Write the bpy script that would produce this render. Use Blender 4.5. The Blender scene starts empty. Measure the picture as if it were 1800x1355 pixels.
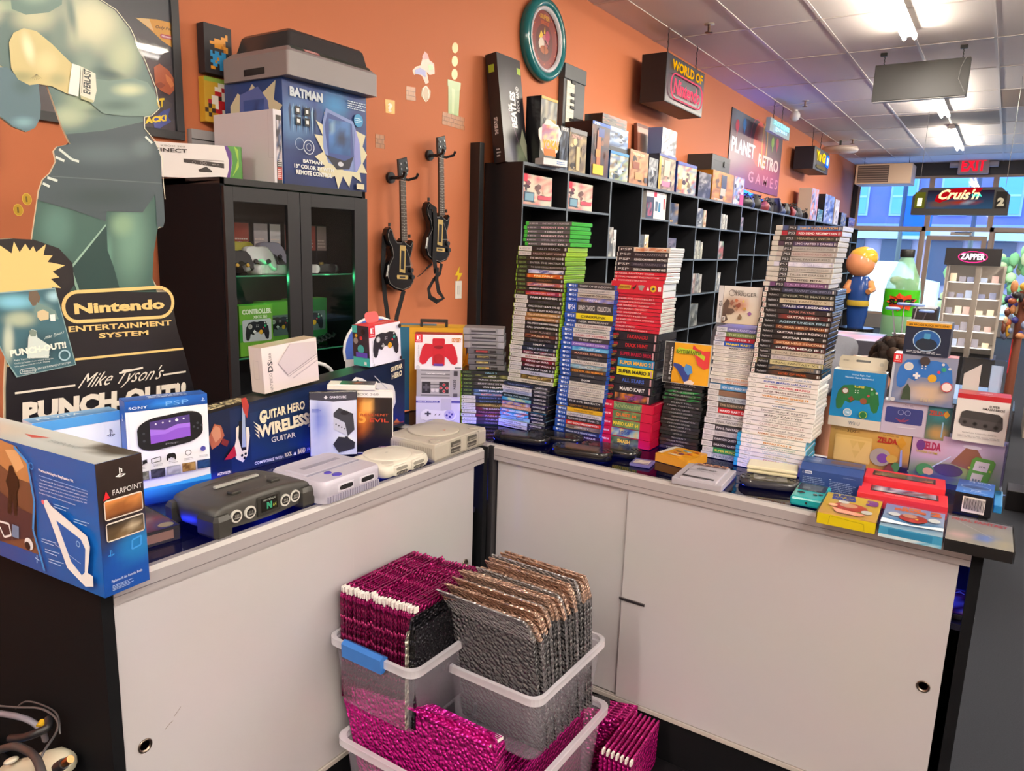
import bpy, math, random
import numpy as np
from mathutils import Vector, Matrix
from mathutils.geometry import tessellate_polygon
S = bpy.context.scene
COL = S.collection
# ---------------------------------------------------------------- camera, world, lights, exposure
FPX = 1293.0
YAW, PIT, ROL = math.radians(-33.3737), math.radians(10.908), math.radians(1.8452)
CAM = Vector((0, 0, 1.57))
def cam_axes():
    cy, sy, cp, sp = math.cos(YAW), math.sin(YAW), math.cos(PIT), math.sin(PIT)
    f = Vector((sy*cp, cy*cp, -sp)); r = Vector((cy, -sy, 0)); u = r.cross(f)
    c, s = math.cos(ROL), math.sin(ROL)
    return c*r + s*u, -s*r + c*u, f
CR, CU, CF = cam_axes()
cd = bpy.data.cameras.new('camera'); cam = bpy.data.objects.new('camera', cd); COL.objects.link(cam)
cd.sensor_fit = 'HORIZONTAL'; cd.sensor_width = 36; cd.lens = FPX/1800*36; cd.clip_start = .05; cd.clip_end = 200
cam.matrix_world = Matrix(((CR.x, CU.x, -CF.x, CAM.x), (CR.y, CU.y, -CF.y, CAM.y), (CR.z, CU.z, -CF.z, CAM.z), (0, 0, 0, 1)))
S.camera = cam
S.view_settings.view_transform = 'Standard'; S.view_settings.look = 'None'
S.view_settings.gamma = 1; S.view_settings.use_curve_mapping = False
S.view_settings.exposure = 0.1
w = bpy.data.worlds.new('sky'); S.world = w; w.use_nodes = True
w.node_tree.nodes['Background'].inputs[0].default_value = (.62, .80, 1.0, 1)
w.node_tree.nodes['Background'].inputs[1].default_value = 4.6
CEIL = 3.5
def area(name, loc, sx, sy, energy, col=(1, .955, .915), rot=(0, 0, 0)):
    l = bpy.data.lights.new(name, 'AREA'); l.shape = 'RECTANGLE'; l.size = sx; l.size_y = sy
    l.energy = energy; l.color = col
    o = bpy.data.objects.new(name, l); o.location = loc; o.rotation_euler = rot; COL.objects.link(o); return o
def point(name, loc, energy, col, rad=.02):
    l = bpy.data.lights.new(name, 'POINT'); l.energy = energy; l.color = col; l.shadow_soft_size = rad
    o = bpy.data.objects.new(name, l); o.location = loc; COL.objects.link(o); return o
# ceiling strip fixtures: x, y centre, length (the shop's rows of fluorescent tubes; two rows run on behind the camera)
TUBES = [(3.2, -2.0, 2.4), (-.97, 6.35, 2.4), (-.97, 10.6, 2.4), (-.97, 14.2, 2.4),
         (1.5, -.6, 2.4), (1.5, 3.6, 2.4), (1.5, 8.2, 2.4), (-.97, -2.0, 2.4), (4.0, 1.2, 2.4), (4.0, 6.0, 2.4)]
for i, (x, y, L) in enumerate(TUBES):
    area('ceiling_tube_light', (x, y, CEIL-.15), .16, L, 31 if y < 5 else 42)
for x, y, e in ((-1.50, .80, 1.2), (-1.50, 1.15, 1.4), (-1.50, 1.55, 1.6), (-1.40, 1.95, 1.8), (-.95, 1.95, .8), (-.55, 1.95, .6), (-.12, 2.0, .8)):
    point('showcase_blue_led', (x, y, .90), e, (.04, .08, 1), .01)
for y in (2.05, 2.42): point('cabinet_green_led', (-2.64, y+.06, 1.388), .5, (.1, 1, .35), .01)
area('showcase_lamp', (-.23, 7.515, 1.12), .36, .72, 3.5, (1, .96, .92), (math.radians(90), 0, 0))
# ---------------------------------------------------------------- helpers
def ray(x, y): return (x-900)/FPX*CR - (y-677.5)/FPX*CU + CF
def onx(x, y, X): d = ray(x, y); return CAM + d*((X-CAM.x)/d.x)
def ony(x, y, Y): d = ray(x, y); return CAM + d*((Y-CAM.y)/d.y)
def onz(x, y, Z): d = ray(x, y); return CAM + d*((Z-CAM.z)/d.z)
def lin(c):
    if isinstance(c, str):
        c = c.lstrip('#')
        if len(c) == 3: c = ''.join(k*2 for k in c)
        c = [int(c[i:i+2], 16)/255 for i in (0, 2, 4)]
    return tuple(v/12.92 if v <= .04045 else ((v+.055)/1.055)**2.4 for v in c)
MATS = {}
def mat(n):
    if n in MATS: return MATS[n]
    m = bpy.data.materials.new(n); m.use_nodes = True; nt = m.node_tree; N = nt.nodes; L = nt.links
    b = N['Principled BSDF']; a = N.new('ShaderNodeAttribute'); a.attribute_name = 'Col'
    L.new(a.outputs['Color'], b.inputs['Base Color'])
    def P(**k):
        for q, v in k.items(): b.inputs[q.replace('_', ' ')].default_value = v
    out = N['Material Output']
    if n == 'matte': P(Roughness=.85)
    elif n == 'satin': P(Roughness=.45)
    elif n == 'card': P(Roughness=.55)
    elif n == 'gloss': P(Roughness=.16)
    elif n == 'print':
        P(Roughness=.32)
    elif n == 'metal': P(Roughness=.3, Metallic=1.)
    elif n == 'brushed':
        P(Roughness=.42, Metallic=.35)
        nz = N.new('ShaderNodeTexNoise'); nz.inputs['Scale'].default_value = 60; nz.inputs['Detail'].default_value = 3
        tc = N.new('ShaderNodeTexCoord'); mp = N.new('ShaderNodeMapping'); mp.inputs['Scale'].default_value = (.05, .05, 8)
        L.new(tc.outputs['Object'], mp.inputs[0]); L.new(mp.outputs[0], nz.inputs[0])
        bp = N.new('ShaderNodeBump'); bp.inputs['Strength'].default_value = .08; L.new(nz.outputs[0], bp.inputs['Height']); L.new(bp.outputs[0], b.inputs['Normal'])
    elif n in ('wall', 'fabric', 'plastic', 'foil', 'carpet', 'laminate'):
        P(Roughness={'wall': .7, 'fabric': .95, 'plastic': .42, 'foil': .28, 'carpet': 1., 'laminate': .38}[n])
        nz = N.new('ShaderNodeTexNoise'); tc = N.new('ShaderNodeTexCoord')
        nz.inputs['Scale'].default_value = {'wall': 90, 'fabric': 160, 'plastic': 900, 'foil': 20, 'carpet': 220, 'laminate': 3}[n]
        nz.inputs['Detail'].default_value = 4; L.new(tc.outputs['Object'], nz.inputs[0])
        if n == 'foil': P(Metallic=.65)
        if n == 'laminate':
            mx = N.new('ShaderNodeMixRGB'); mx.blend_type = 'MULTIPLY'; mx.inputs[0].default_value = .12
            L.new(a.outputs['Color'], mx.inputs[1]); L.new(nz.outputs[1], mx.inputs[2]); L.new(mx.outputs[0], b.inputs['Base Color'])
        elif n == 'carpet':
            mx = N.new('ShaderNodeMixRGB'); mx.blend_type = 'OVERLAY'; mx.inputs[0].default_value = .6
            L.new(a.outputs['Color'], mx.inputs[1]); L.new(nz.outputs[0], mx.inputs[2]); L.new(mx.outputs[0], b.inputs['Base Color'])
        else:
            bp = N.new('ShaderNodeBump'); bp.inputs['Strength'].default_value = {'wall': .06, 'fabric': .4, 'plastic': .05, 'foil': .35}[n]
            bp.inputs['Distance'].default_value = .004
            L.new(nz.outputs[0], bp.inputs['Height']); L.new(bp.outputs[0], b.inputs['Normal'])
    elif n == 'dull': P(Roughness=.75); b.inputs['Specular IOR Level'].default_value = .15
    elif n == 'bubble':
        P(Roughness=.26, Metallic=.6); v = N.new('ShaderNodeTexVoronoi'); v.inputs['Scale'].default_value = 105; tc = N.new('ShaderNodeTexCoord'); L.new(tc.outputs['Object'], v.inputs['Vector'])
        bp = N.new('ShaderNodeBump'); bp.inputs['Strength'].default_value = 1.; bp.inputs['Distance'].default_value = .009; bp.invert = True; L.new(v.outputs['Distance'], bp.inputs['Height']); L.new(bp.outputs[0], b.inputs['Normal'])
    elif n == 'skin':
        P(Roughness=.5); b.inputs['Subsurface Weight'].default_value = .15; b.inputs['Subsurface Radius'].default_value = (.02, .008, .004)
    elif n in ('glass', 'wrap', 'pane', 'bluepane'):
        N.remove(b); t = N.new('ShaderNodeBsdfTransparent'); g = N.new('ShaderNodeBsdfGlossy'); g.inputs['Roughness'].default_value = .03 if n != 'wrap' else .12
        L.new(a.outputs['Color'], t.inputs[0])
        f = N.new('ShaderNodeFresnel'); f.inputs['IOR'].default_value = 1.45 if n != 'wrap' else 1.22
        mx = N.new('ShaderNodeMixShader'); L.new(f.outputs[0], mx.inputs[0]); L.new(t.outputs[0], mx.inputs[1]); L.new(g.outputs[0], mx.inputs[2]); L.new(mx.outputs[0], out.inputs[0])
    elif n in ('frost', 'tint'):
        t = N.new('ShaderNodeBsdfTransparent'); mx = N.new('ShaderNodeMixShader'); mx.inputs[0].default_value = .22 if n == 'frost' else .5
        P(Roughness=.3); b.inputs['Transmission Weight'].default_value = 0
        L.new(t.outputs[0], mx.inputs[1]); L.new(b.outputs[0], mx.inputs[2]); L.new(mx.outputs[0], out.inputs[0])
    elif n.startswith('emit'):
        N.remove(b); e = N.new('ShaderNodeEmission'); e.inputs[1].default_value = float(n[4:]); L.new(a.outputs['Color'], e.inputs[0]); L.new(e.outputs[0], out.inputs[0])
    MATS[n] = m
    return m
_tc = {}
def tmesh(s, wt=0., sh=0., res=2):
    k = (s, wt, sh, res)
    if k in _tc: return _tc[k]
    cu = bpy.data.curves.new('txt', 'FONT'); cu.body = s; cu.offset = wt; cu.shear = sh; cu.resolution_u = res; cu.fill_mode = 'FRONT'
    o = bpy.data.objects.new('txt', cu); COL.objects.link(o)
    me = bpy.data.meshes.new_from_object(o)
    v = np.array([(p.co.x, p.co.y) for p in me.vertices]) if len(me.vertices) else np.zeros((0, 2))
    f = [tuple(p.vertices) for p in me.polygons]
    bpy.data.objects.remove(o); bpy.data.curves.remove(cu); bpy.data.meshes.remove(me)
    if len(v): mn, mx_ = v.min(0), v.max(0); v = (v-mn)/np.maximum(mx_-mn, 1e-6)
    _tc[k] = (v, f); return _tc[k]
def ell(cx, cy, rx, ry, n=20, a0=0, a1=360):
    e = 0 if a1-a0 >= 360 else 1
    return [(cx+rx*math.cos(math.radians(a0+(a1-a0)*i/(n-e))), cy+ry*math.sin(math.radians(a0+(a1-a0)*i/(n-e)))) for i in range(n)]
def rrect(x0, y0, x1, y1, r, n=4):
    o = []
    for cx, cy, a in ((x1-r, y1-r, 0), (x0+r, y1-r, 90), (x0+r, y0+r, 180), (x1-r, y0+r, 270)):
        o += [(cx+r*math.cos(math.radians(a+90*i/n)), cy+r*math.sin(math.radians(a+90*i/n))) for i in range(n+1)]
    return o
class Face:
    def __init__(F, mb, O, U, V, m='print', eps=.00035):
        F.mb, F.O, F.U, F.V, F.m, F.eps = mb, Vector(O), Vector(U), Vector(V), m, eps
        F.N = F.U.cross(F.V).normalized(); F.k = 1
    def P(F, x, y): return F.O + F.U*x + F.V*y + F.N*(F.k*F.eps)
    def px(F, x, y):   # where the line of sight through that point of the photograph meets this plane
        M = F.mb.M; O, U, V = M @ F.O, M.to_3x3() @ F.U, M.to_3x3() @ F.V; n = U.cross(V); d = ray(x, y)
        p = CAM + d*((O-CAM).dot(n)/d.dot(n)) - O
        return p.dot(U)/U.length_squared, p.dot(V)/V.length_squared
    def poly(F, pts, c, m=None):
        F.mb.ngon([F.P(*p) for p in pts], c, m or F.m); F.k += 1; return F
    def r(F, x0, y0, x1, y1, c, m=None): return F.poly([(x0, y0), (x1, y0), (x1, y1), (x0, y1)], c, m)
    def rr(F, x0, y0, x1, y1, rad, c, m=None):
        a = F.U.length/F.V.length; o = [(x0+(p[0]), y0+(p[1])*a) for p in rrect(0, 0, x1-x0, (y1-y0)/a, rad)]
        return F.poly(o, c, m)
    def e(F, cx, cy, rx, ry, c, m=None, n=20): return F.poly(ell(cx, cy, rx, ry, n), c, m)
    def c(F, cx, cy, rx, col, m=None, n=20): return F.e(cx, cy, rx, rx*F.U.length/F.V.length, col, m, n)
    def line(F, pts, wd, c, m=None):
        a = F.U.length; b = F.V.length
        for (x0, y0), (x1, y1) in zip(pts, pts[1:]):
            dx, dy = (x1-x0)*a, (y1-y0)*b; L = math.hypot(dx, dy) or 1; nx, ny = -dy/L*wd/2/a, dx/L*wd/2/b
            F.mb.ngon([F.P(x0+nx, y0+ny), F.P(x0-nx, y0-ny), F.P(x1-nx, y1-ny), F.P(x1+nx, y1+ny)], c, m or F.m)
        F.k += 1; return F
    def ring(F, cx, cy, rx, wd, c, n=20, ry=None):
        ry = ry or rx*F.U.length/F.V.length
        return F.line([(p[0], p[1]) for p in ell(cx, cy, rx, ry, n)]+[(cx+rx, cy)], wd, c)
    def t(F, s, x0, y0, x1, y1, c, rot=0, wt=.012, sh=0, m=None):
        v, f = tmesh(s, wt, sh)
        if not len(v): return F
        if rot == 90: v = np.stack([1-v[:, 1], v[:, 0]], 1)
        elif rot == -90: v = np.stack([v[:, 1], 1-v[:, 0]], 1)
        elif rot == 180: v = 1-v
        F.mb.raw([F.P(x0+(x1-x0)*a, y0+(y1-y0)*b) for a, b in v], f, c, m or F.m); F.k += 1; return F
    def tq(F, s, ll, lr, ul, c, wt=.012, sh=0, m=None):
        v, f = tmesh(s, wt, sh)
        F.mb.raw([F.P(ll[0]+(lr[0]-ll[0])*a+(ul[0]-ll[0])*b, ll[1]+(lr[1]-ll[1])*a+(ul[1]-ll[1])*b) for a, b in v], f, c, m or F.m); F.k += 1; return F
    def pic(F, x0, y0, x1, y1, nx, ny, top, bot, blobs=(), m=None, seed=None, amp=0.):
        """a printed picture: a blend of two inks with soft spots (cx,cy,rx,ry,colour,softness) on top"""
        X, Y = np.meshgrid(np.linspace(0, 1, nx+1), np.linspace(0, 1, ny+1))
        T, B = np.array(lin(top)), np.array(lin(bot)); C = B*(1-Y[..., None])+T*Y[..., None]
        if seed is not None:
            rs = np.random.RandomState(seed)
            g = rs.rand(ny//2+2, nx//2+2)[np.minimum((Y*(ny//2)).astype(int), ny//2), np.minimum((X*(nx//2)).astype(int), nx//2)]
            C = C*(1+amp*(g[..., None]*2-1))
        for bl in blobs:
            cx, cy, rx, ry, col = bl[:5]; so = bl[5] if len(bl) > 5 else .5; al = bl[6] if len(bl) > 6 else 1
            d = np.sqrt(((X-cx)/rx)**2+((Y-cy)/ry)**2); a = al*np.clip((1-d)/max(so, 1e-3), 0, 1)[..., None]; a = a*a*(3-2*a)
            C = C*(1-a)+np.array(lin(col))*a
        P = [F.P(x0+(x1-x0)*X[j, i], y0+(y1-y0)*Y[j, i]) for j in range(ny+1) for i in range(nx+1)]
        Cf = C.reshape(-1, 3); f = []; cc = []
        for j in range(ny):
            for i in range(nx):
                q = (j*(nx+1)+i, j*(nx+1)+i+1, (j+1)*(nx+1)+i+1, (j+1)*(nx+1)+i); f.append(q); cc.append([tuple(Cf[k]) for k in q])
        F.mb.raw(P, f, cc, m or F.m, percorner=True); F.k += 1; return F
    def mosaic(F, x0, y0, x1, y1, nx, ny, cols, seed, m=None):
        rs = random.Random(seed); L = [lin(c) for c in cols]
        G = [[rs.choice(L) for i in range(nx+1)] for j in range(ny+1)]
        P = [F.P(x0+(x1-x0)*i/nx, y0+(y1-y0)*j/ny) for j in range(ny+1) for i in range(nx+1)]; f = []; cc = []
        for j in range(ny):
            for i in range(nx):
                f.append((j*(nx+1)+i, j*(nx+1)+i+1, (j+1)*(nx+1)+i+1, (j+1)*(nx+1)+i)); cc.append([G[j][i], G[j][i+1], G[j+1][i+1], G[j+1][i]])
        F.mb.raw(P, f, cc, m or F.m, percorner=True); F.k += 1; return F
    def lines(F, x0, y0, x1, y1, n, c, seed=0, fill=.45):
        """fine print too small to read: rows of short bars"""
        rs = random.Random(seed)
        for i in range(n):
            yy = y1-(y1-y0)*(i+.5)/n; h = (y1-y0)/n*fill/2; x = x0; e = x1-(x1-x0)*rs.random()*.25
            while x < e:
                w_ = (x1-x0)*rs.uniform(.06, .16); x2 = min(x+w_, e)
                F.mb.ngon([F.P(x, yy-h), F.P(x2, yy-h), F.P(x2, yy+h), F.P(x, yy+h)], c, F.m); x = x2+(x1-x0)*.025
        F.k += 1; return F
class MB:
    def __init__(s, M=None): s.v = []; s.f = []; s.c = []; s.mi = []; s.sm = []; s.slots = []; s.M = M or Matrix()
    def _m(s, m):
        if m not in s.slots: s.slots.append(m)
        return s.slots.index(m)
    def raw(s, P, f, c, m='matte', percorner=False, smooth=False):
        b = len(s.v); s.v += [tuple(p) for p in P]; k = s._m(m); L = None if percorner else lin(c)
        for i, q in enumerate(f):
            s.f.append(tuple(b+j for j in q)); s.c.append(c[i] if percorner else [L]*len(q)); s.mi.append(k); s.sm.append(smooth)
    def ngon(s, P, c, m='matte'):
        P = [Vector(p) for p in P]
        if len(P) <= 4: s.raw(P, [tuple(range(len(P)))], c, m); return
        tr = tessellate_polygon([P]); n = Vector()
        for i in range(len(P)): n += P[i].cross(P[(i+1) % len(P)])
        fs = []
        for t in tr:
            a = (P[t[1]]-P[t[0]]).cross(P[t[2]]-P[t[0]]); fs.append(t if a.dot(n) > 0 else t[::-1])
        s.raw(P, fs, c, m)
    def face(s, O, U, V, m='print', eps=.00035): return Face(s, O, U, V, m, eps)
    def box(s, x0, y0, z0, x1, y1, z1, c, m='matte', b=0.):
        if b <= 0:
            P = [(x0, y0, z0), (x1, y0, z0), (x1, y1, z0), (x0, y1, z0), (x0, y0, z1), (x1, y0, z1), (x1, y1, z1), (x0, y1, z1)]
            s.raw(P, [(0, 3, 2, 1), (4, 5, 6, 7), (0, 1, 5, 4), (1, 2, 6, 5), (2, 3, 7, 6), (3, 0, 4, 7)], c, m); return
        b = min(b, (x1-x0)/2.01, (y1-y0)/2.01, (z1-z0)/2.01)
        s.loft([[(x, y, z) for x, y in rrect(x0+k, y0+k, x1-k, y1-k, max(b, 1e-5)*q, 3)] for z, k, q in
                ((z0, b, .4), (z0+b*.3, b*.3, .8), (z0+b, 0, 1), (z1-b, 0, 1), (z1-b*.3, b*.3, .8), (z1, b, .4))], c, m)
    def loft(s, rings, c, m='matte', cap=True, smooth=False):
        n = len(rings[0]); b = []
        for r in rings: b += [tuple(p) for p in r]
        f = [(k*n+i, k*n+(i+1) % n, (k+1)*n+(i+1) % n, (k+1)*n+i) for k in range(len(rings)-1) for i in range(n)]
        s.raw(b, f, c, m, smooth=smooth)
        if cap: s.ngon(rings[0][::-1], c, m); s.ngon(rings[-1], c, m)
    def prism(s, pts, z0, z1, c, m='matte', bev=0., smooth=False):
        A = sum(p[0]*q[1]-q[0]*p[1] for p, q in zip(pts, pts[1:]+pts[:1]))
        if A < 0: pts = pts[::-1]
        if bev <= 0: s.loft([[(x, y, z0) for x, y in pts], [(x, y, z1) for x, y in pts]], c, m, smooth=smooth); return
        ins = inset(pts, bev)
        s.loft([[(x, y, z0) for x, y in ins], [(x, y, z0+bev) for x, y in pts], [(x, y, z1-bev) for x, y in pts], [(x, y, z1) for x, y in ins]], c, m, smooth=smooth)
    def tube(s, pts, r, c, m='matte', n=8, smooth=True):
        P = [Vector(p) for p in pts]; rings = []
        R = r if isinstance(r, (list, tuple)) else [r]*len(P); up = None
        for i, p in enumerate(P):
            d = (P[min(i+1, len(P)-1)]-P[max(i-1, 0)]).normalized()
            if up is None: up = d.orthogonal().normalized()
            up = (up-d*up.dot(d)).normalized(); q = d.cross(up)
            rings.append([p+(up*math.cos(2*math.pi*k/n)+q*math.sin(2*math.pi*k/n))*R[i] for k in range(n)])
        s.loft(rings, c, m, smooth=smooth)
    def cyl(s, p, q, r, c, m='matte', n=20, r2=None, smooth=True): s.tube([p, q], [r, r if r2 is None else r2], c, m, n, smooth)
    def lathe(s, prof, c, m='matte', n=28, o=(0, 0, 0), smooth=True):
        s.loft([[(o[0]+r*math.cos(2*math.pi*k/n), o[1]+r*math.sin(2*math.pi*k/n), o[2]+z) for k in range(n)] for r, z in prof], c, m, smooth=smooth)
    def sph(s, c0, r, c, m='matte', n=16, k=10):
        rx, ry, rz = r if isinstance(r, (tuple, list)) else (r, r, r)
        s.loft([[(c0[0]+rx*math.sin(math.pi*(j+.02)/(k+.04))*math.cos(2*math.pi*i/n), c0[1]+ry*math.sin(math.pi*(j+.02)/(k+.04))*math.sin(2*math.pi*i/n), c0[2]-rz*math.cos(math.pi*(j+.02)/(k+.04))) for i in range(n)] for j in range(k+1)], c, m, smooth=True)
    def mesh(s, name):
        me = bpy.data.meshes.new(name); me.from_pydata(s.v, [], s.f)
        at = me.color_attributes.new('Col', 'FLOAT_COLOR', 'CORNER')
        arr = np.ones((len(me.loops), 4), np.float32); arr[:, :3] = np.array([c for q in s.c for c in q], np.float32).reshape(-1, 3)
        at.data.foreach_set('color', arr.ravel())
        for k in s.slots: me.materials.append(mat(k))
        me.polygons.foreach_set('material_index', s.mi); me.polygons.foreach_set('use_smooth', s.sm); me.update(); return me
    def part(s, name, parent, label=None, kind=None):
        o = bpy.data.objects.new(name, s.mesh(name)); COL.objects.link(o); o.parent = parent
        if label: o['label'] = label
        if kind: o['kind'] = kind
        return o
    def single(s, name, label, cat, group=None, kind=None):
        o = bpy.data.objects.new(name, s.mesh(name)); COL.objects.link(o); o.matrix_world = s.M
        if label: o['label'] = label
        if cat: o['category'] = cat
        if group: o['group'] = group
        if kind: o['kind'] = kind
        return o
    def struct(s, name): return s.single(name, None, None, None, 'structure')
def inset(pts, d):
    n = len(pts); o = []
    for i in range(n):
        a, b, c = Vector(pts[i-1]), Vector(pts[i]), Vector(pts[(i+1) % n])
        e, f = (b-a).normalized(), (c-b).normalized(); nn = Vector((-e.y-f.y, e.x+f.x)); L = nn.length or 1; nn /= L
        k = d/max(.35, nn.dot(Vector((-e.y, e.x)))); o.append((b.x+nn.x*k, b.y+nn.y*k))
    return o
def at(x, y, z, rz=0, rx=0, ry=0):
    return Matrix.Translation((x, y, z)) @ Matrix.Rotation(math.radians(rz), 4, 'Z') @ Matrix.Rotation(math.radians(ry), 4, 'Y') @ Matrix.Rotation(math.radians(rx), 4, 'X')
def thing(name, label, cat, M, group=None):
    o = bpy.data.objects.new(name, None); COL.objects.link(o); o.matrix_world = M; o.empty_display_size = .05
    o['label'] = label; o['category'] = cat
    if group: o['group'] = group
    return o
def clone(root, M, label, group=None):
    r = root.copy(); COL.objects.link(r); r.matrix_world = M; r['label'] = label
    if group: r['group'] = group
    for ch in list(root.children):
        c = ch.copy(); COL.objects.link(c); c.parent = r
        for g in list(ch.children):
            d = g.copy(); COL.objects.link(d); d.parent = c
    return r
ORD = ['topmost', 'second', 'third', 'fourth', 'fifth', 'sixth', 'seventh', 'eighth', 'ninth', 'tenth', 'eleventh', 'twelfth', 'thirteenth', 'fourteenth', 'fifteenth', 'sixteenth', 'seventeenth', 'eighteenth', 'nineteenth', 'twentieth']
ORD += ['twenty-'+k for k in ('first', 'second', 'third', 'fourth', 'fifth', 'sixth', 'seventh', 'eighth', 'ninth')]+['thirtieth']+['thirty-'+k for k in ('first', 'second', 'third', 'fourth', 'fifth', 'sixth', 'seventh', 'eighth', 'ninth')]+['fortieth']
def carton(M, w_, d, h, base='#ddd', fin='card'):
    """closed printed box, local frame: front faces -Y, x from -w/2 to w/2, y from 0 to d; returns the builder and its faces"""
    mb = MB(M); mb.box(-w_/2, 0, 0, w_/2, d, h, base, fin)
    F = dict(front=mb.face((-w_/2, 0, 0), (w_, 0, 0), (0, 0, h)), right=mb.face((w_/2, 0, 0), (0, d, 0), (0, 0, h)),
             left=mb.face((-w_/2, d, 0), (0, -d, 0), (0, 0, h)), top=mb.face((-w_/2, 0, h), (w_, 0, 0), (0, d, 0)))
    return mb, F
def clip_rect(poly, x0, y0, x1, y1):
    def cl(P, f, g):
        o = []
        for i in range(len(P)):
            a, b = P[i-1], P[i]; fa, fb = f(a), f(b)
            if fb >= 0:
                if fa < 0: o.append(g(a, b, fa, fb))
                o.append(b)
            elif fa >= 0: o.append(g(a, b, fa, fb))
        return o
    it = lambda a, b, fa, fb: (a[0]+(b[0]-a[0])*fa/(fa-fb), a[1]+(b[1]-a[1])*fa/(fa-fb))
    for f in (lambda p: p[0]-x0, lambda p: x1-p[0], lambda p: p[1]-y0, lambda p: y1-p[1]):
        poly = cl(poly, f, it)
        if len(poly) < 3: return []
    return poly
def soft(F, outline, base, blobs, step=5, m=None):
    """printed picture inside an outline (points in the photograph's frame): base ink + soft spots (x,y,rx,ry,colour,softness,rotation)"""
    xs, ys = [p[0] for p in outline], [p[1] for p in outline]; B = np.array(lin(base)); BL = [(b, np.array(lin(b[4]))) for b in blobs]
    def col(x, y):
        c = B
        for b, L in BL:
            dx, dy = x-b[0], y-b[1]
            if len(b) > 6: r = math.radians(b[6]); dx, dy = dx*math.cos(r)+dy*math.sin(r), -dx*math.sin(r)+dy*math.cos(r)
            d = math.hypot(dx/b[2], dy/b[3]); a = min(1, max(0, (1-d)/b[5])); a = a*a*(3-2*a)
            if a: c = c*(1-a)+L*a
        return tuple(c)
    x = min(xs)
    V, FF, CC = [], [], []
    while x < max(xs):
        y = min(ys)
        while y < max(ys):
            p = clip_rect(outline, x, y, x+step, y+step)
            if len(p) >= 3:
                q = []
                for a in p:
                    if not q or abs(a[0]-q[-1][0])+abs(a[1]-q[-1][1]) > 1e-4: q.append(a)
                if len(q) >= 3:
                    b0 = len(V); V += [F.P(*F.px(*a)) for a in q]; FF.append(tuple(b0+len(q)-1-i for i in range(len(q)))); cc = [col(*a) for a in q]; CC.append(cc[::-1])
            y += step
        x += step
    F.mb.raw(V, FF, CC, m or F.m, percorner=True); F.k += 1
# ---------------------------------------------------------------- the room
WX = -3.08; EY = 18.1; CTOP = .96
ORANGE = '#c2714a'
m = MB(); m.box(WX-.1, -3.5, -.1, 6, EY+.2, 0, '#1c2029', 'carpet'); m.struct('floor')
m = MB(); m.box(WX-.1, -3.5, CEIL, 6, EY+.2, CEIL+.1, '#e6dfde', 'wall')
for x0, y0 in ((-1.58, 12.0), (-.95, 12.0), (-.36, 10.6)): m.box(x0, y0, CEIL-.004, x0+.6, y0+1.2, CEIL, '#b09a86' if x0 > -.9 else '#9f958f', 'wall')
m.struct('ceiling')
m = MB()
for k in range(-1, 15): m.box(-2.80+.61*k-.012, -3.5, CEIL-.006, -2.80+.61*k+.012, EY, CEIL, '#e2d9d6', 'satin')
for k in range(-8, 10): y = 6.93+1.225*k; m.box(WX, y-.012, CEIL-.006, 6, y+.012, CEIL-.0005, '#cdc4c2', 'satin')
m.struct('trim_1')
m = MB(); m.box(WX-.1, -3.5, 0, WX, EY, CEIL, ORANGE, 'wall'); m.struct('wall_left')
m = MB(); m.box(6, -3.5, 0, 6.1, EY, CEIL, '#cbb9ac', 'wall'); m.struct('wall_right')
m = MB(); m.box(WX, -3.5, 0, 6, -3.4, CEIL, '#cbb9ac', 'wall'); m.struct('wall_back')
# shop front: black header and corner, aluminium frames with glass
m = MB(); m.box(WX, EY, 3.24, 6, EY+.12, CEIL, '#26252a', 'satin'); m.box(WX, EY, 0, -2.98, EY+.12, 3.24, '#26252a', 'satin')
m.box(WX, EY, 0, -1.62, EY+.12, .3, '#8d8a88', 'satin'); m.box(-.36, EY, 0, 6, EY+.12, .3, '#8d8a88', 'satin'); m.struct('wall_front')
FR = '#b39c8b'
def frame(name, x0, z0, x1, z1, t=.05, glass='pane', gc='#e8f4ff', y=EY+.02, d=.06):
    f = MB()
    for a in ((x0, z0, x1, z0+t), (x0, z1-t, x1, z1), (x0, z0+t, x0+t, z1-t), (x1-t, z0+t, x1, z1-t)): f.box(a[0], y, a[1], a[2], y+d, a[3], FR, 'satin')
    o = f.single(name, None, None, None, 'structure')
    g = MB(); g.ngon([(x0+t, y+.03, z0+t), (x1-t, y+.03, z0+t), (x1-t, y+.03, z1-t), (x0+t, y+.03, z1-t)], gc, glass); g.part('pane', o); return o
frame('window_1', -2.98, 2.14, -1.56, 3.24, gc='#8fb8ff', glass='bluepane'); frame('window_2', -1.56, 2.14, -.43, 3.24, gc='#9cbcff', glass='bluepane')
frame('window_3', -.43, 2.14, 1.2, 3.24, gc='#8fb8ff', glass='bluepane'); frame('window_4', -2.98, .3, -1.62, 2.14, gc='#e6fbff')
frame('window_5', -.36, .3, 1.2, 2.14, gc='#e6fbff'); frame('window_6', 1.2, .3, 6, 3.24)
m = MB()
for x in (-1.6, -.38): m.box(x-.035, EY-.02, 0, x+.035, EY+.1, 2.2, '#b9a595', 'satin')
m.box(-2.98, EY-.02, 2.11, 1.2, EY+.1, 2.2, '#b9a595', 'satin'); m.struct('trim_2')
d = frame('door_1', -1.53, .02, -.44, 2.02, .09, gc='#e6fbff')
m = MB(); m.box(-1.1, EY-.05, 2.03, -.72, EY+.01, 2.1, '#8e8b88', 'metal'); m.tube([(-1.02, EY-.04, 2.09), (-.8, EY-.2, 2.09), (-.72, EY-.03, 2.09)], .01, '#777', 'metal'); m.part('door_closer', d)
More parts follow.
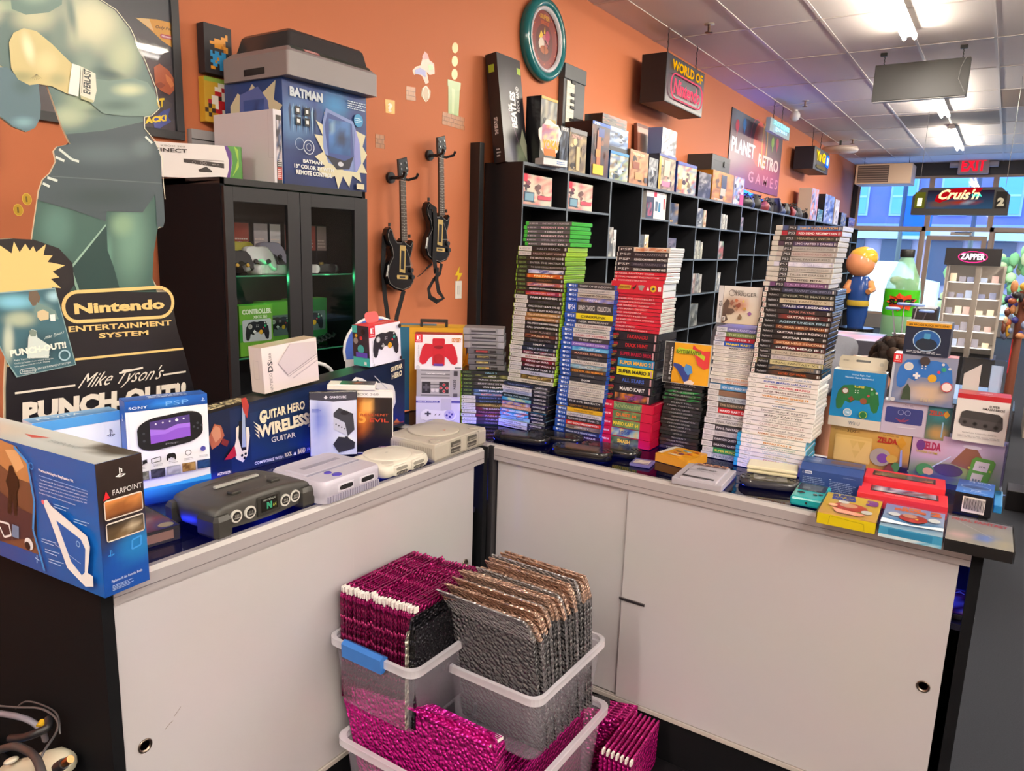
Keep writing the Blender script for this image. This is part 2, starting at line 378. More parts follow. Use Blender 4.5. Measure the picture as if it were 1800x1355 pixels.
# street outside
m = MB(); m.box(-30, EY+.3, -.2, 30, 60, -.1, '#c9cccf', 'matte'); m.struct('ground')
m = MB()
m.box(-22, 34, 0, 12, 36, 8.6, '#8d83a0', 'matte')
b = m.single('brick_building', 'long brick building with pale trim across the street, seen through the upper panes', 'building')
rs = random.Random(3)
f = MB()
for z in (2.6, 5.1): f.box(-22, 33.9, z, 12, 34, z+.25, '#b7b6d0', 'matte')
f.part('cornice', b, 'pale stone band')
for i in range(13):
    x = -12.6+1.75*i
    for z0, z1 in ((3.25, 4.6),):
        g = MB(); g.box(x-.48, 33.9, z0-.08, x+.48, 33.99, z1+.1, '#c9d4ee', 'matte'); wi = g.part('window', b)
        g = MB(); g.box(x-.4, 33.87, z0, x+.4, 33.92, z1, '#8fc3ee', 'gloss'); g.box(x-.4, 33.85, (z0+z1)/2-.04, x+.4, 33.9, (z0+z1)/2+.04, '#dfe8f8', 'matte'); g.part('pane', wi)
    g = MB(); g.box(x-.6, 33.9, .5, x+.5, 33.97, 2.2, '#39405e', 'satin'); g.part('shop_window', b)
g = MB(); g.box(-22, 33.6, 2.25, 12, 33.95, 2.6, '#9fb6e6', 'matte'); g.part('awning', b)
for x, lab in ((-2.7, 'nearer the left corner'), (-.95, 'behind the door')):
    g = MB(at(x, 24, 0)); g.cyl((0, 0, 0), (0, 0, 7), .06, '#4a4f55', 'satin', 10)
    p = g.single('lamp_post', 'grey street lamp post outside the glass, '+lab, 'lamp post', 'street poles outside')
    if x < -2: g = MB(); g.box(.05, -.02, 2.15, .75, .02, 3.25, '#1f6fd0', 'satin'); g.part('banner', p, 'blue street banner')
g = MB(at(-.3, 27, 0))
for i in range(260):
    x, z, y = rs.uniform(-1.3, 3.2), rs.uniform(.05, 2.0), rs.uniform(-.5, .5); g.sph((x, y, z*(1-abs(x-1)/5)), (rs.uniform(.06, .2), .12, rs.uniform(.1, .26)), rs.choice(['#7f9f60', '#9ab474', '#c0c080', '#6a8a58', '#b8a870']), 'matte', 6, 4)
g.single('street_bushes', 'loose green bushes growing outside the right hand window', 'bush', None, 'stuff')
g = MB(at(-3.6, 23, 0)); g.loft([[(x*k, y*k2, z) for x, y in rrect(-2.1, -.85, 2.1, .85, .5)] for z, k, k2 in ((.25, 1, 1), (.9, 1, 1), (1.0, .75, .9), (1.42, .55, .75))], '#f4f6f8', 'gloss', smooth=False)
car = g.single('parked_car', 'white car parked in the street behind the tall bottle', 'car')
for x in (-1.3, 1.3):
    g = MB(); g.cyl((x, -.9, .33), (x, -.7, .33), .33, '#222', 'matte'); g.part('wheel', car)
# ---------------------------------------------------------------- showcase counters
WHITE = '#bdbabf'
def counter(M, L, D, label, doors, corner=None, posts=True):
    """local frame: front faces -Y, x from 0 (left) to L (right)"""
    t = thing('display_counter', label, 'counter', M, 'glass topped display counters')
    m = MB(M); m.box(0, .012, 0, L, D, .27, '#0e0e12', 'dull'); m.part('base', t, 'black base')
    for x in (0, L-.022): m = MB(M); m.box(x, 0.002, 0, x+.022, D, .9585, '#0c0d11', 'dull'); m.part('side_panel', t)
    m = MB(M); m.box(.02, D-.02, .27, L-.02, D, .93, '#17161a', 'satin'); m.box(.02, .03, .75, L-.02, D-.02, .765, '#202038', 'satin'); m.part('back_panel', t)
    m = MB(M); m.prism([(.0225, 0), (L-.0225, 0), (L-.0225, .02), (.0225, .02)], .914, .952, '#b9b4b8', 'brushed')
    m.ngon([(.0225, 0, .952), (L-.0225, 0, .952), (L-.0225, .008, .9598), (.0225, .008, .9598)], '#c9c6c6', 'brushed')
    m.ngon([(.0225, .008, .9598), (L-.0225, .008, .9598), (L-.0225, .021, .9598), (.0225, .021, .9598)], '#aaa7aa', 'brushed')
    m.box(.0225, -.001, .928, L-.0225, .001, .9295, '#817b80', 'brushed')
    m.box(0, D-.02, .93, L, D, .9598, '#9c979b', 'brushed'); m.part('edge_trim', t, 'brushed metal edge trim')
    m = MB(M)
    for k in range(4): m.box(.02, .0+.004*k, .27+.002*k, L-.02, .004+.004*k, .281, ['#b9b2ac', '#8d8784'][k % 2], 'satin')
    m.part('bottom_track', t, 'double metal sliding track')
    for i, (x0, x1, y, kx) in enumerate(doors):
        m = MB(M); m.box(x0, y, .281, x1, y+.008, .915, WHITE, 'laminate', .001)
        dr = m.part('sliding_door', t, 'white laminate sliding door')
        if kx is not None:
            m = MB(M); q = [(r, z) for r, z in ((.0105, 0), (.013, .0), (.0145, .002), (.013, .0035), (.0105, .003), (.009, -.002), (.001, -.003))]
            n = 24; kz = .605
            m.loft([[(kx+r*math.cos(2*math.pi*k/n), y-z, kz+r*math.sin(2*math.pi*k/n)) for k in range(n)] for r, z in q], '#8c7f74', 'metal', smooth=True); m.part('finger_pull', dr, 'round recessed metal finger pull')
    m = MB(M); m.ngon([(.021, .021, .959), (L-.02, .021, .959), (L-.02, D-.02, .959), (.021, D-.02, .959)], '#8f96d8', 'glass'); m.part('glass_top', t)
    return t
# right counter runs from the corner towards the aisle, left counter runs along the wall side
RC = counter(at(-1.752, 1.80, 0), 1.79, .56, 'glass topped counter with white sliding doors on the right, case stacks standing on it', [(.512, .972, .018, None), (.958, 1.748, .008, 1.715)])
m = MB(); m.box(.49, -.004, 0, .508, .03, .957, '#2c2b2f', 'satin', .001); m.part('corner_post', RC, 'dark corner post')
m = MB(); m.box(.952, .003, .585, 1.03, .0075, .593, '#8f8a8c', 'metal', .001); m.part('lock_bar', RC, 'short metal ratchet lock bar')
LCm = at(-1.247, .605, 0, 90)
LC = counter(LCm, 1.17, .50, 'glass topped counter with white sliding doors on the left, consoles lined up on it', [(.024, .612, .008, .063), (.596, 1.122, .018, 1.085)])
m = MB()
for pts in ([(.105, .615), (.115, .622), (.122, .624)], [(.125, .632), (.14, .645)]):
    m.tube([(x, .0078, z) for x, z in pts], .0006, '#8d827c', 'matte', 4)
m.part('scuff_mark', LC, 'dark scuff on the white door', 'stuff')
# games laid flat inside the showcases, under the glass
rs = random.Random(5)
def inner(M, w_, d, name, lab, pal, seed):
    m = MB(M); m.box(-w_/2, 0, 0, w_/2, d, .012, '#20202a', 'satin', .001); F = m.face((-w_/2, 0, .012), (w_, 0, 0), (0, d, 0))
    F.mosaic(.03, .03, .97, .97, 6, 7, pal, seed); F.r(.1, .74, .9, .9, pal[0]); F.t(['QUEST', 'LEGEND', 'RALLY', 'SAGA', 'SPORTS'][seed % 5], .14, .77, .86, .87, '#f2f2f2')
    m.single(name, lab, 'game case', 'games laid out under the counter glass')
PALS = [['#7a2140', '#a03050', '#2c2c5c', '#c9b8d8'], ['#30407a', '#5a6cc0', '#b8c0e8', '#1c2048'], ['#a83a28', '#5a2020', '#c0a060', '#202040'], ['#2a5a50', '#80a0a0', '#20304a', '#d0d0d0']]
words = ['crimson covered', 'blue covered', 'rust red covered', 'green and grey covered']
k = 0
for i in range(9):
    x = -1.10+.135*i; y = 1.85
    if i % 2 == 0 or i == 7:
        inner(at(x, y, .766, rs.uniform(-3, 3)), .12, .16, 'flat_game_case', f'{words[i%4]} game case under the right counter glass, {ORD[i].replace("topmost","first")} from the corner', PALS[i % 4], i)
for i in range(6):
    inner(at(-1.29, .74+.17*i, .766, 90), .14, .17, 'flat_game_case', f'{words[(i+1)%4]} game case under the left counter glass, {ORD[i].replace("topmost","first")} from the near end', PALS[(i+1) % 4], i+20)
# ---------------------------------------------------------------- boxed goods and consoles on the left counter
PAD = [(.15, .95), (.35, 1), (.5, .96), (.65, 1), (.85, .95), (.96, .72), (1, .35), (.97, .05), (.9, 0), (.83, .1), (.78, .36), (.66, .28), (.56, .42), (.44, .42), (.34, .28), (.22, .36), (.17, .1), (.1, 0), (.03, .05), (0, .35), (.04, .72)]
def pad(F, x0, y0, x1, y1, c, stick='#bbb', cst='#d9a62a', hi='#2f9e6a', dp='#ddd'):
    q = lambda x, y: (x0+(x1-x0)*x, y0+(y1-y0)*y)
    F.poly([q(*p) for p in PAD], c); F.c(*q(.2, .74), (x1-x0)*.085, stick, n=14); F.c(*q(.2, .74), (x1-x0)*.06, '#cfcfcf' if stick != '#bbb' else '#999', n=14)
    F.c(*q(.64, .42), (x1-x0)*.08, cst, n=14)
    for a, b, cc, r_ in ((.82, .74, hi, .045), (.74, .64, '#c8354a', .03), (.92, .78, '#ccc', .028), (.8, .9, '#ccc', .028)): F.c(*q(a, b), (x1-x0)*r_, cc, n=10)
    a, b = q(.36, .46); w_ = (x1-x0)*.065; h = w_*F.U.length/F.V.length
    F.r(a-w_, b-h*.35, a+w_, b+h*.35, dp); F.r(a-w_*.35, b-h, a+w_*.35, b+h, dp)
    for i in range(4): F.c(*q(.44+.06*(i % 2), .72+.08*(i//2)), (x1-x0)*.014, '#eee', n=8)
def sw_logo(F, x0, y0, x1, y1, c='#d8232f'):
    F.r(x0, y0, x1, y1, c); a, b = x1-x0, y1-y0
    F.rr(x0+a*.25, y0+b*.35, x0+a*.48, y0+b*.85, a*.07, '#fff'); F.rr(x0+a*.53, y0+b*.35, x0+a*.76, y0+b*.85, a*.07, '#fff'); F.rr(x0+a*.57, y0+b*.4, x0+a*.72, y0+b*.8, a*.05, c)
    F.t('NINTENDO', x0+a*.15, y0+b*.12, x0+a*.85, y0+b*.24, '#fff')
def ps_logo(F, x, y, s, c='#fff', tilt=.0):
    a = F.U.length/F.V.length
    F.poly([(x-s*.12, y-s*.8*a), (x+s*.08, y-s*.9*a), (x+s*.08, y+s*.7*a), (x-s*.12, y+s*.85*a)], c); F.poly([(x+s*.08, y+s*.7*a), (x+s*.42, y+s*.5*a), (x+s*.42, y-s*.02*a), (x+s*.25, y-.08*s*a), (x+s*.25, y+s*.42*a), (x+s*.08, y+s*.5*a)], c)
    F.poly([(x-s*.9, y-s*.6*a), (x-.12*s, y-s*.3*a), (x-.12*s, y-s*.5*a), (x-s*.55, y-s*.62*a), (x-s*.12, y-s*.72*a), (x-s*.12, y-s*.85*a)], c); F.poly([(x+s*.1, y-s*.3*a), (x+s*.9, y-s*.45*a), (x+s*.9, y-s*.6*a), (x+s*.1, y-s*.88*a), (x+s*.1, y-s*.7*a), (x+s*.6, y-s*.52*a), (x+s*.1, y-.45*s*a)], c)
# aim controller box overhanging the near end
M = at(-1.436, .567, CTOP, 5); m, F = carton(M, .48, .083, .235, '#1560b8', 'card')
f = F['front']; q = f.px
f.pic(0, 0, 1, 1, 12, 8, '#1058aa', '#0a489a', [(.9, .3, .5, .6, '#0c62ba', .9)])
f.poly([q(*p) for p in ((-60, 745), (-2, 773), (30, 784), (52, 820), (63, 880), (66, 940), (70, 975), (30, 960), (-60, 930))], '#6d4a37')
f.poly([q(*p) for p in ((0, 772), (28, 784), (50, 815), (58, 850), (30, 840), (0, 815))], '#b98454'); f.poly([q(*p) for p in ((10, 790), (30, 790), (44, 820), (30, 830))], '#dcae7c')
f.poly([q(*p) for p in ((-60, 880), (0, 862), (40, 895), (64, 905), (66, 945), (0, 950), (-60, 930))], '#3d2a33')
f.poly([q(*p) for p in ((18, 818), (24, 817), (27, 828), (33, 838), (35, 855), (31, 866), (33, 905), (27, 906), (24, 870), (22, 905), (15, 900), (17, 860), (12, 845), (16, 832))], '#17120f')
f.line([q(*p) for p in ((0, 915), (18, 920), (22, 940), (10, 943), (2, 925))], .004, '#e9eef4'); f.poly([q(*p) for p in ((24, 920), (36, 925), (36, 946), (24, 942))], '#6b86ad')
f.e(*q(54, 955), .028, .05, '#e4e8ee'); f.e(*q(52, 958), .018, .034, '#14161b')
f.line([q(*p) for p in ((28, 784), (52, 812), (64, 880), (62, 930), (82, 1002))], .006, '#2f8fe0')
f.ring(*q(59, 818), .012, .002, '#2d8de0'); f.line([q(*p) for p in ((66, 978), (74, 984))], .0015, '#bfe0ff'); f.line([q(*p) for p in ((70, 974), (70, 988))], .0015, '#bfe0ff')
f.tq('Precise Aiming for PlayStation VR', q(74, 828), q(135, 848), q(73, 822), '#ffffff', wt=.02)
f.line([q(74, 834), q(160, 862)], .0008, '#a8d0ff')
for i in range(5): a = q(76, 843+i*5.5); b = q(76+84, 868+i*5.5); f.tq(['The PlayStation VR Aim Controller offers precise motion tracking', 'ergonomic design and double buttons which enables intuitive', 'fighting fast and steady as does Farpoint together with the', 'PlayStation VR Aim Controller sets a new standard for FPS', 'gaming on PlayStation 4 and delivers real immersion'][i], a, b if i < 4 else q(140, 887), q(76, 840+i*5.5), '#dce9fb', wt=.004)
f.poly([q(*p) for p in ((82, 878), (90, 876), (98, 887), (161, 940), (166, 958), (162, 1004), (171, 1010), (172, 1028), (158, 1028), (126, 995), (96, 912))], '#e8ebf0')
f.poly([q(*p) for p in ((107, 912), (150, 945), (158, 962), (157, 1003), (152, 1008), (133, 984))], '#0d5ab4')
f.e(*q(84, 880), .009, .018, '#e86a7a'); f.ring(*q(146, 953), .01, .002, '#9cc2ea'); f.e(*q(161, 958), .008, .022, '#f0f2f5')
for (x, y, x2) in ((104, 883, 130), (140, 909, 167), (84, 943, 110), (91, 961, 116), (98, 978, 124)):
    for k in (0, 1): f.line([q(x, y+k*4), q(x2-4*k, y+k*4+8)], .0012, '#b9d5f5')
f.line([q(110, 952), q(155, 986)], .0006, '#d6e6fb'); f.tq('SONY', q(-30, 960), q(5, 965), q(-30, 953), '#cfe0f5')
f = F['right']
f.pic(0, 0, 1, 1, 8, 14, '#3a2a24', '#16386e', [(.5, .75, .9, .35, '#2a1f1c', .4), (.5, .12, 1, .32, '#15479a', .5), (.8, .32, .7, .18, '#2276b8', .8)])
ps_logo(f, .5, .9, .12); f.poly([(.1, .72), (.24, .735), (.17, .79)], '#d8252f'); f.t('FARPOINT', .3, .745, .95, .785, '#d8d8d8', wt=0)
f.rr(.1, .57, .94, .72, .06, '#d8d0c8'); f.pic(.12, .58, .92, .71, 6, 4, '#d68a4a', '#5a3420', [(.4, .5, .5, .5, '#8a5228', .8)], seed=2, amp=.35)
f.rr(.1, .41, .94, .55, .06, '#d8d0c8'); f.pic(.12, .42, .92, .54, 6, 4, '#2a2420', '#6a5438', [(.7, .5, .3, .4, '#b8a890', .8)], seed=5, amp=.5)
f.line([(.62, .3), (.82, .31), (.84, .38), (.64, .37), (.62, .3)], .003, '#3d8fd8'); ps_logo(f, .15, .33, .08, '#3d8fd8')
f.t('PlayStation VR Aim Controller Bundle', .12, .1, .8, .125, '#e8eefa', wt=0)
for i in range(4): f.lines(.12, .04+.012*i, .6, .052+.012*i, 1, '#9fb4dc', i)
f = F['top']; f.pic(0, 0, 1, 1, 16, 6, '#c9d0d0', '#aeb6b8', [(.3, .5, .3, .6, '#c8c0b4', .9), (.9, .9, .14, .5, '#3a3230', .3)], seed=3, amp=.05)
f.poly([(.42, .5), (.5, .4), (.56, .62)], '#c0392f'); f.t('FARPOINT', .6, .4, .78, .55, '#9aa4a8', wt=0)
t = m.single('aim_controller_box', 'big blue controller box with brown end panel, overhanging the left counter end', 'box')
# white box with a blue arc
M = at(-1.625, .770, CTOP, 86); m, F = carton(M, .175, .05, .215, '#d9e2ea', 'card')
f = F['front']; f.pic(0, 0, 1, 1, 6, 6, '#eef2f6', '#c6d6e6'); f.line(ell(.1, -.1, .8, .98, 14, 0, 120), .004, '#2a7fc8'); f.r(0, .9, 1, 1, '#4f9ad8'); ps_logo(f, .87, .78, .06, '#555c66')
F['top'].pic(0, 0, 1, 1, 6, 3, '#8fc0ea', '#3d86cc'); F['top'].t('PS VITA', .1, .3, .6, .7, '#e8f4ff'); F['right'].r(0, 0, 1, 1, '#3c8ad0')
m.single('handheld_box', 'pale white and blue box with a thin blue arc, behind the big blue controller box', 'box')
# white and blue handheld console box
M = at(-1.547, .929, CTOP, 74); m, F = carton(M, .176, .046, .243, '#1a57b0', 'gloss')
f = F['front']; f.r(.0, 0, 1, 1, '#e9e9f0'); f.pic(0, .9, 1, 1, 8, 2, '#1a5cb8', '#0f4690', [(.5, .5, .3, .6, '#2f86dd', .9)])
f.t('SONY', .04, .92, .26, .945, '#f4f6ff'); f.t('PSP', .48, .925, .76, .965, '#7fb4ea', wt=-.004); ps_logo(f, .94, .95, .03, '#cfe2ff')
f.pic(0, 0, 1, .15, 8, 3, '#1560b0', '#0d2f74', [(.2, .9, .6, .4, '#3c96e0', .9)]); f.poly([(0, .16), (.5, .17), (1, .2), (1, .15), (0, .14)], '#3b9be0')
sc = '#17171a'
f.poly([(p[0]*.8+.12, p[1]*.31+.5+.06*p[0]) for p in rrect(0, 0, 1, 1, .3, 6)], sc)
f.poly([(.27, .58), (.76, .61), (.76, .82), (.27, .79)], '#4b3a7a'); f.poly([(.27, .58), (.76, .61), (.76, .7), (.6, .72), (.45, .68), (.27, .71)], '#8a55c8'); f.poly([(.27, .66), (.45, .66), (.6, .7), (.76, .7), (.76, .74), (.6, .74), (.45, .7), (.27, .72)], '#a070dc')
for i in range(5): f.c(.34+.085*i, .765+.006*i, .012 if i != 3 else .02, '#eee', n=8)
for a, b in ((.19, .69), (.19, .62), (.85, .73), (.85, .68), (.9, .705), (.8, .7)): f.c(a, b, .016, '#444850', n=10)
f.t('PSP', .44, .56, .6, .575, '#8a8a90'); 
for i in range(5):
    f.r(.05+.19*i, .25+.008*i, .22+.19*i, .335+.008*i, ['#6a6a70', '#20242c', '#8a8f96', '#8a6a3a', '#1d2a50'][i]); f.mosaic(.06+.19*i, .258+.008*i, .21+.19*i, .327+.008*i, 4, 3, [['#554', '#887'], ['#223', '#445'], ['#889', '#aab'], ['#a85', '#642'], ['#247', '#136']][i], i)
    f.lines(.08+.19*i, .36+.008*i, .2+.19*i, .385+.008*i, 2, '#9a9aa4', i)
f.t('♫', .12, .4, .2, .455, '#222'); f.line([(.25, .41), (.36, .42), (.36, .46), (.25, .45), (.25, .41)], .002, '#555'); f.poly([(p[0]*.12+.43, p[1]*.07+.41) for p in PAD], '#111'); f.ring(.7, .46, .035, .0015, '#555'); f.c(.89, .48, .035, '#4a4a9a', n=12)
f.r(.0, .17, .02, .9, '#dfe3ee'); F['top'].pic(0, 0, 1, 1, 6, 3, '#2f6fc8', '#1a4fa8'); F['top'].lines(.3, .2, .8, .8, 2, '#e8f2ff', 3)
f = F['left']; f.pic(0, 0, 1, 1, 3, 8, '#1c4fb0', '#1a6cc0'); ps_logo(f, .5, .84, .22)
f = F['right']; f.pic(0, 0, 1, 1, 3, 8, '#1c4fb0', '#1a6cc0')
m.single('handheld_console_box', 'blue and white box showing a black handheld with a purple screen', 'box')
# long tapered guitar controller box
M = at(-1.600, 1.035, CTOP, 91.5); w_ = .775; h0, h1 = .170, .224; d = .075
m = MB(M); m.loft([[(0, 0, 0), (w_, 0, 0), (w_, 0, h1), (0, 0, h0)], [(0, d, 0), (w_, d, 0), (w_, d, h1), (0, d, h0)]][::-1], '#101c3c', 'card')
f = m.face((0, 0, 0), (w_, 0, 0), (0, 0, h1)); q = f.px; tp = lambda x: (h0+(h1-h0)*x)/h1
f.poly([(.0, 0), (1, 0), (1, 1), (0, tp(0))], '#0b1a34'); f.poly([(.12, .02), (.62, .02), (.62, tp(.6)-.03), (.12, tp(.12)-.03)], '#0e2346'); f.poly([(.2, .1), (.55, .1), (.55, .75), (.2, .68)], '#132c52')
# painted guitar and flames on the left end
f.poly([q(*p) for p in ((366, 770), (376, 745), (388, 748), (394, 765), (384, 782), (372, 790))], '#b0603a'); f.poly([q(*p) for p in ((370, 760), (378, 748), (386, 752), (388, 768), (378, 778))], '#c98a60'); f.poly([q(*p) for p in ((390, 770), (402, 775), (398, 785), (388, 780))], '#7a2a1a')
f.poly([q(*p) for p in ((414, 752), (418, 748), (422, 752), (436, 750), (438, 765), (434, 800), (426, 812), (414, 806), (410, 790), (414, 772))], '#e8dcb8'); f.poly([q(*p) for p in ((419, 740), (431, 738), (432, 790), (424, 792), (418, 770))], '#14100e')
f.poly([q(*p) for p in ((424, 716), (429, 715), (431, 785), (424, 786))], '#9aa9b8'); f.poly([q(*p) for p in ((422, 700), (431, 698), (436, 712), (433, 735), (426, 722))], '#b03a30')
for x, y in ((424, 800), (430, 797), (428, 804)): f.c(*q(x, y), .005, '#111', n=8)
f.poly([q(*p) for p in ((398, 800), (410, 782), (414, 800), (404, 806), (392, 808))], '#b0202a')
GC_ = '#e6d9ac'
f.tq('GUITAR HERO', q(456, 740), q(534, 718), q(455, 728-4), GC_, wt=.035); f.tq('G', q(454, 746), q(466, 742), q(453, 722), GC_, wt=.03)
f.tq('WIRELESS', q(452, 770), q(541, 744), q(450, 748), GC_, wt=.05); f.tq('GUITAR', q(475, 777), q(517, 767), q(474, 768), '#e6dcc4', wt=.0)
for s_ in (1, -1):
    cx = 450 if s_ > 0 else 541
    for k in range(4): f.poly([q(cx-s_*(8-k*1), 740+k*7-(0 if s_ > 0 else 16)), q(cx+s_*2, 746+k*6-(0 if s_ > 0 else 20)), q(cx+s_*3, 752+k*6-(0 if s_ > 0 else 20))], GC_)
f.tq('COMPATIBLE WITH', q(444, 816), q(494, 804), q(443.5, 811), '#e8e4da', wt=.015); f.tq('&', q(512, 799), q(517, 798), q(512, 794), '#eee'); f.tq('FOR', q(536, 791), q(546, 788.5), q(536, 786), '#eee')
f.tq('ROCK', q(497, 802), q(509, 799), q(496, 795), GC_, wt=.03); f.tq('BAND', q(519, 797), q(532, 793.5), q(519, 788), GC_, wt=.03); f.tq('ACTIVISION', q(377, 835), q(401, 830), q(377, 830), '#f0e2b0', wt=.03)
# big photo of the cream guitar body
f.poly([q(*p) for p in ((606, 690), (614, 668), (620, 662), (632, 664), (645, 672), (668, 672), (686, 676), (690, 688), (691, 706), (684, 724), (672, 742), (655, 756), (640, 760), (630, 740), (622, 712))], '#e3dfcc')
f.poly([q(*p) for p in ((612, 690), (618, 670), (624, 667), (634, 676), (650, 680), (664, 684), (660, 704), (640, 720), (622, 716))], '#151823')
f.line([q(653, 660), q(676, 683)], .003, '#b8b8b0'); f.poly([q(*p) for p in ((669, 690), (673, 684), (680, 684), (682, 690))], '#22232a')
for x, y in ((671, 703), (681, 701)): f.c(*q(x, y), .009, '#1e1e22', n=12)
f.tq('GUITAR', q(681, 654), q(702, 646), q(681, 645), GC_, wt=.04); f.tq('HERO', q(683, 666), q(701, 659), q(683, 656), GC_, wt=.04)
f.poly([q(*p) for p in ((686, 742), (692, 734), (697, 741))], '#c06a30'); f.tq('WIRELESS GUITAR', q(680, 748), q(704, 741), q(680, 745), '#c0502c')
f = m.face((0, 0, h0), (w_, 0, h1-h0), (0, d, 0)); f.r(0, 0, 1, 1, '#23201c'); f.t('WIRELESS GUITAR', .03, .3, .22, .85, GC_, wt=.03); f.poly([(.0, .1), (.03, .0), (.05, .4), (.0, .6)], '#e0dcc8')
gh = m.single('guitar_controller_box', 'long dark blue box with cream lettering and a photo of a cream plastic guitar body', 'box')
# cream handheld box, leaning on the long box
M = at(-1.618, 1.345, 1.1585, 90, 0, -3.9); m, F = carton(M, .19, .052, .125, '#ddd3cf', 'satin')
f = F['front']; f.pic(0, 0, 1, 1, 6, 5, '#e4dad6', '#d8ccc9'); f.t('NINTENDO', .1, .02, .15, .42, '#6a6468', rot=90, wt=0); f.t('DS', .085, .45, .17, .68, '#3c3a3e', rot=90, wt=.03); f.t('Lite', .1, .7, .155, .86, '#6a6468', rot=90, wt=0)
f.poly([(.26, .6), (.5, .98), (.98, .92), (.98, .62), (.42, .3)], '#cbbfc0'); f.line([(.26, .6), (.42, .3), (.98, .62)], .002, '#9e9296'); f.line([(.28, .57), (.43, .26), (.98, .57)], .0012, '#8d8488'); f.line([(.5, .2), (.98, .48)], .003, '#b3a7a8'); f.line([(.26, .6), (.5, .98)], .0012, '#b3a7a8')
F['left'].r(0, 0, 1, 1, '#d5cac6'); F['left'].line([(.3, .3), (.7, .3), (.7, .7), (.3, .7), (.3, .3)], .001, '#bdb0b0'); F['top'].r(0, 0, 1, 1, '#cdbca0')
m.single('cream_handheld_box', 'cream coloured handheld box with vertical lettering, standing on the long guitar box', 'box')
# controller box with a red top
M = at(-1.612, 1.712, 1.182, 90, 0, -3.0); m, F = carton(M, .142, .07, .127, '#d43038', 'card')
f = F['front']; f.r(0, 0, 1, 1, '#eceaf0'); sw_logo(f, 0, .72, .19, 1); pad(f, .1, .2, .92, .8, '#26252b', '#8a8a8a', '#d8a024', '#3a9a8a', '#aaa'); f.t('GameCube Style Controller', .035, .1, .06, .66, '#777', rot=90, wt=0); f.c(.93, .9, .05, '#2a2a2e', n=14); f.r(.9, .04, .97, .12, '#2a2420'); f.c(.07, .05, .03, '#ccc', n=10)
F['left'].r(0, 0, 1, 1, '#2a2a36'); f = F['left']; f.r(0, 0, 1, .22, '#3fb8b0'); f.r(0, .82, .3, 1, '#3fb8b0'); f.c(.2, .62, .14, '#8a8a8a', n=14); f.c(.5, .42, .2, '#3ba8a4', n=14); f.c(.25, .75, .08, '#e0b030', n=10); f.c(.55, .7, .09, '#c8383f', n=10); f.r(.2, .22, .9, .34, '#5a48b8'); f.c(.7, .86, .12, '#15151a', n=12); f.r(.7, .04, .85, .12, '#e8f4f4')
F['top'].r(0, 0, 1, 1, '#d8303a'); F['top'].t('NINTENDO', .4, .3, .8, .5, '#f4d0d0')
cbx = m.single('switch_controller_box', 'white red lidded box of a black controller, standing on the long guitar box', 'box')
m = MB(); m.prism(rrect(-.03, .0, .03, .035, .015), 0, .0006, '#e85a5c', 'satin'); h = m.part('hang_tab', cbx, 'red hang tab'); h.matrix_local = Matrix.Translation((.0, .05, .127)) @ Matrix.Rotation(math.radians(75), 4, 'X')
# round topped cardboard sign with games under it
M = at(-1.90, 1.975, CTOP, 68); m = MB(M)
pts = [(-.125, 0), (.105, 0), (.105, .17)]+[(-.01+.125*math.cos(math.radians(a)), .21+.125*math.sin(math.radians(a))) for a in range(-15, 196, 15)]+[(-.125, .17)]
m.loft([[(x, .004, z) for x, z in pts], [(x, 0, z) for x, z in pts]], '#e9eef2', 'card')
f = m.face((-.125, 0, 0), (.25, 0, 0), (0, 0, .35)); ff = [((x+.125)/.25, z/.35) for x, z in [(-.01+.117*math.cos(math.radians(a)), .21+.117*math.sin(math.radians(a))) for a in range(-15, 196, 15)]]
f.poly(ff, '#4a6cc8'); f.poly([(.5, .6), (.9, .5), (.92, .7), (.8, .86)], '#7a5cc8'); f.poly([(.1, .52), (.9, .5), (.92, .64), (.5, .6)], '#2fb8c0'); f.poly([(.3, .6), (.86, .72), (.8, .8)], '#a86ad0'); f.t('CENTER', .3, .52, .9, .6, '#f4fbff', wt=.03, sh=.2)
f.mosaic(.62, .02, .86, .46, 3, 6, ['#b03a3a', '#2c5a8a', '#c8b8a8', '#406a4a', '#d8d8d8'], 4); f.r(.88, .0, .92, .48, '#b0b4b8'); f.r(.64, .16, .8, .3, '#c04048'); f.t('SUPER', .66, .2, .78, .26, '#fff')
m.single('round_topped_sign', 'round topped cardboard sign with a blue and purple print, behind the red lidded controller box', 'sign')
# two games standing in front of the guitar box
def flatcase(M, w_, h, d, col, fin='gloss', bev=.002):
    m = MB(M); m.box(-w_/2, 0, 0, w_/2, d, h, col, fin, bev); return m, m.face((-w_/2, -.0001, 0), (w_, 0, 0), (0, 0, h))
M = at(-1.528, 1.410, CTOP, 50); root = thing('sealed_game_case', 'silver game case with a black console on its cover, leaning before the long guitar box', 'game case', M)
m = MB(M); m.box(-.066, 0, 0, .066, .014, .187, '#26262a', 'gloss', .002); m.part('case_shell', root)
m = MB(M); f = m.face((-.064, -.0003, .003), (.128, 0, 0), (0, 0, .181)); f.pic(0, 0, 1, 1, 6, 8, '#d5dae6', '#aeb4cc', [(.2, .6, .3, .5, '#6f7fc0', .9), (.8, .2, .5, .3, '#dfe6f0', .9)])
f.poly([(0, .9), (0, 1), (1, 1), (1, .88), (.5, .86)], '#3b3b45'); f.t('GAMECUBE', .42, .91, .78, .95, '#e8e8f0'); f.poly([(.3, .93), (.34, .96), (.38, .93), (.34, .9)], '#ddd')
f.poly([(.5, .42), (.5, .68), (.62, .76), (.92, .66), (.95, .4), (.8, .3)], '#35363c'); f.poly([(.5, .42), (.5, .62), (.74, .52), (.8, .3)], '#b9bcc4'); f.e(.74, .68, .09, .035, '#1c1c20')
for i in range(4): f.c(.55+.06*i, .5-.025*i, .016, '#333', n=8)
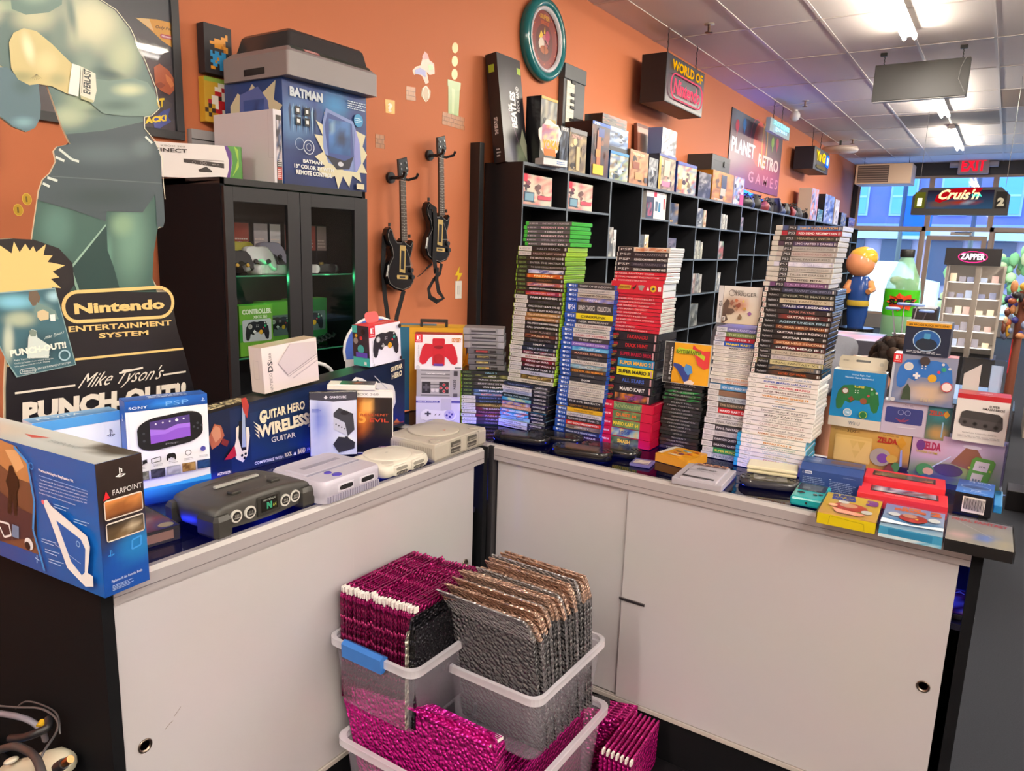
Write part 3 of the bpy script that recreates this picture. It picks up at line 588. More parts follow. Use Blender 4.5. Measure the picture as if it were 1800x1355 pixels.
f.poly([(.48, .18), (.6, .3), (.8, .28), (.96, .2), (.94, .1), (.6, .04)], '#2a2b30'); f.poly([(.74, .3), (.8, .3), (.86, .2), (.78, .2)], '#2a2b30'); f.lines(.04, .7, .25, .76, 3, '#5a6ab8', 2)
m.part('cover_sleeve', root)
M = at(-1.468, 1.447, CTOP, 52); root = thing('game_case', 'dark orange and black horror game case standing behind the silver case', 'game case', at(-1.470, 1.494, CTOP, 38))
M = root.matrix_world; m = MB(M); m.box(-.066, 0, 0, .066, .014, .187, '#e3e0dc', 'gloss', .002); m.part('case_shell', root, 'white case shell')
m = MB(M); f = m.face((-.064, -.0003, .003), (.128, 0, 0), (0, 0, .181)); f.pic(0, 0, 1, 1, 8, 10, '#241812', '#0c0d16', [(.3, .6, .35, .45, '#d8761e', .9), (.45, .75, .2, .2, '#ffbe60', .9), (.2, .35, .2, .2, '#8a3a12', .9)]); f.r(0, .9, 1, 1, '#e8e5e0'); f.t('XBOX 360', .1, .93, .7, .97, '#8a8a88')
f.t('5', .25, .48, .42, .66, '#e8a040', wt=.03); f.t('EVIL', .5, .5, .92, .56, '#c8442a'); f.t('RESIDENT', .3, .6, .92, .64, '#b8502a'); f.t('CAPCOM', .7, .08, .95, .11, '#d8a8c0'); m.part('cover_sleeve', root)
M = at(-1.50, 1.462, CTOP+.187, 38); m = MB(M); m.box(-.075, .0, 0, .06, .06, .016, '#e6e2dc', 'satin', .002); f = m.face((-.075, 0, .016), (.135, 0, 0), (0, .06, 0)); f.pic(.25, .05, .98, .95, 6, 4, '#3a2420', '#1c1412', [(.5, .5, .2, .3, '#d8642a', .9)]); f.t('LIVE', .6, .2, .9, .4, '#777'); m.c and m.single('white_game_case', 'white game case lying flat on top of the upright cases', 'game case')
# bits behind the long box
m = MB(at(-1.74, 1.52, 1.13, 90)); m.tube([(.09*math.cos(a/10*math.pi), 0, .06*math.sin(a/10*math.pi)) for a in range(11)], .006, '#d8dade', 'satin'); m.box(-.1, -.03, -.15, .1, .05, .0, '#2c2c30', 'satin', .01)
m.single('headset', 'headset with a white band, seen over the top of the long guitar box', 'headset')
# ---------------------------------------------------------------- consoles along the front of the left counter
def ringpts(cx, cz, r, n=16, y=0): return [(cx+r*math.cos(2*math.pi*k/n), y, cz+r*math.sin(2*math.pi*k/n)) for k in range(n)]
# dark console with four round sockets: front faces -Y
M = at(-1.262, .980, CTOP, 92); t = thing('cartridge_console', 'dark grey cartridge console with four round white rimmed sockets on the left counter', 'game console', M)
D1 = '#3d3c3a'
def oc(k):
    a = []
    for x in np.linspace(-.128, .128, 19):
        u = x/.128; a.append((x*k, .016-.010*math.cos(u*math.pi*.5)**2+.094*(1-k)*.6))
    return a+[(.130*k, .06), (.128*k, .13), (.112*k, .095+.083*k), (.06*k, .095+.094*k), (-.06*k, .095+.094*k), (-.112*k, .095+.083*k), (-.128*k, .13), (-.130*k, .06)]
hump = lambda x, y: .012*math.cos(min(1, abs(x)/.12)*math.pi/2)*(1 if y < .1 else .5)
m = MB(M); R = []
for z, k in ((.010, .96), (.020, .99), (.040, 1.0), (.049, .985), (.055, .95), (.058, .90), (.0595, .8), (.0605, .6)): R.append([(x, y, z+(hump(x, y) if z > .03 else 0)) for x, y in oc(k)])
m.loft(R, D1, 'plastic', smooth=True); m.part('shell', t)
for sx in (-1, 1):
    for pts in ([(.096, .004), (.128, .002), (.135, .012), (.136, .062), (.126, .075), (.090, .03)], [(.1, .15), (.134, .15), (.13, .178), (.1, .182)]):
        pts = [(sx*x, y) for x, y in pts]
        if sx < 0: pts = pts[::-1]
        m = MB(M); m.loft([[(x, y, 0) for x, y in inset(pts, .003)], [(x, y, .006) for x, y in pts], [(x, y, .036) for x, y in pts], [(x, y, .046) for x, y in inset(pts, .005)]], '#343330', 'plastic', smooth=False); m.part('foot', t)
m = MB(M); m.box(-.055, .108, .066, .06, .118, .0710, '#a3a39e', 'plastic', .001); m.part('slot_flap', t, 'pale slot flap')
m = MB(M); m.prism([(-.03, .0035), (.03, .0035), (.028, .02), (-.028, .02)], .018, .060, '#2a2926', 'plastic', .001)
f = m.face((-.022, .0030, .026), (.044, 0, 0), (0, 0, .030)); f.r(0, 0, 1, 1, '#101210', 'gloss'); f.t('NINTENDO', .12, .78, .9, .92, '#9aa09a'); f.poly([(.32, .15), (.32, .65), (.42, .65), (.55, .4), (.55, .65), (.64, .65), (.64, .15), (.54, .15), (.42, .4), (.42, .15)], '#2f8a6a'); f.t('64', .7, .2, .9, .5, '#9aa040'); m.part('badge_panel', t)
for x in (-.079, -.047, .047, .079):
    yy = .016-.010*math.cos(x/.128*math.pi*.5)**2
    m = MB(M); m.cyl((x, yy+.012, .034), (x, yy-.003, .034), .0138, '#c9c7c2', 'plastic', 20); pr = m.part('controller_port', t, 'white rimmed round socket')
    m = MB(M); m.cyl((x, yy, .034), (x, yy-.0036, .034), .0100, '#1d1c1b', 'satin', 16); m.box(x-.0065, yy-.0045, .029, x+.0065, yy-.0035, .0315, '#8a8884', 'satin')
    for k in (-1, 0, 1): m.box(x-.0008+k*.004, yy-.0045, .033, x+.0008+k*.004, yy-.0035, .038, '#8a8884', 'satin')
    m.part('socket', pr)
for x, n_ in ((-.05, 'power_slider'), (.055, 'reset_button')):
    m = MB(M); m.box(x-.012, .045, .066, x+.012, .063, .0735, '#34332f', 'plastic', .002); m.part(n_, t)
# small lavender console
M = at(-1.240, 1.207, CTOP, 92); t = thing('cartridge_console', 'pale lavender console with two purple oval buttons on the left counter', 'game console', M)
LV = '#b9b6c6'
m = MB(M); R = []
for z, k, f0 in ((.004, .0, .97), (.02, 0, .975), (.024, 0, 1.0), (.045, 0, 1.0), (.052, 0, .985), (.056, 0, .95)):
    R.append([(x*f0, .0925+(y-.0925)*f0, z+(.003*math.cos(x*12)*(z > .04))) for x, y in rrect(-.1, 0, .1, .185, .022, 5)])
m.loft(R, LV, 'plastic', smooth=True)
m.prism(rrect(-.086, .07, .086, .15, .01), .05, .0605, '#b4b1c2', 'plastic', .003); m.box(-.06, .105, .0602, .06, .122, .0612, '#8f8d9e', 'plastic'); m.box(-.086, .066, .057, .086, .07, .0605, '#8a889a', 'plastic', .001)
m.part('shell', t)
for i in range(22):
    x = -.084+.008*i
    m = MB(M) if i == 0 else m; m.box(x, -.0, .004, x+.004, .006, .02, '#9c98ae', 'plastic')
m.part('vent_fins', t, kind='stuff')
for x, y, r_ in ((-.035, .052, .0088), (-.03, .027, .0115)):
    m = MB(M); m.sph((x, y, .0575), (r_*1.15, r_, .004), '#4b3fa8', 'gloss', 20, 8); m.part('button', t, 'purple oval button')
for x in (-.028, .045):
    m = MB(M); m.prism(rrect(x-.026, -.0015, x+.026, .004, .002), .025, .043, '#cfccda', 'plastic'); p_ = m.part('controller_port', t)
    m = MB(M); f = m.face((x-.022, -.0018, .028), (.044, 0, 0), (0, 0, .012)); f.poly(rrect(0, 0, 1, 1, .3), '#15151a'); m.part('socket', p_, 'black port opening')
m = MB(M); f = m.face((.03, .03, .0592), (.05, 0, 0), (0, .02, 0)); f.ring(.5, .5, .45, .0008, '#a3a0b2', 20, .45); m.part('embossed_logo', t)
# small white disc console
M = at(-1.2585, 1.426, CTOP, 91); t = thing('disc_console', 'small off white disc console with rounded corners on the left counter', 'game console', M)
PW = '#d4d1c6'
m = MB(M); R = []
for z, s_, r_ in ((.002, .012, .02), (.006, .004, .024), (.018, 0, .026), (.030, .003, .026), (.036, .010, .024), (.038, .02, .02)): R.append([(x, y, z+(.0016*math.cos((y-.072)*20) if z > .02 else 0)) for x, y in rrect(-.0965+s_, s_, .0965-s_, .144-s_, r_, 6)])
m.loft(R, PW, 'plastic', smooth=True); m.part('shell', t)
m = MB(M); m.lathe([(.0, .0), (.064, .0), (.066, .002), (.063, .0035), (.03, .0045), (.0005, .0047)], '#d8d5ca', 'plastic', 40, (.0, .078, .0375)); f = m.face((-.02, .06, .0425), (.04, 0, 0), (0, .04, 0)); f.t('PS', .4, .45, .6, .6, '#8a8a8a'); m.part('disc_lid', t)
m = MB(M); m.lathe([(.0, .0), (.0165, .0), (.0165, .002), (.0145, .003), (.0005, .0025)], '#ccc9bf', 'plastic', 24, (-.062, .022, .0365)); m.part('power_button', t)
m = MB(M); m.lathe([(.0, .0), (.0165, .0), (.0165, .002), (.0145, .003), (.0005, .0025)], '#ccc9bf', 'plastic', 24, (.062, .022, .0365)); m.part('open_button', t)
for x in (-.034, .034):
    m = MB(M); m.prism([(x-.025, -.004), (x+.025, -.004), (x+.028, .01), (x-.028, .01)], .006, .032, PW, 'plastic', .003); p_ = m.part('controller_port', t)
    m = MB(M); f = m.face((x-.022, -.0043, .009), (.044, 0, 0), (0, 0, .02)); f.poly(rrect(0, .55, 1, 1, .2), '#8f8c84'); f.poly(rrect(0, 0, 1, .42, .2), '#3b3a38'); 
    for k in range(7): f.r(.1+.12*k, .12, .16+.12*k, .3, '#a8a49a')
    m.part('socket', p_)
# grey disc console
M = at(-1.266, 1.664, CTOP, 92); t = thing('disc_console', 'boxy warm grey disc console with a round lid at the left counter far end', 'game console', M)
G = '#b5b0a5'; w2 = .128
m = MB(M); m.box(-w2+.004, .004, 0, w2-.004, .186, .006, '#8f8b82', 'plastic'); m.box(-w2, 0, .006, w2, .188, .048, G, 'plastic', .003)
m.prism([(-w2+.002, .002), (w2-.002, .002), (w2-.002, .186), (-w2+.002, .186)], .046, .0535, '#b9b4a9', 'plastic', .002)
m.part('shell', t)
m = MB(M); m.lathe([(.0, 0), (.0775, 0), (.0775, .004), (.075, .0055), (.03, .0065), (.0005, .0067)], '#bbb6ab', 'plastic', 48, (0, .104, .0535)); f = m.face((-.01, .055, .0605), (.02, 0, 0), (0, .02, 0)); f.poly([(.2, .2), (.8, .35), (.3, .7)], '#c86a4a'); f2 = m.face((-.03, .15, .0600), (.06, 0, 0), (0, .01, 0)); f2.t('SONY', .35, .1, .65, .8, '#7c7870'); m.part('disc_lid', t)
for i in range(26):
    m = MB(M) if i == 0 else m; y = .012+.0065*i; m.box(-w2-.0008, y, .012, -w2+.001, y+.0032, .04, '#9a958b', 'plastic')
m.part('side_vents', t, kind='stuff')
for x, n_ in ((-.095, 'power_button'), (.095, 'open_button')):
    m = MB(M); m.lathe([(.0, 0), (.0155, 0), (.0155, .002), (.014, .003), (.0005, .003)], '#aeaaa0', 'plastic', 24, (x, .028, .0535)); m.part(n_, t)
m = MB(M); m.box(-.124, .018, .0535, -.11, .03, .0548, '#aeaaa0', 'plastic', .001); m.part('reset_button', t)
for x in (-.032, .05):
    m = MB(M); m.box(x-.029, -.0012, .008, x+.029, .004, .050, '#aca79c', 'plastic', .001); p_ = m.part('controller_port', t)
    m = MB(M); f = m.face((x-.024, -.0014, .01), (.048, 0, 0), (0, 0, .036)); f.poly(rrect(0, .56, 1, .98, .08), '#55524c'); f.poly(rrect(0, .05, 1, .45, .08), '#3a3835')
    for k in range(9): f.r(.08+.1*k, .15, .12+.1*k, .3, '#b0aca2')
    f.r(.08, .68, .92, .8, '#8c8880'); m.part('socket', p_)
m = MB(M); m.box(.085, -.0005, .006, .0856, .02, .052, '#8f8b82', 'plastic'); m.part('panel_seam', t)
# cartridge boxes in clear protectors
def protector(parent, M, w_, d, h):
    m = MB(M); e = .0015
    for O, U, V in (((-w_/2-e, -e, 0), (w_+2*e, 0, 0), (0, 0, h+e)), ((w_/2+e, -e, 0), (0, d+2*e, 0), (0, 0, h+e)), ((-w_/2-e, d+e, 0), (0, -d-2*e, 0), (0, 0, h+e)), ((-w_/2-e, -e, h+e), (w_+2*e, 0, 0), (0, d+2*e, 0))):
        fc = m.face(O, U, V, 'wrap', 0); fc.r(0, 0, 1, 1, '#fdfdfe')
    return m.part('clear_sleeve', parent, 'clear plastic sleeve')
M = at(-1.335, .745, CTOP, 84); t = thing('game_box', 'clear sleeved black game box lying flat beside the big blue controller box', 'game box', M)
m, F = carton(M, .128, .178, .03, '#24222a', 'card'); M0 = M
m.M = M; f = F['top']; f.pic(0, 0, 1, 1, 8, 8, '#5a5a60', '#3a3a44', [(.7, .25, .5, .35, '#b02a50', .6), (.85, .1, .3, .25, '#2a3aa0', .6), (.5, .35, .4, .15, '#d8d0d0', .7)]); f.t('CONTRA', .1, .72, .9, .92, '#d8862a', wt=.05, sh=.2); f.e(.85, .1, .12, .07, '#d8d0b0')
F['front'].r(.1, .2, .9, .8, '#8a6a60'); F['front'].r(.15, .3, .5, .7, '#b86a58')
bx = m.part('box', t); protector(t, M, .128, .178, .03)
# controller boxes in a column, facing the camera
bx0, by0, br = -1.5425, 1.8915, 37.9
M = at(bx0, by0, CTOP, br); m, F = carton(M, .148, .062, .095, '#cfccdc', 'card'); f = F['front']
f.r(0, 0, 1, 1, '#cdcadb'); f.r(0, .78, .53, .86, '#4b4596'); f.r(.8, .78, 1, .86, '#4b4596'); f.r(.56, .45, .8, .95, '#bcb9c8'); f.t('SUPER FAMI CONTROLLER', .04, .795, .5, .845, '#d8d6f0')
f.poly([(.1, .28), (.13, .18), (.24, .13), (.36, .2), (.6, .2), (.72, .13), (.86, .17), (.92, .3), (.88, .46), (.75, .54), (.6, .5), (.36, .52), (.22, .56), (.12, .45)], '#e2dfea'); f.poly([(.12, .2), (.24, .1), (.36, .17), (.6, .17), (.72, .1), (.86, .14), (.9, .22), (.86, .17), (.72, .13), (.6, .2), (.36, .2), (.24, .13)], '#a9a6b4')
f.c(.76, .36, .12, '#b9b3dc', n=18); f.r(.2, .36, .34, .42, '#3a3a44'); f.r(.25, .3, .29, .48, '#3a3a44')
for a, b, c in ((.7, .34, '#3f3a9c'), (.82, .38, '#3f3a9c'), (.76, .44, '#8f88d0'), (.77, .29, '#2c2878')): f.c(a, b, .026, c, n=10)
f.poly([(.42, .34), (.44, .34), (.47, .4), (.45, .4)], '#3a3a44'); f.poly([(.51, .34), (.53, .34), (.56, .4), (.54, .4)], '#3a3a44')
m.single('retro_controller_box', 'lavender box with a pale purple buttoned controller, lowest of the controller boxes', 'box', 'controller boxes stacked by the corner')
M = at(bx0, by0, CTOP+.0955, br); m, F = carton(M, .146, .062, .092, '#a9a7a8', 'card'); f = F['front']
f.r(0, 0, 1, 1, '#a9a7a9'); 
for y in (.95, .8, .68, .03): f.r(.1, y, .76, y+.05, '#79777a')
f.t('CLASSIC MINI CONTROLLER', .22, .83, .66, .88, '#efefef', wt=.03); f.rr(.1, .1, .76, .64, .02, '#bdbbbd'); f.r(.12, .13, .74, .56, '#2a282c'); f.r(.32, .13, .52, .56, '#a6a4a6')
for y in (.2, .34, .45): f.r(.32, y, .52, y+.03, '#4a484c')
f.rr(.335, .19, .42, .3, .02, '#d8d4d4'); f.rr(.43, .19, .51, .3, .02, '#d8d4d4'); f.r(.15, .31, .3, .4, '#55535a'); f.r(.2, .22, .25, .49, '#55535a')
for a, b in ((.63, .46), (.63, .22), (.56, .34), (.7, .34)): f.c(a, b, .035, '#d8a8ac', n=12); f.c(a, b, .026, '#c4323c', n=12)
f.t('NES30', .84, .3, .9, .66, '#2a282c', rot=90, wt=.03); f.r(.84, .02, .94, .15, '#55535a'); f.r(.85, .8, .94, .98, '#38363a')
m.single('retro_controller_box', 'grey box with a flat black and red buttoned controller, middle of the controller boxes', 'box', 'controller boxes stacked by the corner')
M = at(bx0+.001, by0-.002, CTOP+.188, br); m, F = carton(M, .158, .066, .118, '#c8262e', 'card'); f = F['front']
f.r(0, 0, 1, 1, '#eceaea'); sw_logo(f, 0, .77, .16, 1); f.t('Joy Comfort Grip', .065, .25, .09, .7, '#999', rot=90, wt=0)
for s_ in (-1, 1): f.poly([(.5+s_*x, y) for x, y in ((.12, .2+.5), (.14, .74), (.28, .75), (.34, .65), (.4, .35), (.4, .22), (.34, .15), (.27, .18), (.2, .32), (.12, .4))], '#c41f30')
f.rr(.37, .12, .63, .9, .03, '#c01c2c'); f.e(.5, .65, .1, .05, '#8a1520'); f.e(.5, .32, .11, .14, '#a81624'); f.r(.4, .12, .6, .18, '#5a3a90'); f.t('ODYSSEY', .77, .8, .97, .92, '#d8862a', wt=.04); f.c(.07, .07, .045, '#d0d0d0', n=12); f.r(.84, .04, .98, .09, '#7a7a7e')
F['top'].r(0, 0, 1, 1, '#b8242c')
m.single('red_grip_box', 'white box with a bright red controller grip, topmost of the controller boxes', 'box', 'controller boxes stacked by the corner')
M = at(-1.690, 2.035, CTOP, 37.9); m, F = carton(M, .24, .12, .305, '#dba61c', 'card'); f = F['left']; f.r(0, 0, 1, 1, '#2c6a8c'); F['top'].r(0, 0, 1, 1, '#e2b022'); F['top'].r(0, .5, .55, 1, '#3c86a8'); F['front'].r(0, 0, .16, 1, '#2c6a8c')
cb = m.single('carry_case_box', 'tall blue and yellow boxed case with a dark handle behind the controller boxes', 'box')
m = MB(); m.box(-.045, .02, .305, -.035, .035, .33, '#1c1a18', 'satin', .002); m.box(.045, .02, .305, .055, .035, .33, '#1c1a18', 'satin', .002); m.box(-.045, .02, .322, .055, .035, .333, '#1c1a18', 'satin', .002); m.part('handle', cb, 'dark carry handle')
M = at(-1.535, 2.09, CTOP, 0); m = MB(M); m.lathe([(.002, 0), (.04, 0), (.045, .03), (.05, .12), (.046, .18), (.03, .225), (.012, .245), (.001, .248)], '#e3ae22', 'gloss', 24); m.lathe([(.0465, .09), (.0505, .12), (.0500, .14)], '#8a4a18', 'gloss', 24)
m.single('yellow_container', 'rounded yellow plastic container behind the controller boxes', 'container')
# ---------------------------------------------------------------- stacks of cases
# kind: length, depth, thickness, shell colour, shell finish, [zone(x0,x1,colour,text,text colour)], title zone (x0,x1), end colours
def K(L, D, T, shell, fin, zone, tz, desc, lip=.0): return dict(L=L, D=D, T=T, shell=shell, fin=fin, zone=zone, tz=tz, desc=desc, lip=lip)
KIND = {
 'x1': K(.172, .135, .0125, '#3fae3c', 'gloss', [(.0, .27, None, 'XBOX ONE', '#d8d8d8')], (.3, .98), 'bright green', .07),
 'x3': K(.184, .135, .0135, '#9cc43a', 'gloss', [(.0, .27, '#cfcfc8', 'XBOX 360', '#8c8c86')], (.29, .97), 'lime green', .015),
 'xb': K(.184, .135, .0135, '#7fae2a', 'gloss', [(.0, .22, '#1d241a', 'XBOX', '#7fa050')], (.24, .97), 'dark green', .02),
 'gc': K(.184, .135, .0135, '#17171a', 'gloss', [(.64, 1., '#1c1c1f', 'GAMECUBE', '#cfcfd2')], (.02, .63), 'black', .0),
 'p4': K(.170, .135, .0125, '#1f4fb4', 'gloss', [(.0, .24, '#1e4fae', 'PS4', '#e6eefc')], (.25, .985), 'royal blue', .0),
 'pp': K(.170, .110, .0145, '#cfcfce', 'gloss', [(.0, .3, '#24222a', 'PSP', '#e0e0e0')], (.32, .97), 'clear grey', .02),
 'sw': K(.170, .105, .0103, '#d2d4d2', 'gloss', [(.0, .06, '#d02238', 'o', '#fff')], (.08, .96), 'clear', .01),
 'ne': K(.172, .150, .0265, '#26262c', 'gloss', [(.0, .26, '#17161a', 'Nintendo', '#b02a30')], (.28, .97), 'black', .01),
 'n6': K(.184, .145, .0275, '#c01038', 'gloss', [(.0, .27, '#c4123c', 'NINTENDO 64', '#f4e8ea'), (.8, 1., '#c4123c', '', '#fff')], (.28, .8), 'crimson', .0),
 'p1': K(.125, .140, .0100, '#2a2c2c', 'gloss', [], (.04, .96), 'black jewel', .0),
 'ga': K(.124, .137, .0145, '#cfcfd8', 'gloss', [(.0, .25, '#d6d8e4', 'GAMEBOY', '#555a70')], (.26, .97), 'pale lilac', .0),
 'd3': K(.124, .137, .0115, '#e9e6e0', 'gloss', [(.0, .33, '#e4e1dc', 'NINTENDO 3DS', '#a49c98')], (.35, .97), 'white', .0),
 'ds': K(.124, .137, .0145, '#1c1c20', 'gloss', [(.0, .27, '#d9d8d6', 'NINTENDO DS', '#8c8c8c')], (.28, .97), 'black', .0),
 'p3': K(.171, .135, .0145, '#c9c6be', 'gloss', [(.1, .25, '#24242a', 'PS3', '#d6d6da')], (.26, .96), 'clear grey', .1),
 'p2': K(.190, .135, .0135, '#1b1c20', 'gloss', [(.0, .05, '#e4e0d8', '2', '#a03040'), (.06, .25, '#16171b', 'PlayStation 2', '#dcdce0')], (.26, .97), 'black', .01),
 'wi': K(.190, .135, .0135, '#e6e3e0', 'gloss', [(.03, .13, '#e9e6e2', 'Wii', '#9a9898')], (.2, .95), 'white', .0),
 'wu': K(.190, .135, .0125, '#2f9fd0', 'gloss', [(.06, .2, '#eceae6', 'Wii U', '#8aa8b8')], (.24, .95), 'white and cyan', .055),
}
SEEN = {}
def colour_word(h):
    r, g, b = [int(h.lstrip('#')[i:i+2], 16) for i in (0, 2, 4)]; mx_, mn = max(r, g, b), min(r, g, b)
    if mx_-mn < 28: return 'black' if mx_ < 60 else 'grey' if mx_ < 170 else 'white'
    if r == mx_: return ('orange' if g > 90 else 'red') if b < g+25 and r-b > 90 and g < 170 else 'pink' if b > g and mx_ > 150 else 'yellow' if g > 160 and b < 130 else 'tan' if mx_ > 130 else 'brown' if b <= g else 'maroon'
    if g == mx_: return 'green'
    return 'purple' if r > g+12 else 'blue' if mx_ > 90 else 'navy'
def case(kind, M, title, tc, sc, art=None, wide=None, group=None, where='', T=None, name='game_case', wt=.02):
    k = KIND[kind]; L, D = k['L'], k['D']; T = T or k['T']
    t = thing(name, '', 'game case', M, group)
    cw = colour_word(sc); key = f'{cw}-spined game case'
    t['label'] = f'{k["desc"]} game case, {cw} spine, {where}'
    m = MB(M); lip = k['lip']*L
    m.box(-L/2, 0, .0002, L/2, D, T-.0002, k['shell'], k['fin'], min(.0022, T*.2))
    if kind in ('x1', 'x3', 'xb', 'p4', 'pp', 'sw', 'p3', 'p2', 'wi', 'wu', 'ds', 'd3'):   # the seam between the two halves, on the short end
        m.box(L/2-.0004, .004, T*.46, L/2+.0004, D, T*.54, '#000000' if k['shell'] in ('#1b1c20', '#1c1c20') else '#8a8f88' if kind in ('wi', 'd3', 'p3', 'sw', 'pp') else '#2c6a20', 'matte')
    m.part('case_shell', t)
    m = MB(M); x0 = -L/2+.0015+lip; W = L-.003-lip
    f = m.face((x0, -.0006, .0008), (W, 0, 0), (0, 0, T-.0016)); f.k = 0
    sl = lambda z: m.box(x0, -.0005, z, x0+W, D-.008, z+.0003, sc, 'print')
    sl(T-.0004); f.r(0, 0, 1, 1, sc)
    if art:
        if isinstance(art, (list, tuple)): f.mosaic(k['tz'][0], .02, k['tz'][1], .98, 8, 2, list(art), len(title)+len(SEEN))
        else: f.r(k['tz'][0]-.01, 0, k['tz'][1]+.02, 1, art)
    for z0, z1, zc, zt, ztc in k['zone']:
        if zc: f.r(z0, 0, z1, 1, zc)
        if zt:
            if kind == 'p4': f.poly([(.06, .3), (.1, .25), (.1, .75), (.06, .8)], ztc); f.t(zt, .1+.0, .25, .21, .75, ztc, wt=.0)
            elif kind == 'ne': f.t('Nintendo', z0+.03, .5, z1-.02, .86, ztc, wt=.04); f.t('ENTERTAINMENT', z0+.03, .3, z1-.03, .44, '#c8a040', wt=.02); f.t('SYSTEM', z0+.07, .12, z1-.07, .26, '#c8a040', wt=.02)
            elif kind == 'n6': f.t(zt, z0+.04, .38, z1-.03, .62, ztc, wt=.03)
            elif kind == 'x3': f.c(.035, .5, .012, '#5a5a58', n=8); f.t(zt, .06, .28, .24, .72, ztc, wt=0)
            elif kind in ('x1',): f.c(.03, .5, .012, ztc, n=8); f.t(zt, .06, .3, .22, .7, ztc, wt=0)
            else: f.t(zt, z0+(z1-z0)*.14, .24, z1-(z1-z0)*.14, .76, ztc, wt=0 if kind != 'gc' else .02)
    a, b = k['tz']; n = len(title)
    if title:
        cw_ = min((b-a)*.9, n*.040*(.62 if T > .02 else 1)*(.184/L)*(T/.0135)**.9)
        off = {'sw': 0, 'd3': (b-a-cw_)/2, 'gc': (b-a-cw_)/2}.get(kind, (b-a-cw_)*.45)
        f.t(title, a+off, .27, a+off+cw_, .73, tc, wt=wt*.7)
    if kind in ('x3', 'xb', 'p2', 'p3', 'pp'): f.r(.945, .2, .965, .8, '#c9c9c9'); f.r(.975, .2, .985, .8, '#999')
    if kind == 'ne': f.r(.945, .1, .975, .9, '#c89aa0')
    if kind == 'n6': f.c(.9, .5, .0, '#fff')
    m.part('cover_sleeve', t); SEEN[len(SEEN)] = 1
    return t
def stack(kinds, x0, y0, z0, x1, z1, desc, group, rz=0, seed=1, jit=.003, y1=None):
    """kinds listed from the top down; (x0,z0) bottom left corner of the pile, (x1,z1) top left corner"""
    rs = random.Random(seed); Ts = [q.get('T', KIND[q['k']]['T']) for q in kinds]; tot = sum(Ts); s_ = (z1-z0)/tot; z = z0; n = len(kinds)
    y1 = y0 if y1 is None else y1
    for i in range(n-1, -1, -1):
        q = kinds[i]; T = Ts[i]*s_; u = (z-z0)/(z1-z0); L = KIND[q['k']]['L']
        c, s2 = math.cos(math.radians(rz)), math.sin(math.radians(rz))
        xx = x0+(x1-x0)*u+rs.uniform(-jit, jit)+q.get('dx', 0); yy = y0+(y1-y0)*u+rs.uniform(-jit, jit)
        M = at(xx+L/2*c, yy+L/2*s2, z, rz+rs.uniform(-1.2, 1.2))
        pos = 'topmost' if i == 0 else 'bottom one' if i == n-1 else ORD[i]+' from top'
        case(q['k'], M, q['t'], q['tc'], q['sc'], q.get('art'), group=group, where=f'{pos} of {desc}', T=T-.0002, wt=q.get('wt', .02)); z += T
def g(k, t, tc='#e8e8e8', sc='#1d1b1e', art=None, **kw): d = dict(k=k, t=t, tc=tc, sc=sc, art=art); d.update(kw); return d
DK = '#1d1b1e'
A = [g('x1', 'INSTANT SKY HUNTER', '#b0b0b0', '#55565a'), g('x1', 'RESIDENT EVIL 7', '#e8c0c0', '#515257'), g('x1', '4 DEADLIEST', '#e0e0e0', '#55565a'), g('x1', 'RESIDENT EVIL 3', '#f0e0e0', '#4b4c51'), g('x1', 'DEVIL MAY CRY', '#a8a8b0', '#4f5055'), g('x1', 'RESIDENT EVIL 2', '#f0f0f0', '#4c4d52')]
stack(A, -1.312, 2.030, 1.5655, -1.310, 1.642, 'bright green pile', 'bright green cases on the tallest left stack', seed=2)
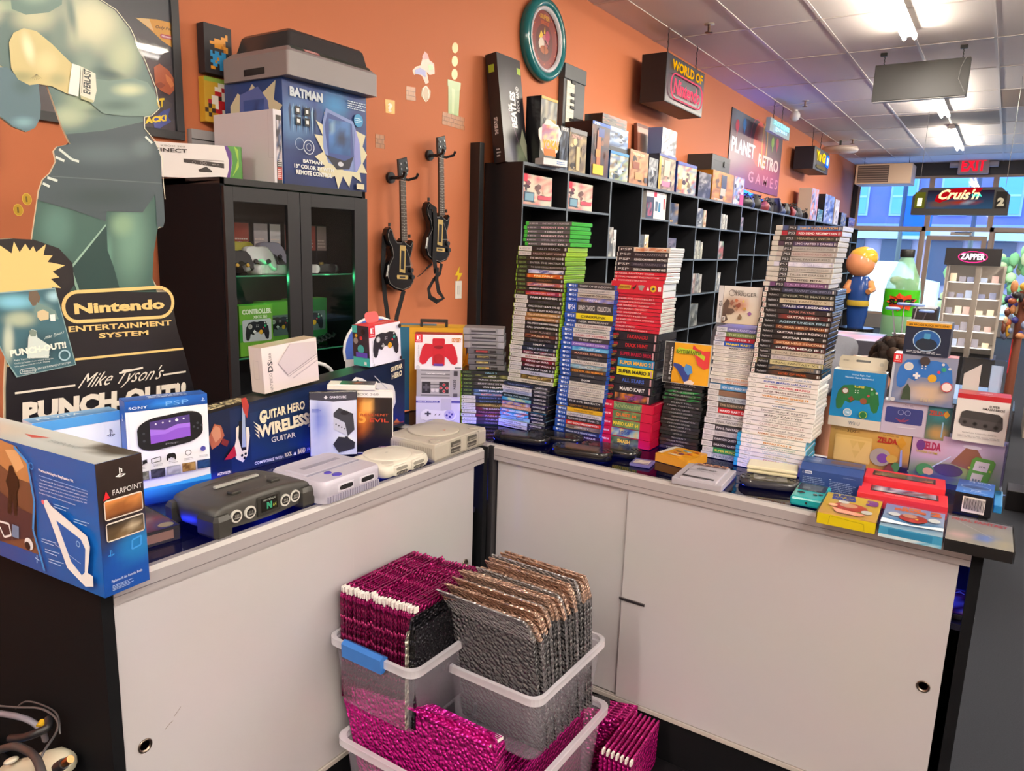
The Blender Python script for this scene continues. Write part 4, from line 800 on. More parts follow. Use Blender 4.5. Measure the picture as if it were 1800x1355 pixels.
A = [g('x3', 'HALO REACH', '#a8a8a8', T=.016), g('x3', 'FALLOUT NEW VEGAS', '#c8b0a8', '#3b2a26'), g('xb', 'THE MATRIX PATH OF NEO', '#d8d0c8', '#2a2420', T=.0145), g('xb', 'ENTER THE MATRIX', '#b8b8b0', DK), g('xb', 'THE ELDER SCROLLS MORROWIND', '#a8a49c', '#1c1b1c'),
 g('xb', 'FORZA', '#2c3c9c', '#2a2c3c', ['#c8c8d4', '#a8b4d8', '#d8dae4', '#48508a']), g('xb', 'FIRE FABLE', '#fbe8b0', '#7a3018', ['#c8581c', '#e08a2c', '#a03a18', '#d86a24'], wt=.04), g('xb', 'OBSIDIAN', '#8a6038', '#241c18'), g('xb', 'JADE EMPIRE', '#e8d8d8', '#8a4a3c', ['#b87860', '#6a4a7a', '#a85848', '#c89080']),
 g('xb', 'PROJECT GOTHAM RACING', '#f4f4f4', '#17161a', wt=.04), g('xb', 'CRIMSON SKIES', '#d0a8c8', '#8a2434', ['#a02c40', '#c04838', '#7a2048', '#d0642c']), g('x3', 'FABLE II REMIX', '#f0f0f0', '#222024', wt=.04), g('x3', 'SKYRIM', '#5a5a5c', '#2c2b2d'),
 g('x3', 'CALL OF DUTY BLACK OPS II', '#f0f0ee', '#1a191b', wt=.03), g('x3', 'CALL OF DUTY BLACK OPS', '#f0f0ee', '#1e1c1e', wt=.03), g('x3', 'CALL OF DUTY MODERN WARFARE 2', '#f0d8b8', '#8a6438', ['#9c7440', '#7a5630', '#a88048'], wt=.03), g('x3', 'CALL OF DUTY MODERN WARFARE 2', '#f0d8b8', '#8a5e34', ['#9c6c3c', '#7a5030', '#a87a48'], wt=.03),
 g('x3', 'CALL OF DUTY 4 MODERN WARFARE', '#f0f0ee', '#171618', wt=.03), g('x3', 'CALL OF DUTY GHOSTS', '#f0f0ee', '#161517', wt=.03), g('x3', 'LOST PLANET', '#b09a90', '#2e2320'), g('x3', 'FABLE III', '#e8c8a0', '#3a2018', ['#4a2418', '#6a3420', '#8a4a28', '#2a1814']), g('x3', 'DARK SECTOR', '#8a8684', '#1e1c1e')]
A2 = [g('x3', 'HALO 4', '#f4f4f4', '#1a2230', wt=.02), g('x3', 'HALO 3 ODST', '#c8d4e4', '#1c2636', wt=.02), g('x3', 'FORZA MOTORSPORT', '#e8e0e4', '#2c1a24', ['#3a2430', '#7a2838', '#2a2028']), g('x3', 'BLEACH FOREVER', '#a8503c', '#d8d4ce'), g('x3', 'GEARS OF WAR', '#f0e8e8', '#5a1620', ['#6a1820', '#2c1418', '#7c1c28'], wt=.03), g('x3', 'GEARS OF WAR 2', '#f0e8e8', '#3a1218', ['#4a141c', '#241014', '#5a1820'], wt=.03),
 g('x3', 'GEARS OF WAR 3', '#e8e8e8', '#1c1a1c', wt=.03), g('x3', 'FABLE', '#4a5470', '#b8bcd4'), g('x3', 'BIOSHOCK', '#e0c890', '#4a3c20', ['#6a5428', '#8a7438', '#3a3020', '#a89048'], wt=.04), g('x3', 'BULLY SCHOLARSHIP EDITION', '#3a3a38', '#d2cec6')]
stack(A+A2, -1.358, 2.030, 1.118, -1.330, 1.565, 'tall lime stack', 'lime and green cases in the tall left stack', seed=3)
Gc = [g('gc', 'TIMESPLITTERS', '#7a8ab8', '#1c2440'), g('gc', 'STAR WARS ROGUE', '#6a6a70', '#cfcfd0'), g('gc', 'ZELDA TWILIGHT', '#4a5a8a', '#a8b4d0'), g('gc', 'ENTER THE MATRIX', '#a8c8c0', '#16262a'), g('gc', 'WIND WAKER', '#f4e08a', '#2a86b0', ['#2c8cb8', '#58b0c8', '#a8c8a0']), g('gc', 'SUPER MONKEY', '#e8c030', '#5a4a98', ['#c8c8dc', '#6a5aa8', '#e0a048', '#3c3c68']),
 g('gc', 'ANIMAL ISLAND', '#f0d8c0', '#c8987c'), g('gc', 'SUPER MARIO SUNSHINE', '#f4f4f4', '#2a78b8', ['#2c80c4', '#c85848', '#4aa8d8', '#a8d0d8'], wt=.03), g('gc', 'SONIC HEROES', '#f4f8fc', '#3a98d8', ['#3aa0e0', '#e07038', '#3aa0e0'], wt=.03), g('gc', 'SONIC MEGA', '#2a5ab0', '#88b4e0'), g('gc', 'PAPER STAR', '#6a6a6a', '#c8d4dc'), g('gc', 'SMASH MELEE', '#3a3a3c', '#b8b6b4')]
stack(Gc, -1.378, 2.018, .9605, -1.365, 1.116, 'pile under tall lime stack', 'black cases under the tall left stack', seed=4)
H = [g('xb', 'HALO 2', '#8ac0d0', '#15181c', wt=.02), g('xb', 'HALO', '#e8ecec', '#161a1a', ['#161a1a', '#161a1a', '#1c2020', '#8a8a4a'], wt=.02), g('xb', 'TUROK EVOLUTION', '#e0e0e0', '#201e22'), g('xb', 'BROTHERS IN ARMS', '#c8c4c0', '#2c2828', ['#3a3636', '#5a5450', '#2a2628']), g('xb', 'VAN HELSING', '#f0f0f0', '#1a181c', wt=.03), g('xb', 'NEED FOR SPEED', '#e8f0f8', '#243a58', ['#2c4a70', '#4a6a94', '#1e2c44'], wt=.04), g('xb', 'MATRIX RACER', '#e89a90', '#28384c', ['#5a2828', '#3a5a88', '#6a8aa8']),
 g('x3', 'RESIDENT EVIL 5', '#6a86c0', '#1c2444'), g('x3', 'RESIDENT EVIL 6', '#6a86c0', '#1a2040'), g('x3', 'DEAD ISLAND', '#c8b070', '#4a3c18', ['#5a4a1c', '#8a7434', '#3a3018']), g('x3', 'THE DARKNESS', '#c8c8cc', '#48202a', ['#2c2c34', '#6a2434', '#3a1c28']), g('x3', 'FABLE ANNIVERSARY', '#a86a90', '#3a1c34'), g('x3', 'FABLE II', '#b8b0d0', '#4a2438', ['#7a2c28', '#3a2444', '#4a2c50'], wt=.03), g('x3', 'FABLE III', '#a8a0c8', '#3c2838'), g('x3', 'DRAGON AGE', '#8a8690', '#2a2028')]
stack(H, -1.492, 1.953, .9605, -1.500, 1.145, 'dark stack by controller boxes', 'dark cases beside the controller boxes', rz=29, seed=5, jit=.002)
P4 = [g('p4', 'THIEF OF SHADOWS', '#c8c8cc', '#3a3a3e'), g('p4', 'KINGDOM HEARTS MELODY', '#8a8a8c', '#c4c2c2'), g('p4', 'UNCHARTED COLLECTION', '#2c2824', '#bdb6ac', wt=.03), g('p4', 'DREAMS', '#e8e4f8', '#7a7cc0', ['#8a8cd0', '#6a6cb4', '#9a9cd8', '#a08a60']), g('p4', 'DISNEY CLASSICS    COLLECTION', '#e8e8e8', '#34353a', T=.030, wt=.01), g('p4', 'CYBERPUNK', '#3a3410', '#e2d21c', T=.0165), g('p4', 'NIER REPLICANT', '#d0d0d0', '#36363a'),
 g('p4', 'TALES OF BERSERIA', '#9a7a7c', '#cac4c4', ['#cac6c4', '#d4d0ce', '#5a3c3c', '#4a3434'][0:2]), g('p4', 'TALES OF ZESTIRIA', '#6a7a72', '#c6c6c4'), g('p4', 'TALES OF VESPERIA', '#b04a54', '#cdc8c8'), g('p4', 'THIEF NIGHT', '#c8c8cc', '#3a3a3e'), g('p4', 'DRAGON QUEST ECHOES', '#e8d8f4', '#7a62b8'), g('p4', 'GRAN AZURE', '#c8e4f4', '#3a8ac8', ['#3a90cc', '#6ab0dc', '#2c7cc0', '#8ac0dc']), g('p4', 'MARVEL SPIDER', '#d8a08a', '#40302e'),
 g('p4', 'BLOODBORNE', '#7a7a7e', '#2c2c30'), g('p4', 'FINAL FANTASY X', '#6a6664', '#cac6c2'), g('p4', 'HORIZON', '#d8e4ea', '#7aa0b4', ['#8ab4cc', '#6a98b0', '#a8b8b0', '#7a6a58']), g('p4', 'DESTROY ALL HUMANS', '#e89838', '#4a3420', ['#6a5030', '#3a2c1c', '#5a4428'], wt=.04), g('p4', 'PERSONA', '#8a8a8e', '#333338'), g('p4', 'DOOM', '#e8e8e8', '#2a2a2e', wt=.06), g('p4', 'FINAL FANTASY VII REMAKE', '#8a8684', '#c8c4c0'), g('p4', 'FINAL FANTASY XV', '#8a8684', '#cdc9c4'),
 g('p4', 'FINAL FANTASY TYPE 0', '#7a7674', '#c9c5c0'), g('p4', 'FINAL FANTASY XII ZODIAC', '#8a8684', '#c4c0bc'), g('p4', 'THE EVIL BENEATH', '#d8d8d8', '#2c2a2c'), g('p4', 'GOD OF THE DESERT', '#a87c3c', '#241c1a'), g('p4', 'UNCHARTED', '#8a6410', '#d8a81c'), g('p4', 'ADVENTURE CONTINUES', '#6a6a6a', '#cdcac6'), g('p4', 'RESIDENT EVIL 2', '#b8b4b4', '#34302e', wt=.04), g('p4', 'RED DEAD REDEMPTION', '#f0e0d8', '#b82a1e', wt=.04),
 g('p4', 'JOURNEY', '#d8d8d8', '#6a5c58', ['#8a7c74', '#5a4c48', '#a09080']), g('p4', 'IMMORTALS FENYX RISING', '#c8d0ec', '#283050', wt=.03), g('p4', 'SCARLET NEXUS', '#e8e0ec', '#3a1c3c', wt=.02)]
stack(P4, -1.173, 2.038, .9605, -1.148, 1.455, 'blue ended stack', 'blue cases in one stack', seed=6)
Pp = [g('pp', 'DISSIDIA DUODECIM', '#d0703a', '#e0d4c8', ['#e4dad0', '#e8d0b8', '#d8c0a8', '#c88a6a']), g('pp', 'FINAL FANTASY', '#8a8a90', '#26242e'), g('pp', 'KINGDOM HEARTS BIRTH', '#e8e8e8', '#22212a', wt=.03), g('pp', 'FINAL FANTASY II', '#7a7a84', '#28263a'), g('pp', 'CRISIS CORE FINAL FANTASY VII', '#f0f0f0', '#201f28', wt=.03)]
stack(Pp, -.998, 2.065, 1.4995, -.992, 1.572, 'grey pile on red stack', 'grey edged cases topping the red stack', seed=7, jit=.002)
RD = '#cc2138'
Sw = [g('sw', t_, '#f0c8cc', RD, None, **kw) for t_, kw in (('FINAL FANTASY CRISIS', {}), ('FINAL FANTASY THEATRHYTHM', {}), ('TRIANGLE STRATEGY', {}), ('', dict(T=.042, dx=-.004)), ('XENOBLADE CHRONICLES 2', {}), ('XENOBLADE CHRONICLES DEFINITIVE', {}), ('SUPER MARIO 3D WORLD', dict(dx=.0)), ('SUPER MARIO ODYSSEY', {}), ('SUPER SMASH BROS', {}), ('MARIO KART 8 DELUXE', {}), ('FIRE EMBLEM THREE HOUSES', {}), ('CELESTE', {}), ('METROID DREAD', {}), ('OCTOPATH TRAVELER II', {}))]
stack(Sw, -1.006, 2.060, 1.318, -.999, 1.499, 'red stack', 'red spined cases', seed=8, jit=.0025)
m = MB(at(-.999-.004+.085, 2.058, 1.452)); f = m.face((-.083, -.0035, -.018), (.166, 0, 0), (0, 0, .036))
f.r(0, 0, 1, 1, RD); f.c(.06, .5, .02, '#f4e0e0', n=12); f.poly([(.13, .35), (.18, .72), (.4, .68), (.38, .34)], '#c8a838'); f.t('DEFENDERS', .15, .42, .37, .6, '#7a2018', wt=.03); f.poly([(.42, .5), (.46, .6), (.5, .8), (.49, .5), (.44, .3)], '#3a2a20'); f.poly([(.53, .7), (.6, .75), (.66, .7), (.62, .3), (.56, .35)], '#a09a94'); f.poly([(.7, .35), (.73, .7), (.75, .35)], '#f0d8d8'); f.c(.83, .5, .06, '#e0b828', n=16); f.poly([(.79, .45), (.83, .6), (.87, .5), (.83, .38)], '#1e3a5a'); f.rr(.92, .3, .98, .7, .01, '#f0dcdc')
m.single('picture_strip', 'printed emblem strip on the thick red spine in the red stack', 'label')
Ne = [g('ne', 'FAXANADU', '#c8282c', '#1f1d22', wt=.03), g('ne', 'DUCK HUNT', '#c8282c', '#1f1d22', wt=.05), g('ne', 'SUPER MARIO BROS', '#b81c3c', '#1f1d22', wt=.04), g('ne', 'SUPER MARIO 2', '#f4b83c', '#1f1d22', '#1f86bc', wt=.05), g('ne', 'SUPER MARIO 3', '#1c1c1c', '#1f1d22', '#e8dc1c', wt=.05), g('ne', 'ALL STARS', '#4a6ac8', '#232128', wt=.04), g('ne', 'MARIO KART', '#f0f0f0', '#201e26', wt=.04), g('ne', 'YOSHI', '#8a4aa0', '#221f26', ['#221f26', '#221f26', '#7a3a6a', '#c87a2c'], wt=.05)]
stack(Ne, -1.022, 2.062, 1.1005, -1.012, 1.3175, 'black boxes under red stack', 'black cartridge boxes in one stack', seed=9, jit=.001)
N6 = [g('n6', 'SNOWBOARD KIDS', '#a8b87a', '#c4123c', ['#5a7a5a', '#7a9a6a', '#4a6a4c']), g('n6', 'QUEST 64', '#e8742c', '#c4123c', ['#5a7a4a', '#7a9a5a', '#4a5a3c'], wt=.05), g('n6', 'MARIO KART 64', '#f0d83a', '#c4123c', ['#5a7a3a', '#7a9a4a', '#6a8a5a'], wt=.04), g('n6', '1080', '#2a4a8a', '#c4123c', ['#8ab0a0', '#b0c8b0', '#c8b86a', '#3a5a8a']), g('n6', 'SMASH', '#f0c83a', '#c4123c', ['#4a6a3a', '#2c2c20', '#6a7a4a'], wt=.07)]
stack(N6, -1.026, 2.056, .9605, -1.022, 1.1, 'crimson boxes', 'crimson cartridge boxes', seed=10, jit=.001)
J = ['RESIDENT EVIL', 'TOMB RAIDER', 'BLACK MARSH', 'BLACK MARSH II', 'SYPHON', 'SILENT HILL', 'FINAL FANTASY VII', 'METAL GEAR', 'VAGRANT STORY', 'XENOGEARS', 'LEGEND OF DRAGOON', 'CHRONO CROSS', 'PARASITE EVE', 'SUIKODEN', 'SPYRO', 'TEKKEN 3', 'GRAN TURISMO', 'ALUNDRA', 'TWISTED METAL']
P1 = [g('p1', t_, '#b4b4b4', ['#232424', '#2c2a2a', '#262a28'][i % 3], (['#2f9a48', '#232424', '#232424', '#26302a'] if i in (2, 3, 4) else ['#3a2c26', '#4a3830', '#2a2422'] if i > 15 else None), wt=.0) for i, t_ in enumerate(J)]
stack(P1, -.836, 2.118, .9605, -.836, 1.170, 'jewel case stack', 'black jewel cases in one stack', seed=11, jit=.004)
E1 = [g('ga', 'FINAL FANTASY', '#e0d8f8', '#7a78b8', wt=.02), g('ga', 'THE LEGEND', '#d0d8b0', '#6a7c4a', ['#6a7c4a', '#7a8c5a']), g('ga', 'MOTHER 3', '#f0e0e0', '#b82038'), g('ga', 'MARIO KART', '#f8dc30', '#2858b8', wt=.05), g('d3', 'MARIO KART 7', '#2a2a2a', '#e6e2dc', wt=.04)]+[g('d3', t_, '#8c8884', '#e8e5df') for t_ in ('BRAVELY DEFAULT', 'FIRE EMBLEM FATES', 'MAJORAS MASK 3D', 'OCARINA OF TIME 3D', 'DRAGON QUEST VII', 'KIRBY TRIPLE DELUXE', 'KINGDOM HEARTS 3D')]+[g('d3', 'NEW SUPER BROS', '#c88a3a', '#e8e5df'), g('d3', 'ACE ATTORNEY', '#d0703a', '#e8e0d8')]
stack(E1, -.690, 2.112, 1.187, -.686, 1.3535, 'handheld game stack', 'pale handheld cases in one stack', seed=12, jit=.004)
E2 = [g('ds', 'NEW SUPER MARIO BROS', '#e8f0f8', '#4a90c8', wt=.04), g('ds', 'ADVANCE TRAIL', '#8a6a54', '#8a6c58'), g('ds', 'FIND YOUR STORY', '#6a7480', '#b8c4cc'), g('ds', 'THE LEGENDARY', '#c8b090', '#4a4238'), g('ds', 'MARIO KART DS', '#f8e8e8', '#c4202c', wt=.05), g('ds', 'CHRONO TRIGGER', '#4a4a4a', '#dcd8d2'), g('ds', 'FINAL FANTASY IV', '#6a6a6a', '#cfcdca'), g('ds', 'FINAL FANTASY III', '#e8e8e8', '#38363a', wt=.02), g('ds', 'HOTEL DUSK', '#9a9a9a', '#c4c2c0'), g('ds', 'DRAGON QUEST IX', '#e8e8e8', '#2c2c34'), g('ds', 'DRAGON QUEST VI', '#e8e8e8', '#26262e'), g('ds', 'SUPER PRINCESS', '#e0d860', '#2f8a50', wt=.03), g('ds', 'PLATINUM', '#6a7a8a', '#b0b8c0', ['#a8b4bc', '#c8ccd0', '#7a8c9c'])]
stack(E2, -.698, 2.106, .9605, -.692, 1.186, 'lower handheld game stack', 'black ended handheld cases', seed=13, jit=.003)
F3 = [g('p3', 'THE SLY COLLECTION', '#e8b060', '#3a4a78', ['#3a5a98', '#5a8ac0', '#4a4a68', '#8a8ab0'], wt=.03), g('p3', 'RED DEAD REDEMPTION', '#f4e8e8', '#a81c30', wt=.04), g('p3', 'HEAVENLY SWORD', '#b8a888', '#2c2824'), g('p3', 'UNCHARTED 3 DRAKES', '#e8e0f0', '#4a3448', ['#4a3448', '#3a2c58']), g('p3', 'FINAL FANTASY XIII', '#8a8684', '#a8a5a2'), g('p3', 'LIGHTNING RETURNS', '#9a7a78', '#b8aca8'), g('p3', 'FINAL FANTASY XIII 2', '#6a6664', '#b0aca8'), g('p3', 'KINGDOM HEARTS', '#e8e8f8', '#c8c8dc', ['#d8d8ec', '#b8b8d4', '#e8e8f4']), g('p3', 'VALKYRIA CHRONICLES', '#9a9692', '#bcb8b2'), g('p3', 'TALES OF GRACES F', '#5a5654', '#c4c0ba', wt=.01), g('p3', 'TWISTED METAL', '#2a2624', '#c8c2ba', wt=.03), g('p3', 'TALES OF XILLIA', '#c8a0d0', '#6a4470')]
stack(F3, -.556, 2.088, 1.478, -.538, 1.642, 'right stack, grey part', 'pale grey cases topping the tallest right stack', seed=14, jit=.002)
F2 = [g('p2', 'FINAL FANTASY CHRONICLES', '#8a90b0', '#2c3048'), g('p2', 'ENTER THE MATRIX', '#a8a898', '#1c201e'), g('p2', 'FINAL FANTASY X', '#6a5c48', '#26242a', '#c4b8a0', wt=.0), g('p2', 'TALES OF LEGENDIA', '#f0f0f8', '#1e1e2c', ['#2c2c78', '#1e1e40', '#1e1e2c'], wt=.03), g('p2', 'MAX PAYNE', '#c08078', '#2a2224'), g('p2', 'GUITAR HERO', '#e8e0d8', '#3a2024', ['#7a2c24', '#4a2428', '#3a2024'], wt=.03), g('p2', 'AGENT UNDER FIRE', '#a8c8d8', '#1c242c', wt=.03), g('p2', 'GUITAR HERO SMASH', '#e0b890', '#3a201c', ['#5a2c20', '#8a4a1c', '#4a2420'], wt=.03), g('p2', 'GUITAR HERO ROCKS', '#e8e0e0', '#241c20', wt=.03), g('p2', 'GUITAR HERO', '#e8e8e8', '#241f1f', wt=.03), g('p2', 'GUITAR HERO II ENCORE', '#f0c8a0', '#3a2422', ['#8a4a30', '#a86a40', '#5a2c24'], wt=.03), g('p2', 'GUITAR HERO III', '#f0f0f0', '#4a1c24', ['#2c2422', '#2c2422', '#6a1c28'], wt=.04),
 g('p2', 'FINAL FANTASY X', '#6a6258', '#b8ae9e', '#c0b6a6', wt=0.), g('p2', 'FINAL FANTASY X 2', '#8a8498', '#c0b8b4', '#c4bcba', wt=0.), g('p2', 'FINAL FANTASY XII', '#3a3828', '#c4bc80', '#c8c090', wt=.0), g('p2', 'SHADOW COLOSSUS', '#a08860', '#343a44', ['#4a4e58', '#5a5e68', '#3a4048', '#8a7a60']), g('p2', 'GOD OF WAR', '#c05a24', '#2a201c', ['#2a201c', '#3a2820', '#4a2c20'], wt=.04)]
stack(F2, -.5705, 2.084, 1.236, -.5525, 1.477, 'right stack, black part', 'black cases in the tallest right stack', seed=15, jit=.002)
WW = '#e6e2df'
F1 = [g('wi', t_, c_, WW, None, wt=w_) for t_, c_, w_ in (('SUPER MARIO GALAXY', '#7a98c0', .01), ('SUPER MARIO GALAXY 2', '#2c4aa8', .04), ('SUPER PAPER MARIO', '#c04a5a', .03), ('SUPER SMASH BROS BRAWL', '#6a4a48', .01), ('WARIOLAND SHAKE IT', '#d08a28', .05), ('WiiPlay', '#d09a58', .01), ('WiiSports', '#2a5a98', .03), ('SONIC BLACK KNIGHT', '#6a6a70', .02), ('MARIO KART Wii', '#4a4a4c', .02), ('OKAMI SIDESTORY', '#9a9a9a', .0), ('CONDUIT CHRONICLE', '#a0787c', .0), ('OneSentinel Swords', '#5a5a6a', .0), ('ANIMAL CROSSING CITY FOLK', '#b0703a', .03))]
stack(F1, -.576, 2.080, 1.060, -.5705, 1.2355, 'right stack, white part', 'white cases in the tallest right stack', seed=16, jit=.002)
F0 = [g('wu', t_, c_, '#e8e6e0', None, wt=w_) for t_, c_, w_ in (('PIKMIN VILLAGE', '#b0b0b0', .0), ('MARIO KART 8', '#c8863a', .04), ('SPLATOON STUDIO', '#6a9a8a', .02), ('LOONEY WORLD', '#8ab8c8', .0), ('YOSHI WOOL', '#b0b060', .02), ('DUCK RALLY', '#c84a4a', .03), ('STARLIGHT', '#c8c0b0', .0), ('GLASS PARTY', '#b8b8b8', .0))]
stack(F0, -.590, 2.074, .9605, -.584, 1.0598, 'right stack foot', 'white and blue cases under the tallest right stack', seed=17, jit=.002)
# standing cases on two of the stacks
M = at(-.763, 2.100, 1.1715, 3, -4); t = thing('jewel_case', 'standing jewel case with a bright yellow and red cover on the black jewel case stack', 'game case', M)
m = MB(M); m.box(-.0715, .001, 0, .0715, .011, .125, '#b9bcba', 'gloss', .001); m.part('case_shell', t, 'clear jewel case')
m = MB(M); f = m.face((-.069, .0008, .002), (.138, 0, 0), (0, 0, .121)); f.r(0, 0, 1, 1, '#e8a81c'); f.r(0, 0, .2, 1, '#2c2a2c')
for i in range(8): f.r(.02, .06+.11*i, .08, .14+.11*i, '#4a484a')
f.t('PlayStation', .13, .2, .185, .88, '#f0f0f0', rot=90, wt=.02); f.c(.155, .1, .03, '#8a8a8a', n=12)
f.poly([(.62, .99), (.7, .9), (.84, .84), (.99, .86), (.99, .45), (.9, .4), (.75, .5), (.68, .7), (.6, .8)], '#d83a3c'); f.poly([(.24, .8), (.32, .9), (.45, .86), (.6, .88), (.74, .82), (.9, .72), (.88, .62), (.74, .72), (.58, .76), (.4, .74), (.28, .74)], '#b8cc28'); f.t('RHYTHM RAPPER', .26, .74, .82, .84, '#5a6a14', wt=.04)
f.poly([(.22, .5), (.35, .48), (.5, .38), (.6, .25), (.58, .08), (.5, .02), (.4, .2), (.3, .35), (.22, .42)], '#2c3f88'); f.poly([(.5, .5), (.62, .46), (.66, .3), (.56, .22), (.46, .36)], '#4a8ac8'); f.poly([(.2, .3), (.35, .25), (.4, .05), (.2, .02)], '#d89a18'); f.poly([(.5, .05), (.62, .12), (.72, .06), (.68, 0), (.5, 0)], '#e8d8c8')
m.part('cover_art', t)
M = at(-.622, 2.100, 1.3645, 2, -3); t = thing('game_case', 'standing white game case with brown ink drawing, on top of the handheld game stack', 'game case', M)
m = MB(M); m.box(-.062, 0, 0, .062, .0145, .108, '#1e1e22', 'gloss', .002); m.part('case_shell', t)
m = MB(M); f = m.face((-.061, -.0004, .001), (.122, 0, 0), (0, 0, .106)); f.pic(0, 0, 1, 1, 8, 8, '#dcdad8', '#d6c8ae', [(.3, .5, .3, .35, '#a88a72', .9), (.55, .5, .25, .3, '#c88a6a', .9)]); f.r(0, 0, .12, 1, '#cfcfd2'); f.line([(.12, 0), (.12, 1)], .0008, '#55555a')
f.t('DS', .035, .46, .1, .6, '#2c2c30', rot=90, wt=.02); f.t('NINTENDO', .05, .12, .085, .42, '#6a6a70', rot=90, wt=0); f.t('CHRONO', .32, .84, .58, .9, '#3a342e', wt=0); f.t('TRIGGER', .38, .75, .88, .84, '#3a342e', wt=0); f.ring(.32, .82, .07, .0012, '#3a342e', 14)
f.poly([(.14, .5), (.22, .66), (.28, .6), (.26, .4), (.38, .4), (.42, .32), (.34, .25), (.22, .25), (.28, .1), (.2, .02), (.14, .0)], '#5a463c')
for i, (a, b, r_, c_) in enumerate(((.34, .56, .06, '#8a5a48'), (.44, .62, .05, '#b86a48'), (.5, .5, .06, '#8a4a38'), (.4, .46, .04, '#6a4a3c'), (.6, .62, .04, '#d8c070'), (.64, .42, .05, '#b89048'), (.76, .3, .05, '#8a5a98'), (.55, .2, .06, '#7a6248'), (.47, .4, .04, '#a87a5a'))):
    f.poly([(a+r_*random.Random(i*9+j).uniform(.5, 1.3)*math.cos(j*.785), b+r_*random.Random(i*9+j+50).uniform(.5, 1.4)*math.sin(j*.785)) for j in range(8)], c_)
f.r(.15, .07, .22, .18, '#e8e4e0'); f.t('E', .165, .09, .205, .16, '#222', wt=.02)
m.part('cover_sleeve', t)
# grey cartridges on the dark stack
c, s_ = math.cos(math.radians(31)), math.sin(math.radians(31))
for i in range(7):
    big = i >= 4; w_ = .138 if big else .122; h = .0225 if big else .0182; z = 1.1455+(.0186*i if i < 4 else .0186*4+.023*(i-4)); dx = [.005, .0, .001, -.003, -.008, -.01, -.012][i]
    M = at(-1.492+dx+.075*c, 1.962+.075*s_, z, 31+[0, 1, -1, .5, 0, -.6, .4][i]); pos = ['bottom one', 'sixth from the top', 'fifth from the top', 'fourth from the top', 'third from the top', 'second from the top', 'topmost'][i]
    t = thing('game_cartridge', f'{"wide light grey" if big else "dark grey labelled"} game cartridge, {pos} in the cartridge pile', 'cartridge', M, 'cartridges piled on the dark stack')
    m = MB(M); G1 = '#8b8a90' if big else '#5d5c62'
    m.box(-w_/2, .004, 0, w_/2, .09, h-.0006, G1, 'plastic', .0015); m.box(-w_*.3, 0, .002, w_*.3, .006, h-.003, G1, 'plastic', .001)
    if big:
        for sx in (-1, 1): m.box(sx*w_*.42-w_*.075, .001, .001, sx*w_*.42+w_*.075, .006, h-.002, '#97969c', 'plastic', .001)
    m.part('shell', t); m = MB(M)
    f = m.face((-w_*.3, -.0003, .004), (w_*.6, 0, 0), (0, 0, h-.009))
    if big: f.r(.0, .3, 1, .75, '#3a393e'); f.r(.05, .05, .2, .15, '#6a6a70')
    else: f.r(0, 0, .66, 1, '#17161a'); f.r(.08, .2, .62, .8, ['#c8a060', '#b8a868', '#d8c060', '#a8383c'][i]); f.r(.7, .1, 1, .9, '#18171b'); f.mosaic(.1, .25, .6, .75, 5, 1, [['#c87a3a', '#6a8a3a', '#c8a060'], ['#b8a868', '#8a7a48', '#c8b878'], ['#2a2a30', '#8a7430', '#2a2a30'], ['#a8383c', '#c85a4a', '#8a2c34']][i], i)
    m.part('end_label', t)
# ---------------------------------------------------------------- goods along the right counter
def handheld(M, L, D, H, body, screen, label, group=None, kind='psp', refl=None):
    t = thing('handheld_console', label, 'handheld console', M, group)
    m = MB(M); r_ = D*.48 if kind == 'psp' else .012
    o = lambda s_: rrect(-L/2+s_, -D/2+s_, L/2-s_, D/2-s_, r_-s_, 7)
    m.loft([[(x, y, z) for x, y in o(s_)] for z, s_ in ((0, .004), (.003, .001), (H*.5, 0), (H-.003, .001), (H, .004))], body, 'gloss', smooth=True); m.part('body', t)
    m = MB(M); f = m.face((-L*.29, -D*.40, H), (L*.58, 0, 0), (0, D*.80, 0), 'gloss'); f.rr(0, 0, 1, 1, .03, '#0c0c10')
    f.pic(.04, .1, .96, .94, 4, 3, screen, screen) if not refl else f.mosaic(.04, .1, .96, .94, 5, 3, refl, 3); m.part('screen', t)  # refl: reflections painted into the screen as a colour mosaic
    if kind == 'psp':
        m = MB(M); x = -L*.39
        m.box(x-.011, -.0035+.008, H, x+.011, .0035+.008, H+.0015, '#2a2a2e', 'gloss', .0005); m.box(x-.0035, -.011+.008, H, x+.0035, .011+.008, H+.0015, '#2a2a2e', 'gloss', .0005); m.part('direction_pad', t)
        m = MB(M); m.cyl((x+.004, -.02, H), (x+.004, -.02, H+.002), .007, '#1c1c20', 'satin'); m.part('thumb_stick', t)
        for a in range(4):
            m = MB(M); q = (L*.39+.009*math.cos(a*math.pi/2), .008+.009*math.sin(a*math.pi/2)); m.cyl((*q, H), (*q, H+.0018), .0042, '#34343a', 'gloss', 12); m.part('button', t)
    return t
BK = '#141417'; PG = 'handhelds lying in the inner corner of the right counter'
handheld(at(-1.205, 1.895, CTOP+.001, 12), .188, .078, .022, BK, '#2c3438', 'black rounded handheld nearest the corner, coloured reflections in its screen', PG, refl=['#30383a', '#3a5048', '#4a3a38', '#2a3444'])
handheld(at(-1.13, 1.975, CTOP+.001, 10), .19, .075, .02, '#1a1a1c', '#232426', 'black rounded handheld behind the one nearest the corner, before the blue stack', PG)
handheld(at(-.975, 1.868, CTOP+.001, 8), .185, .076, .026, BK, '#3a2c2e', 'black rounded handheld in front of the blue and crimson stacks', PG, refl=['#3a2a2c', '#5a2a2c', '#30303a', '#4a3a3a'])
handheld(at(-.925, 1.955, CTOP+.001, 6), .19, .078, .02, '#1a1a1c', '#262626', 'black rounded handheld touching the foot of the crimson boxes', PG)
